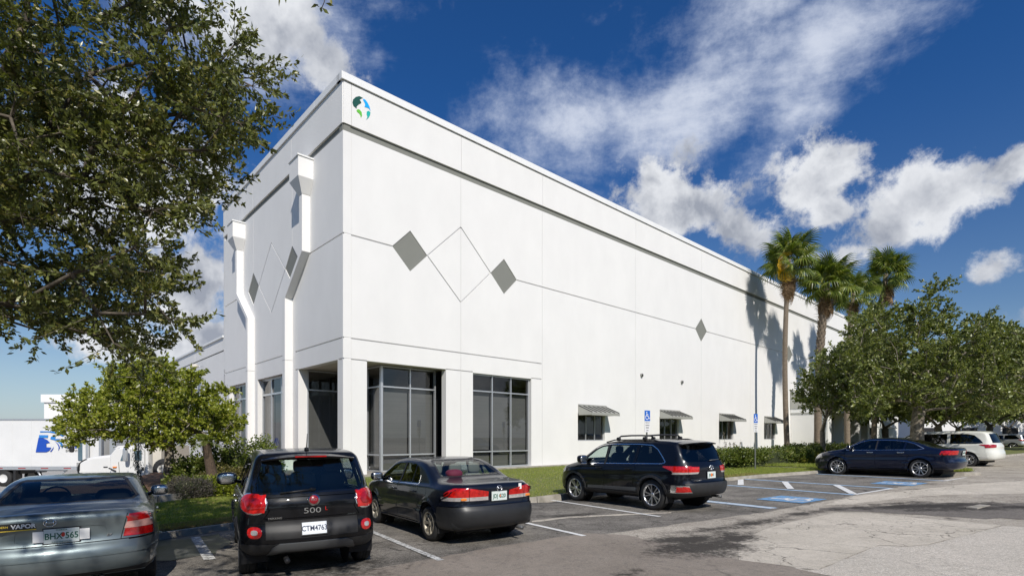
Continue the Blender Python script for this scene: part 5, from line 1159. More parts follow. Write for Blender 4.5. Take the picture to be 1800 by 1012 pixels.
def bluesedan():
    L, Wd = 5.11, 1.855
    prof = [(.20, .30), (.07, .34), (.01, .46), (.0, .60), (.05, .70), (.06, .85), (.02, 1.02), (.06, 1.075), (.20, 1.085), (.55, 1.105), (.85, 1.16), (1.25, 1.32), (1.6, 1.42), (2.0, 1.475), (2.45, 1.495), (2.85, 1.475), (3.15, 1.40), (3.6, 1.18), (3.85, 1.07), (4.05, 1.03), (4.5, .96), (4.85, .84), (5.02, .70), (5.09, .50), (5.06, .33), (4.9, .22)]
    ax = [(1.13, .345, .395), (3.967, .345, .395)]
    sh = Shell(prof, L, Wd, [(0, 1.02), (1, 1.03), (3.8, .98), (5, .88)], SECS[:6]+[(1.0, .97), (1.9, .95)], .38, arch=ax, r_roof=.09, r_deck=.12, r_end=.24, bow=(.20, .32), crown=.014, taper=(.10, .16), shoulder=.008)
    sh.cut('B', [(-.62, 1.15), (.62, 1.15), (.52, 1.43), (-.52, 1.43)], 'rear_window', nmin=.1, xr=(.7, 2.0)); sh.cut('F', [(-.66, 1.10), (.66, 1.10), (.54, 1.42), (-.54, 1.42)], 'windshield', nmin=.15, xr=(2.8, 3.9))
    w1 = [(2.60, 1.03), (2.55, 1.385), (2.82, 1.38), (3.10, 1.31), (3.40, 1.16), (3.58, 1.03)]; w2 = [(1.66, 1.045), (1.60, 1.33), (1.80, 1.37), (2.47, 1.392), (2.52, 1.03)]; w3 = [(1.08, 1.10), (1.34, 1.25), (1.54, 1.31), (1.60, 1.05), (1.2, 1.065)]
    for v in 'LR':
        for w_, n_ in ((w1, 'win1'), (w2, 'win2'), (w3, 'win3')): sh.cut(v, w_, n_)
        sh.strip(v, [(3.62, 1.015), (1.2, 1.04), (1.0, 1.085), (1.06, 1.125), (1.32, 1.275), (1.58, 1.35), (2.0, 1.40), (2.55, 1.413), (2.84, 1.405), (3.12, 1.335), (3.42, 1.185), (3.62, 1.03)], .018, 'trim', only=['body'])
        sh.strip(v, [(2.53, 1.40), (2.57, 1.03)], .05, 'pillar', only=['body']); sh.strip(v, [(2.58, 1.0), (2.58, .35)], .008, 'gap', only=['body']); sh.strip(v, [(1.62, 1.03), (1.48, .8), (1.60, .5), (1.62, .35)], .008, 'gap', only=['body']); sh.strip(v, [(3.66, 1.0), (3.68, .6), (3.6, .35)], .008, 'gap', only=['body'])
        sh.cut(v, [(-.2, .86), (.42, .85), (.46, .93), (.30, 1.0), (-.2, 1.0)], 'light', only=['body']); sh.cut(v, [(4.55, .70), (5.2, .62), (5.2, .78), (4.75, .88), (4.6, .84)], 'headlight'); sh.cut(v, [(1.6, .30), (3.5, .30), (3.5, .33), (1.6, .33)], 'gap', only=['body'])
    for f in (lambda q: q, mir): sh.cut('B', f([(1, .86), (.48, .86), (.50, 1.0), (1, 1.0)]), 'light', xr=(-.2, .7), nmin=.2)
    root = thing('parked_car', 'long dark blue sedan with chrome window surround parked by the island', 'car'); arches(sh, root, ax, .34, Wd)
    finish(sh, root, M['p_navy'], {'rear_window': ('rear_window', M['gmid'], -.004, 0), 'windshield': ('windshield', M['gcar'], -.004, 0), 'win1*': ('window', M['gmid'], -.006, 0), 'win2*': ('window', M['gdark'], -.006, 0), 'win3*': ('window', M['gdark'], -.006, 0), 'pillar*': ('window_pillar', M['blackp'], -.002, .02), 'trim*': ('window_trim', M['chrome'], .004, .01), 'light*': ('tail_light', M['redb'], .008, .03), 'headlight*': ('headlight', M['clear'], .002, .02)})
    under(root, L, Wd); add_wheels(root, [1.13, 3.967], Wd, .352, .225, .25, 'ten', M['rim']); seats(root, [(3.1, 2), (2.1, 3)], .5, M['cabin'])
    for sg in (1, -1): mirror(root, sh, 3.50, 1.08, sg, M['p_navy']); [handle(root, sh, x, .93, sg, M['chrome'], .22) for x in (1.72, 2.75)]
    p, _ = plate(root, sh, 0, .90, 0, 'HFW 90'); badge_txt(root, 'IMPALA', (3.80, sh.y_at(3.55, .66)+.012, .66), (-1, 0, 0), (0, 0, 1), .05, M['chrome'], 'model_lettering') 
    return root, ax

def van(label, paintm, L=5.16, Wd=1.99, name='parked_car', cat='van'):
    prof = [(.22, .30), (.07, .34), (.0, .46), (.0, .66), (.05, .80), (.05, 1.0), (.12, 1.12), (.24, 1.38), (.36, 1.62), (.50, 1.695), (.9, 1.725), (1.7, 1.745), (2.6, 1.735), (3.2, 1.66), (3.7, 1.44), (4.15, 1.15), (4.4, 1.05), (4.75, .93), (5.0, .78), (5.12, .6), (5.14, .4), (4.95, .24)]
    prof = [(x*L/5.16, z) for x, z in prof]; k = L/5.16
    ax = [(1.08*k, .345, .395), (4.08*k, .345, .395)]
    sh = Shell(prof, L, Wd, [(0, 1.08), (1, 1.06), (4, 1.0), (5, .9)], SECS[:6]+[(1.05, .975), (2, .96)], .24, arch=ax, r_roof=.09, r_deck=.12, r_end=.24, bow=(.22, .32), crown=.016, taper=(.06, .16), spine_z=.75, n=110)
    sh.cut('B', [(-.70, 1.14), (.70, 1.14), (.62, 1.58), (-.62, 1.58)], 'glass', nmin=.25, xr=(-.1, .9))
    S = lambda P_: [(x*k, z) for x, z in P_]
    for v in 'LR':
        sh.cut(v, S([(.50, 1.13), (.62, 1.30), (.86, 1.52), (1.12, 1.585), (1.80, 1.60), (1.80, 1.10), (.80, 1.10)]), 'w1'); sh.cut(v, S([(1.92, 1.10), (1.92, 1.60), (3.0, 1.60), (3.0, 1.08)]), 'w2'); sh.cut(v, S([(3.1, 1.08), (3.1, 1.59), (3.4, 1.52), (3.9, 1.18), (3.9, 1.08)]), 'w3')
        sh.cut(v, S([(-.2, .90), (.30, .94), (.66, 1.05), (.60, 1.075), (-.2, 1.06)]), 'light', only=['body']); sh.strip(v, S([(1.86, 1.62), (1.86, .35)]), .01, 'gap', only=['body']); sh.strip(v, S([(3.05, 1.62), (3.05, .35)]), .01, 'gap', only=['body'])
        sh.cut(v, S([(4.5, .78), (5.2, .66), (5.2, .82), (4.6, .93)]), 'headlight')
    for f in (lambda q: q, mir): sh.cut('B', f([(1, .90), (.62, .92), (.55, 1.05), (1, 1.06)]), 'light', xr=(-.2, .8), nmin=.2)
    root = thing(name, label, cat); arches(sh, root, ax, .34, Wd)
    finish(sh, root, paintm, {'glass': ('rear_window', M['gdark'], -.004, 0), 'w1*': ('window', M['gdark'], -.006, 0), 'w2*': ('window', M['gdark'], -.006, 0), 'w3*': ('window', M['gmid'], -.006, 0), 'light*': ('tail_light', M['red'], .012, .03), 'headlight*': ('headlight', M['clear'], .002, .02)})
    under(root, L, Wd); add_wheels(root, [ax[0][0], ax[1][0]], Wd, .35, .235, .23, 'five_twin', M['rim'])
    MB().box(.30, .36, -.45, .45, .32, .35).build('bumper_trim', M['chrome'], root); mirror(root, sh, 3.9*k, 1.1, 1, paintm)
    return root, ax

def coupe():
    L, Wd = 4.67, 1.785
    prof = [(.22, .26), (.07, .31), (.0, .42), (.01, .60), (.05, .655), (.075, .70), (.085, .85), (.08, .965), (.12, 1.015), (.40, 1.035), (.78, 1.065), (.95, 1.12), (1.30, 1.27), (1.52, 1.335), (1.85, 1.365), (2.25, 1.375), (2.6, 1.35), (2.9, 1.27), (3.3, 1.06), (3.55, .965), (3.8, .92), (4.2, .83), (4.5, .71), (4.62, .58), (4.66, .42), (4.55, .24)]
    ax = [(1.0, .31, .35), (3.715, .31, .35)]
    sh = Shell(prof, L, Wd, [(0, .93), (1, .95), (3.4, .91), (4.6, .8)], SECS, .40, arch=ax, r_roof=.08, r_deck=.09, r_end=.20, bow=(.20, .25), crown=.018)
    sh.cut('B', [(-.60, 1.09), (.60, 1.09), (.66, 1.12), (.53, 1.31), (.50, 1.325), (-.50, 1.325), (-.53, 1.31), (-.66, 1.12)], 'rear_window', nmin=.08, xr=(.7, 1.8)); sh.cut('B', [(-.64, 1.075), (.64, 1.075), (.695, 1.115), (.555, 1.325), (.51, 1.34), (-.51, 1.34), (-.555, 1.325), (-.695, 1.115)], 'seal', nmin=.05, xr=(.65, 1.8), only=['body'])
    sh.cut('F', [(-.62, 1.0), (.62, 1.0), (.52, 1.29), (-.52, 1.29)], 'windshield', nmin=.15, xr=(2.5, 3.6))
    w1 = [(2.02, .955), (2.0, 1.27), (2.5, 1.275), (2.75, 1.20), (3.2, .96), (3.2, .93)]; w2 = [(1.36, .975), (1.50, 1.13), (1.68, 1.23), (1.93, 1.265), (1.96, .957)]
    for v in 'LR':
        sh.cut(v, w1, 'win1'); sh.cut(v, w2, 'win2'); sh.strip(v, [(1.98, 1.28), (2.0, .95)], .04, 'seal', only=['body']); sh.strip(v, [(1.99, .94), (1.95, .3)], .008, 'gap', only=['body']); sh.strip(v, [(3.28, .92), (3.2, .3)], .008, 'gap', only=['body'])
        sh.cut(v, [(-.2, .70), (.38, .72), (.40, .80), (.24, .93), (-.2, .93)], 'lr', only=['body']); sh.strip(v, [(-.1, .665), (.62, .66), (.68, .5)], .008, 'gap', only=['body'])
        sh.cut(v, [(.62, .50), (3.3, .50), (3.3, .535), (.62, .535)], 'mould', only=['body'])
    for f in (lambda q: q, mir):
        O = f([(.98, .685), (.55, .70), (.61, .955), (.80, .955), (.98, .90)]); sh.cut('B', O, 'lr', xr=(-.2, .6), nmin=.25); sh.cut('B', f([(.98, .785), (.56, .79), (.585, .865), (.98, .875)]), 'lc', xr=(-.2, .6), nmin=.25)
    sh.strip('B', [(-.9, .672), (.9, .672)], .009, 'gap', xr=(-.2, .6), nmin=.2, only=['body']); sh.strip('B', [(-.595, .965), (-.53, .68)], .008, 'gap', xr=(-.2, .6), nmin=.2, only=['body']); sh.strip('B', [(.595, .965), (.53, .68)], .008, 'gap', xr=(-.2, .6), nmin=.2, only=['body'])
    sh.cut('B', squ(0, .775, .40, .088, .45, 24), 'recess', xr=(-.2, .4), nmin=.2, only=['body']); sh.strip('B', [(-.92, .53), (.92, .53)], .03, 'mould', xr=(-.2, .6), nmin=.2, only=['body'])
    sh.cut('B', [(-.9, .24), (.9, .24), (.9, .335), (-.9, .335)], 'valance', xr=(-.2, .7), nmin=.05, only=['body'])
    root = thing('parked_car', 'grey-green two door coupe with a black bumper sticker at the left edge', 'car'); arches(sh, root, ax, .3, Wd)
    finish(sh, root, M['p_grey'], {'rear_window': ('rear_window', M['gmid'], -.004, 0), 'seal': ('window_seal', M['blackp'], -.002, .01), 'windshield': ('windshield', M['gcar'], -.004, 0), 'win1*': ('window', M['gmid'], -.005, 0), 'win2*': ('window', M['gmid'], -.005, 0), 'lr*': ('tail_light', M['red'], .006, .02), 'lc*': ('tail_light', pm('pink_lens', (.55, .30, .26), .18, coat=1, var=.3, vscale=15), .008, .02), 'recess': ('plate_recess', M['p_grey'], -.008, 0), 'mould': ('side_moulding', M['p_grey'], .010, .02), 'valance': ('valance', M['blackp'], -.004, .01)})
    under(root, L, Wd); add_wheels(root, [1.0, 3.715], Wd, .305, .195, .20, 'seven', M['rim_dirty']); seats(root, [(2.75, 2), (1.75, 3)], .40, M['cabin'], head=False)
    MB().box(.9, 1.45, -.6, .6, .95, 1.02).build('parcel_shelf', M['cabin'], root); MB().sup((3.15, 0, .88), (.25, .64, .10), .5).build('dashboard', M['cabin'], root)
    mb = MB(); mb.tube([(2.85+.05*math.sin(t*math.pi/10), .36+.18*math.cos(t*math.pi/10), .98+.18*math.sin(t*math.pi/10)) for t in range(21)], .014, 6); mb.build('steering_wheel', M['cabin'], root)
    for sg in (1, -1): mirror(root, sh, 3.14, .97, sg, M['p_grey'], 1.0); handle(root, sh, 2.12, .82, sg, M['p_grey'])
    p, Bm = plate(root, sh, 0, .775, 0, 'BHX 565'); MB().box(-.245, -.155, -.06, .06, -.01, -.006).build('plate_surround', M['white_trim'], p); MB().box(.155, .245, -.06, .06, -.01, -.006).build('plate_surround', M['white_trim'], p)
    MB().sup((.012, .012, .0), (.017, .026, .003), .8).build('plate_emblem', pm('plate_red', (.5, .03, .02), .5), p); text_obj('SUNSHINE STATE', .022, M['green_t'], p, Matrix.Translation((0, -.066, .002)), 'plate_lettering', .001); text_obj('FLORIDA', .024, M['green_t'], p, Matrix.Translation((0, .064, .002)), 'plate_lettering', .001)
    x, n = sh.x_at(0, .93); bo = MB()
    for a, c in [((-.034, -.03), (-.028, .03)), ((.034, -.03), (.028, .03)), ((-.03, 0), (.03, 0))]: bo.tube([(a[0], a[1], 0), (c[0], c[1], 0)], .006, 5)
    bo.tube([(.054*math.cos(t*math.pi/10), .042*math.sin(t*math.pi/10), 0) for t in range(21)], .005, 5); bo.build('badge', M['chrome'], root).matrix_local = basis((x-.008, .10, .925), (0, -1, 0), (.05, 0, 1))
    x = sh.x_at(.40, .90)[0]; Bs = basis((x-.034, .405, .90), (0.05, -1, 0), (.06, 0, 1)); st = MB().box(-.19, .19, -.042, .042, -.006, .0).build('bumper_sticker', pm('sticker_black', (.01, .01, .01), .4), root); st.matrix_local = Bs
    text_obj('VAPOR', .062, M['white_trim'], st, Matrix.Translation((.085, .004, .002)), 'sticker_lettering', .001, bold=.002); MB().box(-.19, .19, -.040, -.030, .0, .002).build('sticker_stripe', pm('sticker_yellow', (.7, .5, .05), .5), st); text_obj('MODERN', .03, bpy.data.materials['sticker_yellow'], st, Matrix.Translation((-.10, .008, .002)), 'sticker_lettering', .001)
    x3 = sh.x_at(-.42, .735)[0]; badge_txt(root, 'EX', (x3-.006, -.42, .735), (.1, -1, 0), (.02, 0, 1), .04, M['chrome'], 'trim_lettering', shear=.3)
    for y in (.02, .09): MB().tube([(.35, -y-.25, .24), (.08, -y-.25, .235)], .026, 10).build('exhaust', M['greyp'], root)
    return root, ax

def put(root, ax, Wd, rl_px, z_off=0.0, head=34.0, back=.0):
    """stand the car so that its rear left tyre meets the ground where the photo shows it"""
    g = G(*rl_px) if len(rl_px) == 2 else Vector(rl_px); a = math.radians(head); h = Vector((-math.sin(a), math.cos(a), 0)); l = Vector((-h.y, h.x, 0))
    o = g-h*ax[0][0]-l*(Wd/2-.03); c = o+h*2.4
    z0, z1 = hG(*(o+h*ax[0][0]).xy), hG(*(o+h*ax[1][0]).xy); zl, zr = hG(*(c+l*.7).xy), hG(*(c-l*.7).xy)
    pitch = math.atan2(z1-z0, ax[1][0]-ax[0][0]); roll = math.atan2(zl-zr, 1.4)
    root.location = (o.x, o.y, z0-ax[0][0]*math.tan(pitch)+z_off); root.rotation_mode = 'XYZ'; R = Matrix.Rotation(math.pi/2+a, 4, 'Z') @ Matrix.Rotation(-pitch, 4, 'Y') @ Matrix.Rotation(roll, 4, 'X'); root.rotation_euler = R.to_euler()
r, a = hatch(); put(r, a, 1.785, (421, 1006), head=28.5)
r, a = sedan(0); put(r, a, 1.785, (754, 950), head=34)
r, a = suv(); put(r, a, 1.925, (1146, 896), head=35)
r, a = bluesedan(); put(r, a, 1.855, (1617, 839), head=37)
r, a = coupe(); put(r, a, 1.785, (-6.23, 6.25, 0), head=34)
COUPE = r
r, a = van('white minivan with dark windows parked beyond the dark blue sedan', M['p_white']); put(r, a, 1.99, (1702, 819.5), head=34)
r, a = van('white suv roof showing behind the oak trunk, beyond the minivan', paint('pale_grey_paint', (.60, .64, .66)), 4.8, 1.95); put(r, a, 1.95, (24.3, 29.5, 0), head=34)
r, a = van('black van roof showing just above the white suv behind the oak', M['p_black'], 5.1, 1.98); put(r, a, 1.98, (29, 34, 0), head=34)
M['p_navyblack2'] = M['p_silver']

# ================================================================== TREES, HEDGES, GRASS
M['bark'] = pm('bark', (.16, .135, .105), .95, var=.6, vscale=9, bump=1, bscale=30, coords='World')
M['bark_l'] = pm('mottled_bark', (.30, .265, .21), .95, col2=(.09, .075, .055), vscale=7, bump=1, bscale=30, coords='World')
M['palm_t'] = pm('palm_trunk', (.24, .19, .14), .95, var=.45, vscale=5, bump=1, bscale=22, coords='World', stretch=(1, 1, 5))
M['oak_leaf'] = leafmat('oak_leaves', (.085, .10, .024), (.18, .20, .058), (.28, .25, .08), rough=.32, trans=.22)
M['oak_leaf2'] = leafmat('young_oak_leaves', (.09, .115, .026), (.19, .22, .055), (.30, .31, .10), rough=.38, trans=.25)
M['lig_leaf'] = leafmat('bright_leaves', (.14, .175, .018), (.29, .32, .04), (.40, .38, .08), rough=.36, trans=.30)
M['hedge_leaf'] = leafmat('hedge_leaves', (.07, .10, .018), (.16, .20, .036), (.26, .26, .08), rough=.4, trans=.25)
M['yellow_leaf'] = leafmat('yellow_green_leaves', (.13, .15, .02), (.28, .26, .035), (.36, .26, .05), rough=.45, trans=.25)
M['purple_leaf'] = leafmat('purple_grey_leaves', (.050, .045, .040), (.115, .100, .085), (.15, .15, .07), rough=.6, trans=.12)
M['olive_leaf'] = leafmat('olive_leaves', (.10, .095, .035), (.21, .18, .06), (.30, .24, .08), rough=.5, trans=.2)
M['palm_leaf'] = leafmat('palm_fronds', (.09, .13, .022), (.21, .25, .045), (.36, .34, .10), rough=.38, trans=.28)
M['palm_dead'] = leafmat('dead_fronds', (.16, .095, .045), (.32, .21, .11), (.42, .30, .17), rough=.8, trans=.15)
M['palm_yellow'] = leafmat('yellow_fronds', (.55, .33, .02), (.72, .45, .02), (.55, .30, .03), rough=.6, trans=.3)
M['moss'] = leafmat('hanging_moss', (.12, .115, .095), (.22, .21, .175), None, rough=.9, trans=.1)
rg = np.random.default_rng(11)
def unit(a): return a/(np.linalg.norm(a, axis=1, keepdims=True)+1e-9)
def leaf_arrays(C, D, L, Wd, fold=.25, droop=0.0):
    """one folded leaf per row: base C, direction D"""
    n = len(C); D = unit(D); r = unit(rg.normal(size=(n, 3))); S = unit(np.cross(D, r)); U = np.cross(S, D)
    L = (L*rg.uniform(.7, 1.25, n))[:, None]; Wd = (Wd*rg.uniform(.75, 1.2, n))[:, None]
    a = C; b = C+D*L+U*(-droop*L); m = C+D*L*.5; l = m+S*Wd+U*Wd*fold; q = m-S*Wd+U*Wd*fold
    V = np.stack([a, q, b, l], 1).reshape(-1, 3); i = np.arange(n)[:, None]*4
    F = np.concatenate([i+np.array([[0, 1, 2]]), i+np.array([[0, 2, 3]])], 0); return V, F
def leaves_obj(name, C, D, L, Wd, mat, parent, fold=.25, droop=0.0, kind=None):
    V, F = leaf_arrays(np.asarray(C, float), np.asarray(D, float), L, Wd, fold, droop); o = link(name, mesh_np(name, V, F, mat), parent)
    if kind: o['kind'] = kind
    return o
def skeleton(start, pts, bias=.35, r_tip=.012, power=.42, wob=.08, r_max=None):
    """joins the crown points to a branching skeleton; gives edges with radii"""
    nodes = [Vector(p) for p in start]; par = list(range(-1, len(start)-1)); path = [0.0]
    for i in range(1, len(nodes)): path.append(path[-1]+(nodes[i]-nodes[i-1]).length)
    A = np.array([tuple(n) for n in nodes]); PL = np.array(path); top = nodes[-1]; ends = []
    lo = len(start)-1
    for p in sorted(pts, key=lambda q: (Vector(q)-top).length):
        p = Vector(p); d = np.linalg.norm(A-np.array(p), axis=1)+bias*(PL-PL[lo]); d[:lo] += 3
        k = int(np.argmin(d)); a = Vector(A[k]); l = (p-a).length; n = max(1, int(l/.7)); prev = k
        for j in range(1, n+1):
            q = a.lerp(p, j/n)
            if j < n: q += Vector((rnd.gauss(0, wob), rnd.gauss(0, wob), rnd.gauss(0, wob)+.12*l*math.sin(math.pi*j/n)*.3))
            par.append(prev); PL = np.append(PL, PL[prev]+l/n); A = np.vstack([A, tuple(q)]); prev = len(A)-1
        ends.append((prev, k))
    cnt = np.zeros(len(A)); 
    for e, _ in ends: cnt[e] += 1
    for i in range(len(A)-1, 0, -1): cnt[par[i]] += cnt[i]
    R = r_tip*np.maximum(cnt, 1)**power
    if r_max: R = np.minimum(R, r_max)
    return A, par, R, ends
def skel_mesh(mb, A, par, R, lo=0):
    for i in range(1, len(A)):
        if par[i] < 0: continue
        a, b = Vector(A[par[i]]), Vector(A[i]); ra, rb = min(R[par[i]], R[i]*1.6), R[i]
        if i <= lo: ra = R[par[i]]
        if (b-a).length > 1e-4: mb.tube([a, b], [ra, rb], 9 if rb > .07 else (6 if rb > .03 else 4), caps=False)
def crown_leaves(A, ends, per, spread, squash=.7, up=.15, inner=None):
    C, D = [], []; TW = []
    for e, k in ends:
        p = A[e]; base = A[k]; out = p-base; out = out/(np.linalg.norm(out)+1e-6)
        nt_ = 9; dirs = unit(rg.normal(size=(nt_, 3))*np.array([1, 1, squash])+out*.6+np.array([0, 0, up])); m = per//nt_
        for t in dirs:
            l = spread*rg.uniform(.55, 1.15); s_ = rg.uniform(.12, 1, m)**.8; bend = rg.normal(size=3)*.12
            q = p+t*l*s_[:, None]+bend*(s_[:, None]**2)*l; C.append(q+rg.normal(size=(m, 3))*.03*spread); D.append(t*.8+rg.normal(size=(m, 3))*.75+np.array([0, 0, .05])); TW.append((p, p+t*l+bend*l))
    return np.concatenate(C), np.concatenate(D), TW
def make_tree(name, label, cat, start, pts, per, spread, leaf, lmat, bark, r_tip=.012, power=.42, bias=.35, group=None, twigs=True, r_trunk=None, moss=0, squash=.7, flare=1.0, wob=.08, up=.15):
    root = thing(name, label, cat, tuple(start[0]), 0, group); o = Vector(start[0]); start = [tuple(Vector(s_)-o) for s_ in start]; pts = [tuple(Vector(p)-o) for p in pts]
    A, par, R, ends = skeleton(start, pts, bias, r_tip, power, wob)
    if r_trunk:
        for i in range(len(start)): R[i] = r_trunk*(1-.25*i/len(start))*(flare if i == 0 else 1)
    tr = MB(); tr.tube([Vector(p) for p in start], [float(x) for x in R[:len(start)]], 14, caps=False); tr.build('trunk', bark, root)
    mb = MB()
    sub = [i for i in range(len(start), len(A))]
    for i in sub:
        a, b = Vector(A[par[i]]), Vector(A[i]); ra = min(R[par[i]], R[i]*1.5)
        if (b-a).length > 1e-4: mb.tube([a, b], [ra, R[i]], 8 if R[i] > .06 else (5 if R[i] > .03 else 4), caps=False)
    C, D, TW = crown_leaves(A, ends, per, spread, squash, up)
    if twigs:
        for a, b in TW: mb.tube([Vector(a), Vector(b)], [r_tip*.45, r_tip*.2], 3, caps=False)
    br = mb.build('branches', bark, root)
    leaves_obj('crown', C, D, leaf[0], leaf[1], lmat, root, kind='stuff')
    return root, A
def pt(px, py, Y): return Vector(((px-CX)/FPX*Y, Y, HC+(HZ-py)/FPX*Y))
def poly_pts(poly, n, y0, y1, mind, seed, extra=None):
    r_ = random.Random(seed); xs = [p[0] for p in poly]; ys = [p[1] for p in poly]; out = []; tries = 0
    while len(out) < n and tries < 60000:
        tries += 1; x, y = r_.uniform(min(xs), max(xs)), r_.uniform(min(ys), max(ys))
        if not inside((x, y), poly): continue
        Y = r_.uniform(y0, y1) if not extra else extra(x, y, r_); p = pt(x, y, Y)
        if all((p-q).length > mind for q in out): out.append(p)
    return out
# --- the big live oak hanging in from the left (its trunk stands outside the frame)
poly = [(-420, -420), (290, -420), (310, -30), (330, 30), (400, 60), (425, 80), (438, 120), (450, 150), (430, 190), (435, 215), (395, 262), (385, 300), (375, 345), (335, 365), (285, 385), (268, 440), (292, 500), (305, 560), (285, 610), (250, 625), (210, 612), (150, 590), (90, 592), (50, 570), (0, 555), (-200, 560), (-420, 520)]
oakpts = poly_pts(poly, 680, 6.0, 10.8, .29, 3, extra=lambda x, y, r_: r_.uniform(5.4, 7.2) if y > 120 else r_.uniform(5.6, 9))
oakpts = [p for p in oakpts if not (p.z > 11.5 or p.y+(p.z-2.2)*1.1 > 12.0)]
rr_ = random.Random(5)
for _ in range(150):         # the crown goes on above and behind the camera
    Y = rr_.uniform(-4.5, 4.5); X = rr_.uniform(-9.5, -.5); Z = rr_.uniform(4.6, 8.5)
    if Y > .3 and (Z-1.75)/Y < .98: continue
    oakpts.append(Vector((X, Y, Z)))
OAK0 = Vector((-11.2, 4.2, -.2))
OAK, A_ = make_tree('oak_tree', 'big live oak hanging in from the upper left with dense small dark leaves', 'tree', [OAK0, OAK0+Vector((.1, .05, 1.2)), OAK0+Vector((.35, .1, 2.6)), OAK0+Vector((.9, .25, 3.9))], oakpts, 396, .54, (.066, .0155), M['oak_leaf'], M['bark'], r_tip=.009, power=.46, bias=.25, r_trunk=.36, flare=1.4)
# a twig end hanging into the top edge of the frame
tw = [pt(581, -60, 3.6), pt(574, -20, 3.6), pt(570, 4, 3.6), pt(565, 16, 3.6)]
mb = MB().tube([v-OAK.location for v in tw], .003, 4); mb.build('hanging_twig', M['bark'], OAK)
lf = [(565, 12, -.1, -1), (563, 14, -.9, .6), (566, 14, .8, -.7), (572, 6, .9, -.25), (490, -6, 0, -1), (501, -8, .1, -1), (582, -4, 0, -1), (560, 8, -1, -.4)]
leaves_obj('twig_leaves', [pt(a, b, 3.6)-OAK.location for a, b, c, d in lf], [(c, .05, d) for a, b, c, d in lf], .055, .012, M['oak_leaf'], OAK, kind='stuff')
# --- hanging moss below it
MS = thing('hanging_moss', 'strand of grey moss hanging down in front of the white truck door', 'moss', tuple(pt(242, 770, 9.0)))
C, D = [], []
for k in range(900):
    t = rg.uniform(0, 1)**.8; C.append((rg.normal()*.035*(1.3-t)+.02*math.sin(t*9), rg.normal()*.035, -t*.72+.05)); D.append((rg.normal()*.4, rg.normal()*.4, -1))
leaves_obj('strands', C, D, .055, .0035, M['moss'], MS, kind='stuff'); MB().tube([(0, 0, -.65), (.02, 0, -.2), (0, 0, .35), (.08, .02, 1.3)], .006, 4).build('stem', M['bark'], MS)
# --- small spreading tree over the bed
T1 = G(297, 846).normalized(); tb = Vector(((297-900)/943*17.8, 17.8, .1))
pl = [(118, 762), (110, 738), (128, 700), (165, 690), (200, 665), (230, 650), (290, 640), (330, 655), (352, 680), (390, 690), (412, 730), (418, 757), (395, 775), (350, 768), (300, 780), (250, 786), (200, 780), (160, 778), (130, 775)]
T1P = poly_pts(pl, 175, 15.6, 20.2, .40, 9)
make_tree('small_tree', 'small spreading tree with bright green leaves and a mottled trunk in the planting bed', 'tree', [tb, tb+Vector((-.03, 0, .45)), tb+Vector((.02, 0, .9)), tb+Vector((.0, 0, 1.25))], [p for p in T1P], 252, .48, (.105, .034), M['lig_leaf'], M['bark_l'], r_tip=.011, power=.42, r_trunk=.16, bias=.3, flare=1.25, up=.4)
T1b = Vector(((306-900)/943*15.2, 15.2, .15))
# --- oak by the island at the right and its neighbours
def round_pts(c, rx, ry, rz, n, mind, seed, low=-.35):
    r_ = random.Random(seed); out = []; t = 0
    while len(out) < n and t < 40000:
        t += 1; v = Vector((r_.uniform(-1, 1), r_.uniform(-1, 1), r_.uniform(low, 1)))
        if v.length > 1 or v.length < .42: continue
        p = Vector((c[0]+v.x*rx, c[1]+v.y*ry, c[2]+v.z*rz))
        if all((p-q).length > mind for q in out): out.append(p)
    return out
pb = [(1500, 700), (1490, 640), (1497, 590), (1512, 556), (1545, 545), (1580, 560), (1605, 545), (1650, 548), (1680, 575), (1715, 560), (1750, 578), (1800, 590), (1860, 620), (1860, 690), (1800, 715), (1720, 722), (1640, 712), (1600, 718), (1560, 710), (1530, 722)]
s0 = pt(1612, 812, 27.5); s0.z = .2
P2 = poly_pts(pb, 240, 24.5, 30.5, .72, 21)+[pt(x, y, 27) for x, y in ((1652, 505), (1640, 515), (1630, 528), (1612, 545), (1590, 552))]
make_tree('oak_tree', 'spreading oak with a thick forked trunk rising behind the dark blue sedan', 'tree', [s0, s0+Vector((0, 0, 1.0)), s0+Vector((.0, 0, 2.1)), s0+Vector((.1, 0, 2.9))], P2, 243, .85, (.150, .046), M['oak_leaf2'], M['bark_l'], r_tip=.013, power=.44, r_trunk=.33, bias=.3, flare=1.3)
pb = [(1412, 700), (1420, 665), (1440, 635), (1475, 618), (1500, 600), (1535, 600), (1550, 635), (1555, 680), (1540, 715), (1500, 725), (1480, 712), (1450, 725), (1430, 720), (1415, 712)]
s1 = pt(1447, 794, 33.5); s1.z = .2
make_tree('young_oak_tree', 'smaller oak with a straight pale trunk on the lawn beside the hedge', 'tree', [s1, s1+Vector((-.03, 0, 1.0)), s1+Vector((-.05, 0, 1.9))], poly_pts(pb, 120, 31, 36, .75, 33), 243, .9, (.16, .048), M['oak_leaf2'], M['bark_l'], r_tip=.013, power=.42, r_trunk=.17, bias=.3)
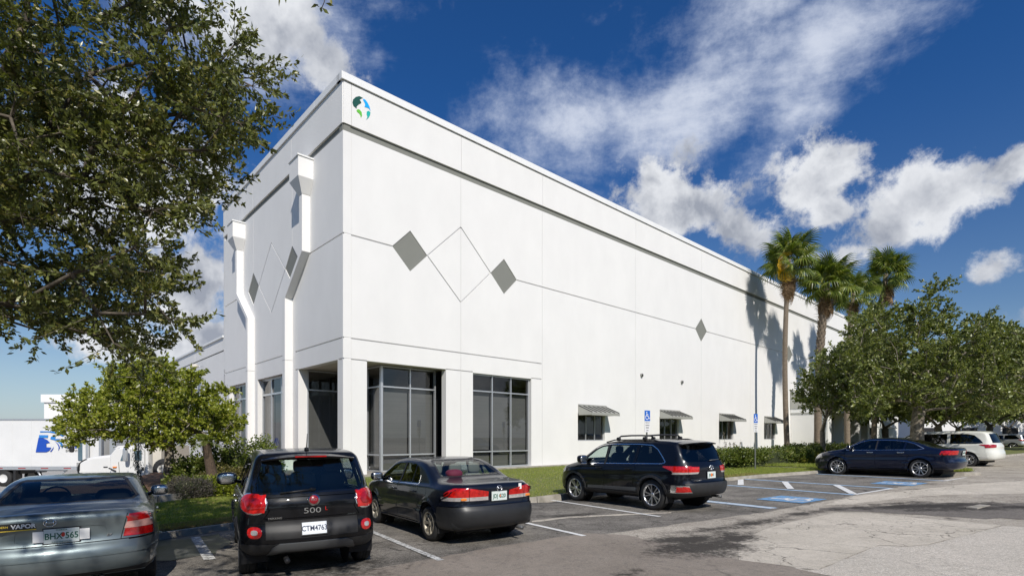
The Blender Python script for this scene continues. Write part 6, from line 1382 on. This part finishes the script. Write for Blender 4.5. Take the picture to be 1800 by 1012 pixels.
for i, (px, Yd, h, rx, seed, lb) in enumerate([(1735, 52, 9.4, 6.5, 41, 'dark oak with a leaning trunk beyond the white minivan'), (1812, 46, 10.5, 6.8, 42, 'large oak at the right edge shading the road'), (1680, 66, 8.0, 5.5, 43, 'oak with several thin stems in the middle of the far row'), (1655, 44, 8.2, 5.0, 44, 'oak standing close behind the roofs of the parked vans'), (1770, 78, 9.5, 7.5, 45, 'far oak behind the silver car'), (1560, 52, 7.6, 4.6, 46, 'oak in front of the shaded far end of the warehouse'), (1900, 64, 10.5, 8, 47, 'oak just outside the right edge of the photo'), (1850, 95, 10, 9, 48, 'farthest oak of the row along the road')]):
    b = pt(px, 768, Yd); b.z = hG(b.x, b.y); P_ = round_pts((b.x, b.y, b.z+h*.58), rx, rx, h*.42, 120, .8, seed)
    make_tree('oak_tree', lb, 'tree', [b, b+Vector((.15*(-1)**i, 0, 1.1)), b+Vector((.3*(-1)**i, 0, 2.2))], P_, 162, 1.3, (.30, .10), M['oak_leaf2'], M['bark'], r_tip=.018, power=.42, r_trunk=.30, bias=.3, group='oaks of the far row', twigs=False)
# unseen oaks added behind the camera to darken what the black cars reflect
_far = [o for o in COL.objects if o.get('group') == 'oaks of the far row']
for k, (x, y, lb) in enumerate([(-16, -15, 'unseen oak added behind the camera, left of the others'), (-4, -19, 'unseen oak added behind the camera, second from the left'), (9, -17, 'unseen oak added straight behind the parking rows'), (22, -12, 'unseen oak added at the right of the camera'), (-27, -6, 'unseen oak added at the far left of the camera')]):
    c = copy_tree(_far[k]); c.location = (x, y, hG(x, y)); c['label'] = lb; c['group'] = 'oaks added behind the camera'
# --- palms
def fan(r_, green=True):
    """a fan frond: stalk along +X, blade of narrow folded segments, tips drooping"""
    mb = MB(); Ls, Lb = r_.uniform(.75, 1.05), r_.uniform(.85, 1.05)
    mb.tube([(0, 0, 0), (Ls*.5, 0, .05), (Ls, 0, -.02)], [.022, .016, .012], 4, caps=False); n = 26; o = Vector((Ls, 0, -.02))
    for k in range(n):
        a = math.radians(-138+276*k/(n-1)); l = Lb*(1-.22*abs(a)/2.4)*r_.uniform(.92, 1.05); d = Vector((math.cos(a), math.sin(a), 0)); s_ = Vector((-d.y, d.x, 0)); w = .045
        z = lambda t: .16*t-.55*t*t*(.7+.5*abs(a)/2.4)*(1 if green else 1.3)
        P_ = [o, o+d*l*.5+s_*w+Vector((0, 0, z(.5)*l-.02)), o+d*l*.5+Vector((0, 0, z(.5)*l+.02)), o+d*l*.5-s_*w+Vector((0, 0, z(.5)*l-.02)), o+d*l*.8+Vector((0, 0, z(.8)*l-.06)), o+d*l*r_.uniform(.9, 1.0)+Vector((0, 0, z(1)*l-.22*r_.uniform(.6, 1.6)))]
        w2 = w*.55; q = [P_[4]+s_*w2, P_[4]-s_*w2]
        mb.add([P_[0], P_[1], P_[2], P_[3], q[0], q[1], P_[5]], [(0, 3, 2), (0, 2, 1), (1, 2, 4), (2, 3, 5), (2, 5, 4), (4, 5, 6)])
    return mb
FR = [fan(random.Random(s_)).mesh('frond', M['palm_leaf']) for s_ in (1, 2, 3)]
FD = [fan(random.Random(s_), False).mesh('dead_frond', M['palm_dead']) for s_ in (4, 5)]
FY = fan(random.Random(6)).mesh('yellow_frond', M['palm_yellow'])
def palm(label, foot, top, r0, r1, sc, seed, boots=False, nyel=1, ng=34, nd_=16):
    r_ = random.Random(seed); root = thing('fan_palm', label, 'palm', tuple(foot), 0, 'tall fan palms beside the warehouse'); d = Vector(top)-Vector(foot); bend = Vector((-.22, .05, 0))
    P_ = [d*(k/14)+bend*math.sin(math.pi*k/14) for k in range(15)]
    MB().tube(P_, [r0*1.25 if k == 0 else r0+(r1-r0)*k/14 for k in range(15)], 14).build('trunk', M['palm_t'], root)
    if boots:
        mb = MB()
        for k in range(150):
            t = 1-.42*(k/150); p = d*t+bend*math.sin(math.pi*t); a = k*2.4; rr = r0+(r1-r0)*t; e = Vector((math.cos(a), math.sin(a), 0)); s_ = Vector((-e.y, e.x, 0))
            mb.hexa([tuple(p+e*(rr*.8+o_)+s_*w+Vector((0, 0, z))) for z, oo in ((-.12, 0), (.14, .09)) for o_ in (oo, oo+.05) for w in (-.05, .05)])
        q = mb.build('leaf_boots', M['palm_t'], root); q['kind'] = 'stuff'
    for k in range(ng):
        t = (k+.5)/ng; el = math.radians(84-122*t); az = k*2.39996; o = link('frond', FR[k % 3], root, tuple(d+Vector((0, 0, .15-.45*t)))); o.rotation_euler = (r_.uniform(-.9, .9), -el+r_.uniform(-.1, .1), az+r_.uniform(-.2, .2)); o.scale = (sc*r_.uniform(.85, 1.15), sc*r_.uniform(.6, .85), sc)
    for k in range(nd_):
        az = k*2.39996+1; o = link('dead_frond', FD[k % 2], root, tuple(d+Vector((0, 0, -.35-.05*k)))); o.rotation_euler = (r_.uniform(-.6, .6), math.radians(r_.uniform(66, 92)), az); o.scale = (sc*r_.uniform(.75, 1.05), sc*.45, sc*.8)
    for k in range(nyel):
        o = link('yellow_frond', FY, root, tuple(d+Vector((-.25+.2*k, -.55, -.1-.35*k)))); o.rotation_euler = (1.35, math.radians(25+20*k), math.radians(205-20*k)); o.scale = (sc*.72,)*3
Pz = ZB
SHh = Vector((SUN_H.x, SUN_H.y, 0))
def palm_spot(tw_, s_): p = FW(tw_, Pz-.1)+SHh*s_; return p
b1 = palm_spot(36.3, 3.1); t1 = pt(1384, 458, b1.y); t1.y -= .2
palm('tallest fan palm with a slender bare trunk and one bright yellow frond', b1, t1, .21, .16, 1.32, 1, nyel=2, nd_=20)
b2 = palm_spot(39.4, 4.6); t2 = pt(1452, 498, b2.y)
palm('fan palm with a thick trunk covered in old leaf stubs, second from the left', b2, t2, .28, .25, 1.30, 2, boots=True, nyel=0, ng=40, nd_=16)
b3 = FW(46, Pz-.1)+SHh*4.0; b3 = Vector(((1490-900)/943*45, 45, Pz)); t3 = pt(1500, 515, 45.5)
palm('third fan palm, partly hidden behind the second one', b3, t3, .22, .18, 1.12, 3, nyel=0, ng=26)
b4 = Vector(((1536-900)/943*47, 47, Pz)); t4 = pt(1557, 482, 47)
palm('rightmost fan palm rising out of the oak crowns', b4, t4, .22, .18, 1.22, 4, nyel=0)
# --- short cycad-like palm in the bed
r_ = random.Random(8); cy0 = Vector(((378-900)/943*15.6, 15.6, .15)); cy1 = pt(361, 775, 15.6)
CY = thing('short_palm', 'short palm with a leaning shaggy brown trunk in the planting bed', 'palm', tuple(cy0)); d = cy1-cy0
MB().tube([(0, 0, 0), tuple(d*.3+Vector((.02, 0, 0))), tuple(d*.7), tuple(d)], [.16, .15, .12, .10], 12).build('trunk', pm('shaggy_trunk', (.11, .075, .05), .95, var=.6, vscale=25, bump=1, bscale=40), CY)
mb = MB()
for k in range(17):
    az = k*2.39996; el = math.radians(60-75*(k/17)); n = 9; Lf = .62
    pts_ = []; 
    for j in range(n+1):
        t = j/n; rad_ = Lf*t; pts_.append(Vector((math.cos(az)*rad_*math.cos(el), math.sin(az)*rad_*math.cos(el), rad_*math.sin(el)-.30*t*t)))
    m2 = MB().tube(pts_, .006, 3, caps=False)
    for j in range(1, n*2):
        t = j/(n*2); p = pts_[0].lerp(pts_[-1], 0); i0 = min(n-1, int(t*n)); p = pts_[i0].lerp(pts_[i0+1], t*n-i0); dd = (pts_[i0+1]-pts_[i0]).normalized(); s_ = dd.cross(Vector((0, 0, 1))).normalized(); l = .13*math.sin(math.pi*min(1, t*.85+.12))+.03
        for q in (1, -1): e = (s_*q+dd*.45+Vector((0, 0, -.1))).normalized(); m2.add([p, p+e*l*.5+dd*.012, p+e*l, p+e*l*.5-dd*.012], [(0, 1, 2, 3)])
    m2.build('frond', M['palm_leaf'], CY, tuple(d))
# --- hedges and shrubs: a leafy shell over a dark woody core
def shrub(name, label, cat, c, h, n, leaf, mat, seed, e=.6, rot=0.0, group=None, core=True, rough=.16, flat=0):
    g_ = np.random.default_rng(seed); root = thing(name, label, cat, tuple(c), rot, group); P_, D_ = [], []
    u = unit(g_.normal(size=(n, 3))); f = lambda v: np.sign(v)*np.abs(v)**e; az = np.arctan2(u[:, 1], u[:, 0]); el = np.arcsin(np.clip(u[:, 2], -1, 1)); el = np.where(el < -.15, -el*.5, el)
    S = np.stack([h[0]*f(np.cos(el))*f(np.cos(az)), h[1]*f(np.cos(el))*f(np.sin(az)), h[2]*f(np.sin(el))], 1)
    k = 1+rough*np.sin(S[:, 0]*3.1+seed)*np.sin(S[:, 1]*3.7+1)+rough*.6*np.sin(S[:, 0]*9+S[:, 2]*7)+g_.normal(size=n)*.06; dep = g_.uniform(.72, 1.03, n)**.6; P_ = S*(k*dep)[:, None]
    P_[:, 2] = np.maximum(P_[:, 2], .02); D_ = unit(S/np.array(h)**2)+g_.normal(size=(n, 3))*.8+np.array([0, 0, .3])
    leaves_obj('foliage', P_, D_, leaf[0], leaf[1], mat, root, kind='stuff')
    if core: MB().sup((0, 0, 0), (h[0]*.74, h[1]*.74, h[2]*.78), e, 24, 14).build('woody_core', pm('dark_stems', (.028, .036, .012), 1) if 'dark_stems' not in bpy.data.materials else bpy.data.materials['dark_stems'], root)
    return root
hl = 'clipped shrubs in the planting bed'
def at(px, Y, z): return ((px-CX)/FPX*Y, Y, z)
shrub('hedge', 'tall rounded hedge in front of the left wall windows', 'hedge', at(428, 17.0, .1), (1.15, .7, 1.42), 13000, (.085, .034), M['hedge_leaf'], 1, .65)
shrub('shrub', 'green shrub between the small tree trunk and the short palm', 'shrub', at(345, 16.9, .05), (.80, .6, 1.0), 8000, (.085, .034), M['hedge_leaf'], 2, .8)
shrub('shrub', 'olive brown shrub at the foot of the tall hedge', 'shrub', at(408, 16.2, .1), (.9, .45, .72), 7000, (.07, .026), M['olive_leaf'], 3, .7)
shrub('shrub', 'low yellow green shrub next to the hatchback mirror', 'shrub', at(395, 15.5, .12), (.75, .40, .48), 6000, (.07, .028), M['lig_leaf'], 4, .7)
shrub('shrub', 'dark purple grey mounded shrub at the edge of the walkway slab', 'shrub', at(331, 14.9, .12), (.60, .45, .56), 6500, (.07, .008), M['purple_leaf'], 5, .85, core=True)
shrub('shrub', 'small dark green shrub just left of the hatchback mirror', 'shrub', at(366, 15.4, .12), (.5, .4, .5), 4500, (.065, .026), M['hedge_leaf'], 6, .8)
ah = math.atan2(VF.y, VF.x)
p = pt(1345, 790, 28.5); shrub('hedge', 'long box clipped hedge behind the black suv', 'hedge', (9.9+3.2, 28.0, lawn_z(13, 28)-.02), (4.1, .8, .92), 20000, (.095, .038), M['hedge_leaf'], 7, .38, rot=math.radians(38), rough=.06)
shrub('hedge', 'second clipped hedge running on towards the entrance', 'hedge', (20.4, 35.6, ZB-.1), (4.4, .9, 1.05), 11000, (.12, .045), M['hedge_leaf'], 8, .4, rot=math.radians(44), rough=.06)
shrub('hedge', 'low yellow green hedge around the young oak', 'hedge', (17.6, 31.4, lawn_z(17.6, 31.4)), (3.2, .8, .55), 8000, (.08, .028), M['yellow_leaf'], 9, .5, rot=math.radians(40), rough=.1)
shrub('shrub', 'reddish brown low shrubs at the left of the dark blue sedan', 'shrub', (18.6, 29.8, lawn_z(18.6, 29.8)), (2.2, .6, .45), 4500, (.08, .026), M['olive_leaf'], 10, .6, rot=math.radians(38), rough=.15)
shrub('shrub', 'small round clipped shrub between the portico columns', 'shrub', tuple(FW(50.5, ZB-.1, 3.8)), (.65, .65, 1.15), 2500, (.09, .03), M['hedge_leaf'], 11, .6)
shrub('hedge', 'yellowish hedge beyond the portico columns', 'hedge', tuple(FW(61, ZB-.1, 3.4)), (5, .9, .9), 5000, (.14, .04), M['yellow_leaf'], 12, .45, rot=ah, rough=.08)
# wispy weeds against the wall below the third window
WD = thing('wall_weeds', 'thin dark stemmed weeds growing against the wall by the third window', 'plant', tuple(FW(30.6, ZB, .5))); mb = MB(); C, D = [], []
for k in range(12):
    x = -3.6+k*.42; h = rnd.uniform(.7, 1.9) if k > 5 else rnd.uniform(.4, 1.0); b = Vector((VF.x*x, VF.y*x, 0)); t = b+Vector((rnd.uniform(-.15, .3), 0, h)); mb.tube([b, b.lerp(t, .5)+Vector((.04, 0, 0)), t], .012, 4)
    for j in range(26): C.append(tuple(b.lerp(t, rnd.uniform(.3, 1)))); D.append((rnd.gauss(0, 1), rnd.gauss(0, 1), .6))
mb.build('stems', M['bark'], WD)['kind'] = 'stuff'; leaves_obj('leaves', C, D, .12, .022, M['purple_leaf'], WD, kind='stuff')
# --- grass
def grass(name, label, poly, n, zf, h, seed, mat, w=.006, clump=.55, ymax=99):
    g_ = random.Random(seed); xs = [p[0] for p in poly]; ys = [p[1] for p in poly]; C = []; D = []; k = 0
    while len(C) < n and k < n*12:
        k += 1; Y = g_.uniform(min(ys), max(ys)) if g_.random() < .5 else min(ys)+(max(ys)-min(ys))*g_.random()**2; X = g_.uniform(min(xs), max(xs))
        if not inside((X, Y), poly): continue
        if math.sin(X*5.1+math.sin(Y*3.3)*1.7)*math.sin(Y*4.7+1.3*math.sin(X*2.9)) < -clump and g_.random() < .6: continue
        C.append((X, Y, zf(X, Y)-.004)); D.append((g_.gauss(0, .55), g_.gauss(0, .55), 1))
    C, D = np.array(C), unit(np.array(D)); L = h*rg.uniform(.6, 1.35, len(C))[:, None]; S = unit(np.cross(D, rg.normal(size=C.shape)))*w
    V = np.stack([C-S, C+S, C+D*L+rg.normal(size=C.shape)*np.array([.3, .3, .05])*h], 1).reshape(-1, 3); F = np.arange(len(C)*3).reshape(-1, 3)
    o = link(name, mesh_np(name, V, F, mat)); tag(o, label, None, None, 'stuff'); return o
la = [g2(*p) for p in [(180, 955), (290, 944), (400, 928), (470, 920)]]+[(-7.6, 17.6), (-8.45, 16.4), (-9.0, 13.8), (-10.4, 11)]
grass('grass', 'grass of the small lawn between the grey coupe and the hatchback', la, 60000, lambda x, y: lawn_z(x, y), .055, 1, M['grass'], .005)
lb_ = [g2(*p) for p in [(470, 920), (660, 899.5), (870, 886), (940, 880), (985, 874.5)]]+[(5.5, 20.5), tuple(FW(12, 0, .4)[:2]), tuple(FW(1.8, 0, 1.2)[:2]), (-7.0, 17.2)]
grass('grass', 'grass between the black sedan and the storefront windows', lb_, 42000, lambda x, y: lawn_z(x, y), .06, 2, M['grass'], .006)
lc_ = [g2(*p) for p in [(1150, 858), (1200, 852), (1337, 838.5), (1431, 831.8), (1478, 829.5)]]+[(17, 28.5), (12, 26.5), (8, 24)]
grass('grass', 'sunny grass behind the black suv in front of the clipped hedge', lc_, 42000, lambda x, y: lawn_z(x, y), .06, 3, M['grass'], .008)
grass('grass', 'grass tuft on the tip of the parking island', isl_in, 9000, lambda x, y: hG(x, y)+.16, .14, 4, M['grass'], .009)
def edge_band(a, b, w): 
    a, b = Vector(a), Vector(b); d = (b-a).normalized(); n_ = Vector((-d.y, d.x)); return [tuple(a), tuple(b), tuple(b+n_*w), tuple(a+n_*w)]
grass('dry_grass', 'brown dry grass and leaf litter along the kerb of the small lawn', edge_band(g2(265, 948), g2(440, 924), .75), 9000, lambda x, y: lawn_z(x, y)+.005, .045, 5, M['thatch'], .006)
grass('dry_grass', 'brown dry grass along the kerb beside the accessible stalls', edge_band(g2(1200, 852), g2(1337, 838.5), .5), 4000, lambda x, y: lawn_z(x, y)+.005, .05, 6, M['thatch'], .008)
# fallen leaves
FL = thing('leaf_litter', 'scattered fallen leaves on the small lawn and the bed edge', 'leaves'); FL['kind'] = 'stuff'
C = []; 
for k in range(2600):
    X, Y = rnd.uniform(-11.5, -5.5), rnd.uniform(9, 18)
    z = lawn_z(X, Y)+.03 if inside((X, Y), la) else (bed_z(X, Y)+.012 if inside((X, Y), bed) else None)
    if z is not None and (not inside((X, Y), la) or rnd.random() < .3): C.append((X, Y, z))
leaves_obj('leaves', C, rg.normal(size=(len(C), 3))*np.array([1, 1, .2]), .06, .014, M['thatch'], FL, kind='stuff')
del FL['kind']
# far tree line
def treeline(label, pts_, h, n, seed, leaf):
    g_ = np.random.default_rng(seed); P_ = np.array(pts_); t = g_.uniform(0, len(P_)-1.001, n); i = t.astype(int); f = (t-i)[:, None]; base = P_[i]*(1-f)+P_[i+1]*f
    hh = h*(.6+.4*np.sin(t*2.3+seed)*np.sin(t*5.1+2)); z = g_.uniform(0, 1, n)**.7*hh; C = np.c_[base+g_.normal(size=(n, 2))*3.0, z-1.0]; o = leaves_obj('distant_woods', C, g_.normal(size=(n, 3)), leaf, leaf*.35, M['oak_leaf2'], None, kind='stuff'); tag(o, label)
treeline('low dark woods on the horizon behind the trailer', [(-330, 240), (-240, 250), (-190, 262), (-150, 262), (-120, 270)], 12.5, 9000, 1, 1.6)
treeline('distant woods beyond the road at the right', [(60, 150), (95, 160), (140, 150), (190, 140), (240, 110), (280, 60)], 13, 16000, 2, 1.7)
treeline('woods across the road behind the camera', [(110, -30), (60, -70), (0, -85), (-60, -75), (-120, -30), (-150, 30)], 11, 16000, 3, 1.7)

# ================================================================== SIGNS
M['post'] = pm('galvanised_post', (.20, .21, .19), .6, metal=.4, var=.2, vscale=6, coords='World')
M['sign_b'] = pm('sign_blue', (.01, .12, .52), .45)
M['sign_w'] = pm('sign_white', (.72, .72, .72), .5)
def sign(px, ztop, Y, label, w=.30):
    x = (px-CX)/FPX*Y; g = lawn_z(x, Y); root = thing('parking_sign', label, 'sign', (x, Y, g), 0, 'accessible parking signs')
    h = ztop-g; MB().box(-.028, .028, -.018, .018, -.3, h-.04).build('post', M['post'], root)
    root.rotation_euler = (0, 0, HD)
    p = MB().box(-w/2, w/2, -.032, -.020, h-.46+.05, h, b=0).build('blue_plate', M['sign_b'], root)
    s_ = .34; mb = MB()
    for poly in wheelchair_polys(.09): V = [((a-.52)*s_, -.0335, h-.205+(b-.5)*s_) for a, b in poly]; mb.add(V, [tuple(range(len(V)))])
    mb.build('wheelchair_symbol', M['sign_w'], p)
    q = MB().box(-w/2, w/2, -.032, -.020, h-.84, h-.415).build('white_plate', M['sign_w'], root)
    for k, (t, sz) in enumerate((('PARKING BY', .048), ('DISABLED', .058), ('PERMIT', .062), ('ONLY', .062))):
        text_obj(t, sz, M['blackp'], q, basis((0, -.0335, h-.475-.098*k), (1, 0, 0), (0, 0, 1)), 'sign_lettering', .0005, sx_=.88, bold=.001)
sign(1137, 1.75+47/943*20.8, 20.8, 'accessible parking sign on a grey post rising behind the black suv')
sign(1327.5, 1.75+41/943*24.6, 24.6, 'accessible parking sign on a tall post in the lawn before the hedge')

# ================================================================== TRUCKS
def trailer(label, x0, x1, Yf, zg, logo, group='white semi trailers in the truck yard'):
    root = thing('semi_trailer', label, 'trailer', (0, 0, 0), 0, group); zt = zg+4.15; zb = zg+1.15
    mb = MB(); mb.box(x0, x1, Yf, Yf+2.55, zb, zt); body = mb.build('cargo_box', M['truck_w'], root)
    n = int((x1-x0)/1.2)
    for k in range(1, n): MB().box(x0+k*1.2-.012, x0+k*1.2+.012, Yf-.012, Yf, zb+.1, zt-.08).build('rib', M['truck_w'], body)
    MB().box(x0, x1, Yf-.03, Yf-.002, zt-.08, zt+.02).build('top_rail', M['alu'], root); MB().box(x0, x1, Yf-.035, Yf-.002, zb-.12, zb+.09).build('bottom_rail', M['alu'], root)
    k = 0; x = x0+.6
    while x < x1-.5: MB().box(x, x+.45, Yf-.042, Yf-.036, zb-.05, zb+.0).build('reflector', M['red'], root); x += 1.4
    return root, zb, zt
M['truck_w'] = pm('trailer_white', (.72, .72, .71), .5, var=.08, vscale=.6, coords='World', spec=.3)
Y1 = 33.0; zg1 = yard_z(0, Y1)
x0, x1 = (-70-900)/943*Y1, (-900+165)/943*Y1
T, zb, zt = trailer('white semi trailer with a blue B logo at the left edge', x0-4, x1, Y1, zg1, True)
def onT(px, py): return ((px-CX)/FPX*Y1, Y1-.028, HC+(HZ-py)/FPX*Y1)
def tl(x, y): return onT(x/5.62, 680+y/5.62)
M['logo_b'] = pm('logo_blue', (.01, .07, .42), .5); M['logo_l'] = pm('logo_light_blue', (.03, .22, .60), .5)
EM = empty('logo', (0, 0, 0), 0, T)
def decal(pts, mt, nm): MB().prism([tl(*p) for p in pts][::-1], (0, -.008, 0)).build(nm, M[mt], EM)
decal([(385, 500), (430, 503), (470, 520), (498, 548), (462, 556), (462, 592), (512, 596), (490, 628), (460, 642), (357, 642)], 'logo_b', 'dark_band')
decal([(392, 472), (480, 474), (476, 500), (388, 498)], 'logo_l', 'middle_band'); decal([(400, 434), (600, 436), (640, 470), (625, 488), (560, 458), (480, 444), (400, 446)], 'logo_l', 'upper_band')
decal([(510, 486), (555, 488), (545, 510), (600, 512), (575, 530), (612, 548), (632, 580), (615, 605), (600, 560), (560, 528), (500, 512)], 'logo_l', 'swoosh')
decal([(497, 636), (520, 610), (535, 588), (528, 612), (510, 638)], 'logo_b', 'tail_stroke'); decal([(545, 530), (580, 560), (596, 595), (580, 628), (584, 592), (570, 560)], 'logo_b', 'inner_stroke')
cx_, _, cz_ = tl(690, 560); text_obj('BROWN', .85, M['logo_b'], EM, basis(tl(650, 558), (1, 0, 0), (0, 0, 1)), 'logo_lettering', .004, shear=.3, bold=.02, sx_=1.1, align='LEFT'); text_obj('BROWN INTEGRATED', .22, M['reveal'], EM, basis(tl(650, 628), (1, 0, 0), (0, 0, 1)), 'logo_lettering', .004, align='LEFT')
# running gear
for k, x in enumerate((onT(5, 0)[0], onT(5, 0)[0]-1.3)):
    for yy in (Y1+.15, Y1+2.1):
        t = MB().lathe([(.27, -.14), (.46, -.14), (.5, -.10), (.5, .10), (.46, .14), (.27, .14)], axis='Y', n=24).build('wheel', M['tyre'], T, (x, yy, zg1+.5)); MB().lathe([(.0, -.05), (.15, -.06), (.24, -.10), (.28, -.12)], axis='Y', n=20).build('rim', M['truck_w'], t)
MB().box(x0-3, onT(28, 0)[0], Y1+.3, Y1+2.2, zg1+.75, zg1+1.05).build('axle_frame', M['blackp'], T)
MB().box(onT(22, 0)[0], onT(26, 0)[0], Y1+.05, Y1+.5, zg1+.25, zg1+1.05).build('mud_flap', M['blackp'], T)
for a, b in (((62, 828), (70, 840)), ((92, 840), (114, 826))):
    MB().tube([tuple(Vector(onT(*a))+Vector((0, .2, 0))), tuple(Vector(onT(*b))+Vector((0, .2, 0)))], .05, 6).build('landing_gear_strut', M['alu'], T)
MB().box(onT(60, 0)[0], onT(114, 0)[0], Y1+.1, Y1+.2, zg1+.95, zg1+1.02).build('side_bar', M['alu'], T)
# grey day cab behind the white truck
GT = thing('parked_truck', 'grey and white truck cab standing between the trailer and the nearer white truck', 'truck', (0, 0, 0)); YG = 29.5; zg = yard_z(0, YG)
def gx(px): return (px-CX)/FPX*YG
mb = MB(); mb.box(gx(142), gx(180), YG, YG+2.3, zg+.8, zg+3.3, b=.06); mb.build('cab', M['truck_w'], GT)
MB().box(gx(172), gx(212), YG-.2, YG+2.2, zg+.7, zg+1.7, b=.04).build('frame', M['blackp'], GT)
MB().box(gx(136), gx(146), YG-.02, YG+2.2, zg+1.5, zg+2.9, b=.05).build('windshield', pm('truck_glass', (.10, .16, .20), .08, coat=1), GT)
for px in (155, 178): MB().box(gx(px), gx(px+4), YG-.18, YG-.08, zg+1.2, zg+3.2).build('pillar', M['alu'], GT)
MB().sup((gx(134), YG-.3, zg+2.4), (.12, .08, .42), .5).build('mirror', M['blackp'], GT)
MB().box(gx(190), gx(200), YG+.1, YG+1.5, zg+1.7, zg+3.4).build('exhaust_stack', M['alu'], GT)
# nearer white truck, nose to the left
WT = thing('parked_truck', 'white long nosed truck cab parked beyond the planting bed, facing left', 'truck', (0, 0, 0)); YW = 24.0; zw = HC-(845-HZ)/FPX*YW
def wp(px, py): return ((px-CX)/FPX*YW, HC+(HZ-py)/FPX*YW)
def slab(nm, pts, y0, y1, mt, parent=WT, bev=0):
    P_ = [(*wp(*p),) for p in pts]; o = MB().prism([(x, y0, z) for x, z in P_], (0, y1-y0, 0)).build(nm, mt, parent)
    if bev:
        m = o.modifiers.new('b', 'BEVEL'); m.width = bev; m.segments = 3; m.limit_method = 'ANGLE'
        dg = bpy.context.evaluated_depsgraph_get(); me = bpy.data.meshes.new_from_object(o.evaluated_get(dg)); o.modifiers.clear(); o.data = me
    return o
slab('hood', [(134, 822), (136, 812), (146, 806), (160, 802), (190, 799), (197, 800), (203, 834), (134, 834)], YW+.05, YW+2.0, M['truck_w'], bev=.12)
slab('cab', [(195, 800), (205, 788), (207, 787), (232, 786), (262, 787), (264, 842), (228, 842), (212, 836), (197, 834)], YW-.1, YW+2.2, M['truck_w'], bev=.06)
slab('windshield', [(196, 808), (206, 788), (213, 787), (204, 808)], YW-.09, YW+2.1, bpy.data.materials['truck_glass'])
slab('roof', [(202, 788), (208, 783), (255, 780), (262, 783), (263, 789), (204, 789)], YW-.05, YW+2.1, M['truck_w'], bev=.08)
slab('window', [(215, 809), (221, 792), (227, 791), (227, 808)], YW-.13, YW-.10, bpy.data.materials['truck_glass']); slab('window', [(240, 808), (240, 791), (252, 791), (252, 808)], YW-.13, YW-.10, bpy.data.materials['truck_glass'])
slab('door_seam', [(211, 812), (212, 811), (214, 836), (213, 836)], YW-.115, YW-.10, M['reveal']); slab('door_seam', [(257, 790), (258, 790), (258, 838), (257, 838)], YW-.115, YW-.10, M['reveal'])
slab('hood_vent', [(181, 819.5), (188, 819.5), (188, 821), (181, 821)], YW+.02, YW+.06, M['blackp']); slab('marker_lamp', [(202, 819), (209, 819), (208, 821.5), (202, 821.5)], YW-.14, YW-.10, M['amber'])
MB().tube([(wp(195, 822)[0], YW-.12, wp(195, 822)[1]), (wp(208, 827)[0], YW-.16, wp(208, 827)[1])], .03, 6).build('hood_latch', M['blackp'], WT)
for k in range(7): slab('grille_bar', [(134.5, 813+k*2), (139, 813+k*2), (139, 814+k*2), (134.5, 814+k*2)], YW-.0, YW+.06, M['blackp'])
slab('fuel_tank', [(228, 843), (262, 843), (262, 851), (228, 851)], YW+.1, YW+.6, M['alu'], bev=.1); slab('step_recess', [(252, 820), (256, 820), (256, 826), (252, 826)], YW-.13, YW-.09, M['blackp'])
slab('sleeper_fairing', [(266, 784), (281, 784), (281, 834), (266, 834)], YW+.1, YW+2.2, M['soffit'])
slab('frame', [(262, 836), (300, 836), (300, 846), (262, 846)], YW+.4, YW+1.8, M['blackp'])
MB().sup((wp(231, 798)[0], YW-.38, wp(231, 798)[1]), (.10, .06, .30), .5).build('mirror', M['alu'], WT)
for px in (152, 285):
    x = wp(px, 0)[0]; t = MB().lathe([(.27, -.14), (.46, -.14), (.5, -.10), (.5, .10), (.46, .14), (.27, .14)], axis='Y', n=24).build('wheel', M['tyre'], WT, (x, YW+.2, zw+.5)); MB().lathe([(.0, -.05), (.15, -.06), (.24, -.10), (.28, -.12)], axis='Y', n=20).build('rim', M['truck_w'], t)
# ================================================================== FAR CARS, ROAD BITS
r, a = van('silver car with a red tail light far down the road at the right', M['p_silver'], 4.7, 1.82, cat='car')
bpy.data.objects.remove(r) if False else None
r.scale = (1, 1, .84); put(r, a, 1.82, (50.9, 54.5, 0), head=34)
CB = thing('drain_cover', 'pale concrete drain edge beside the dark patch at the right of the road', 'drain', tuple(G(1720, 891)), HD); CB['kind'] = 'structure'
MB().box(-.45, .45, -.10, .10, .0, .03).build('slab', M['concrete'], CB)
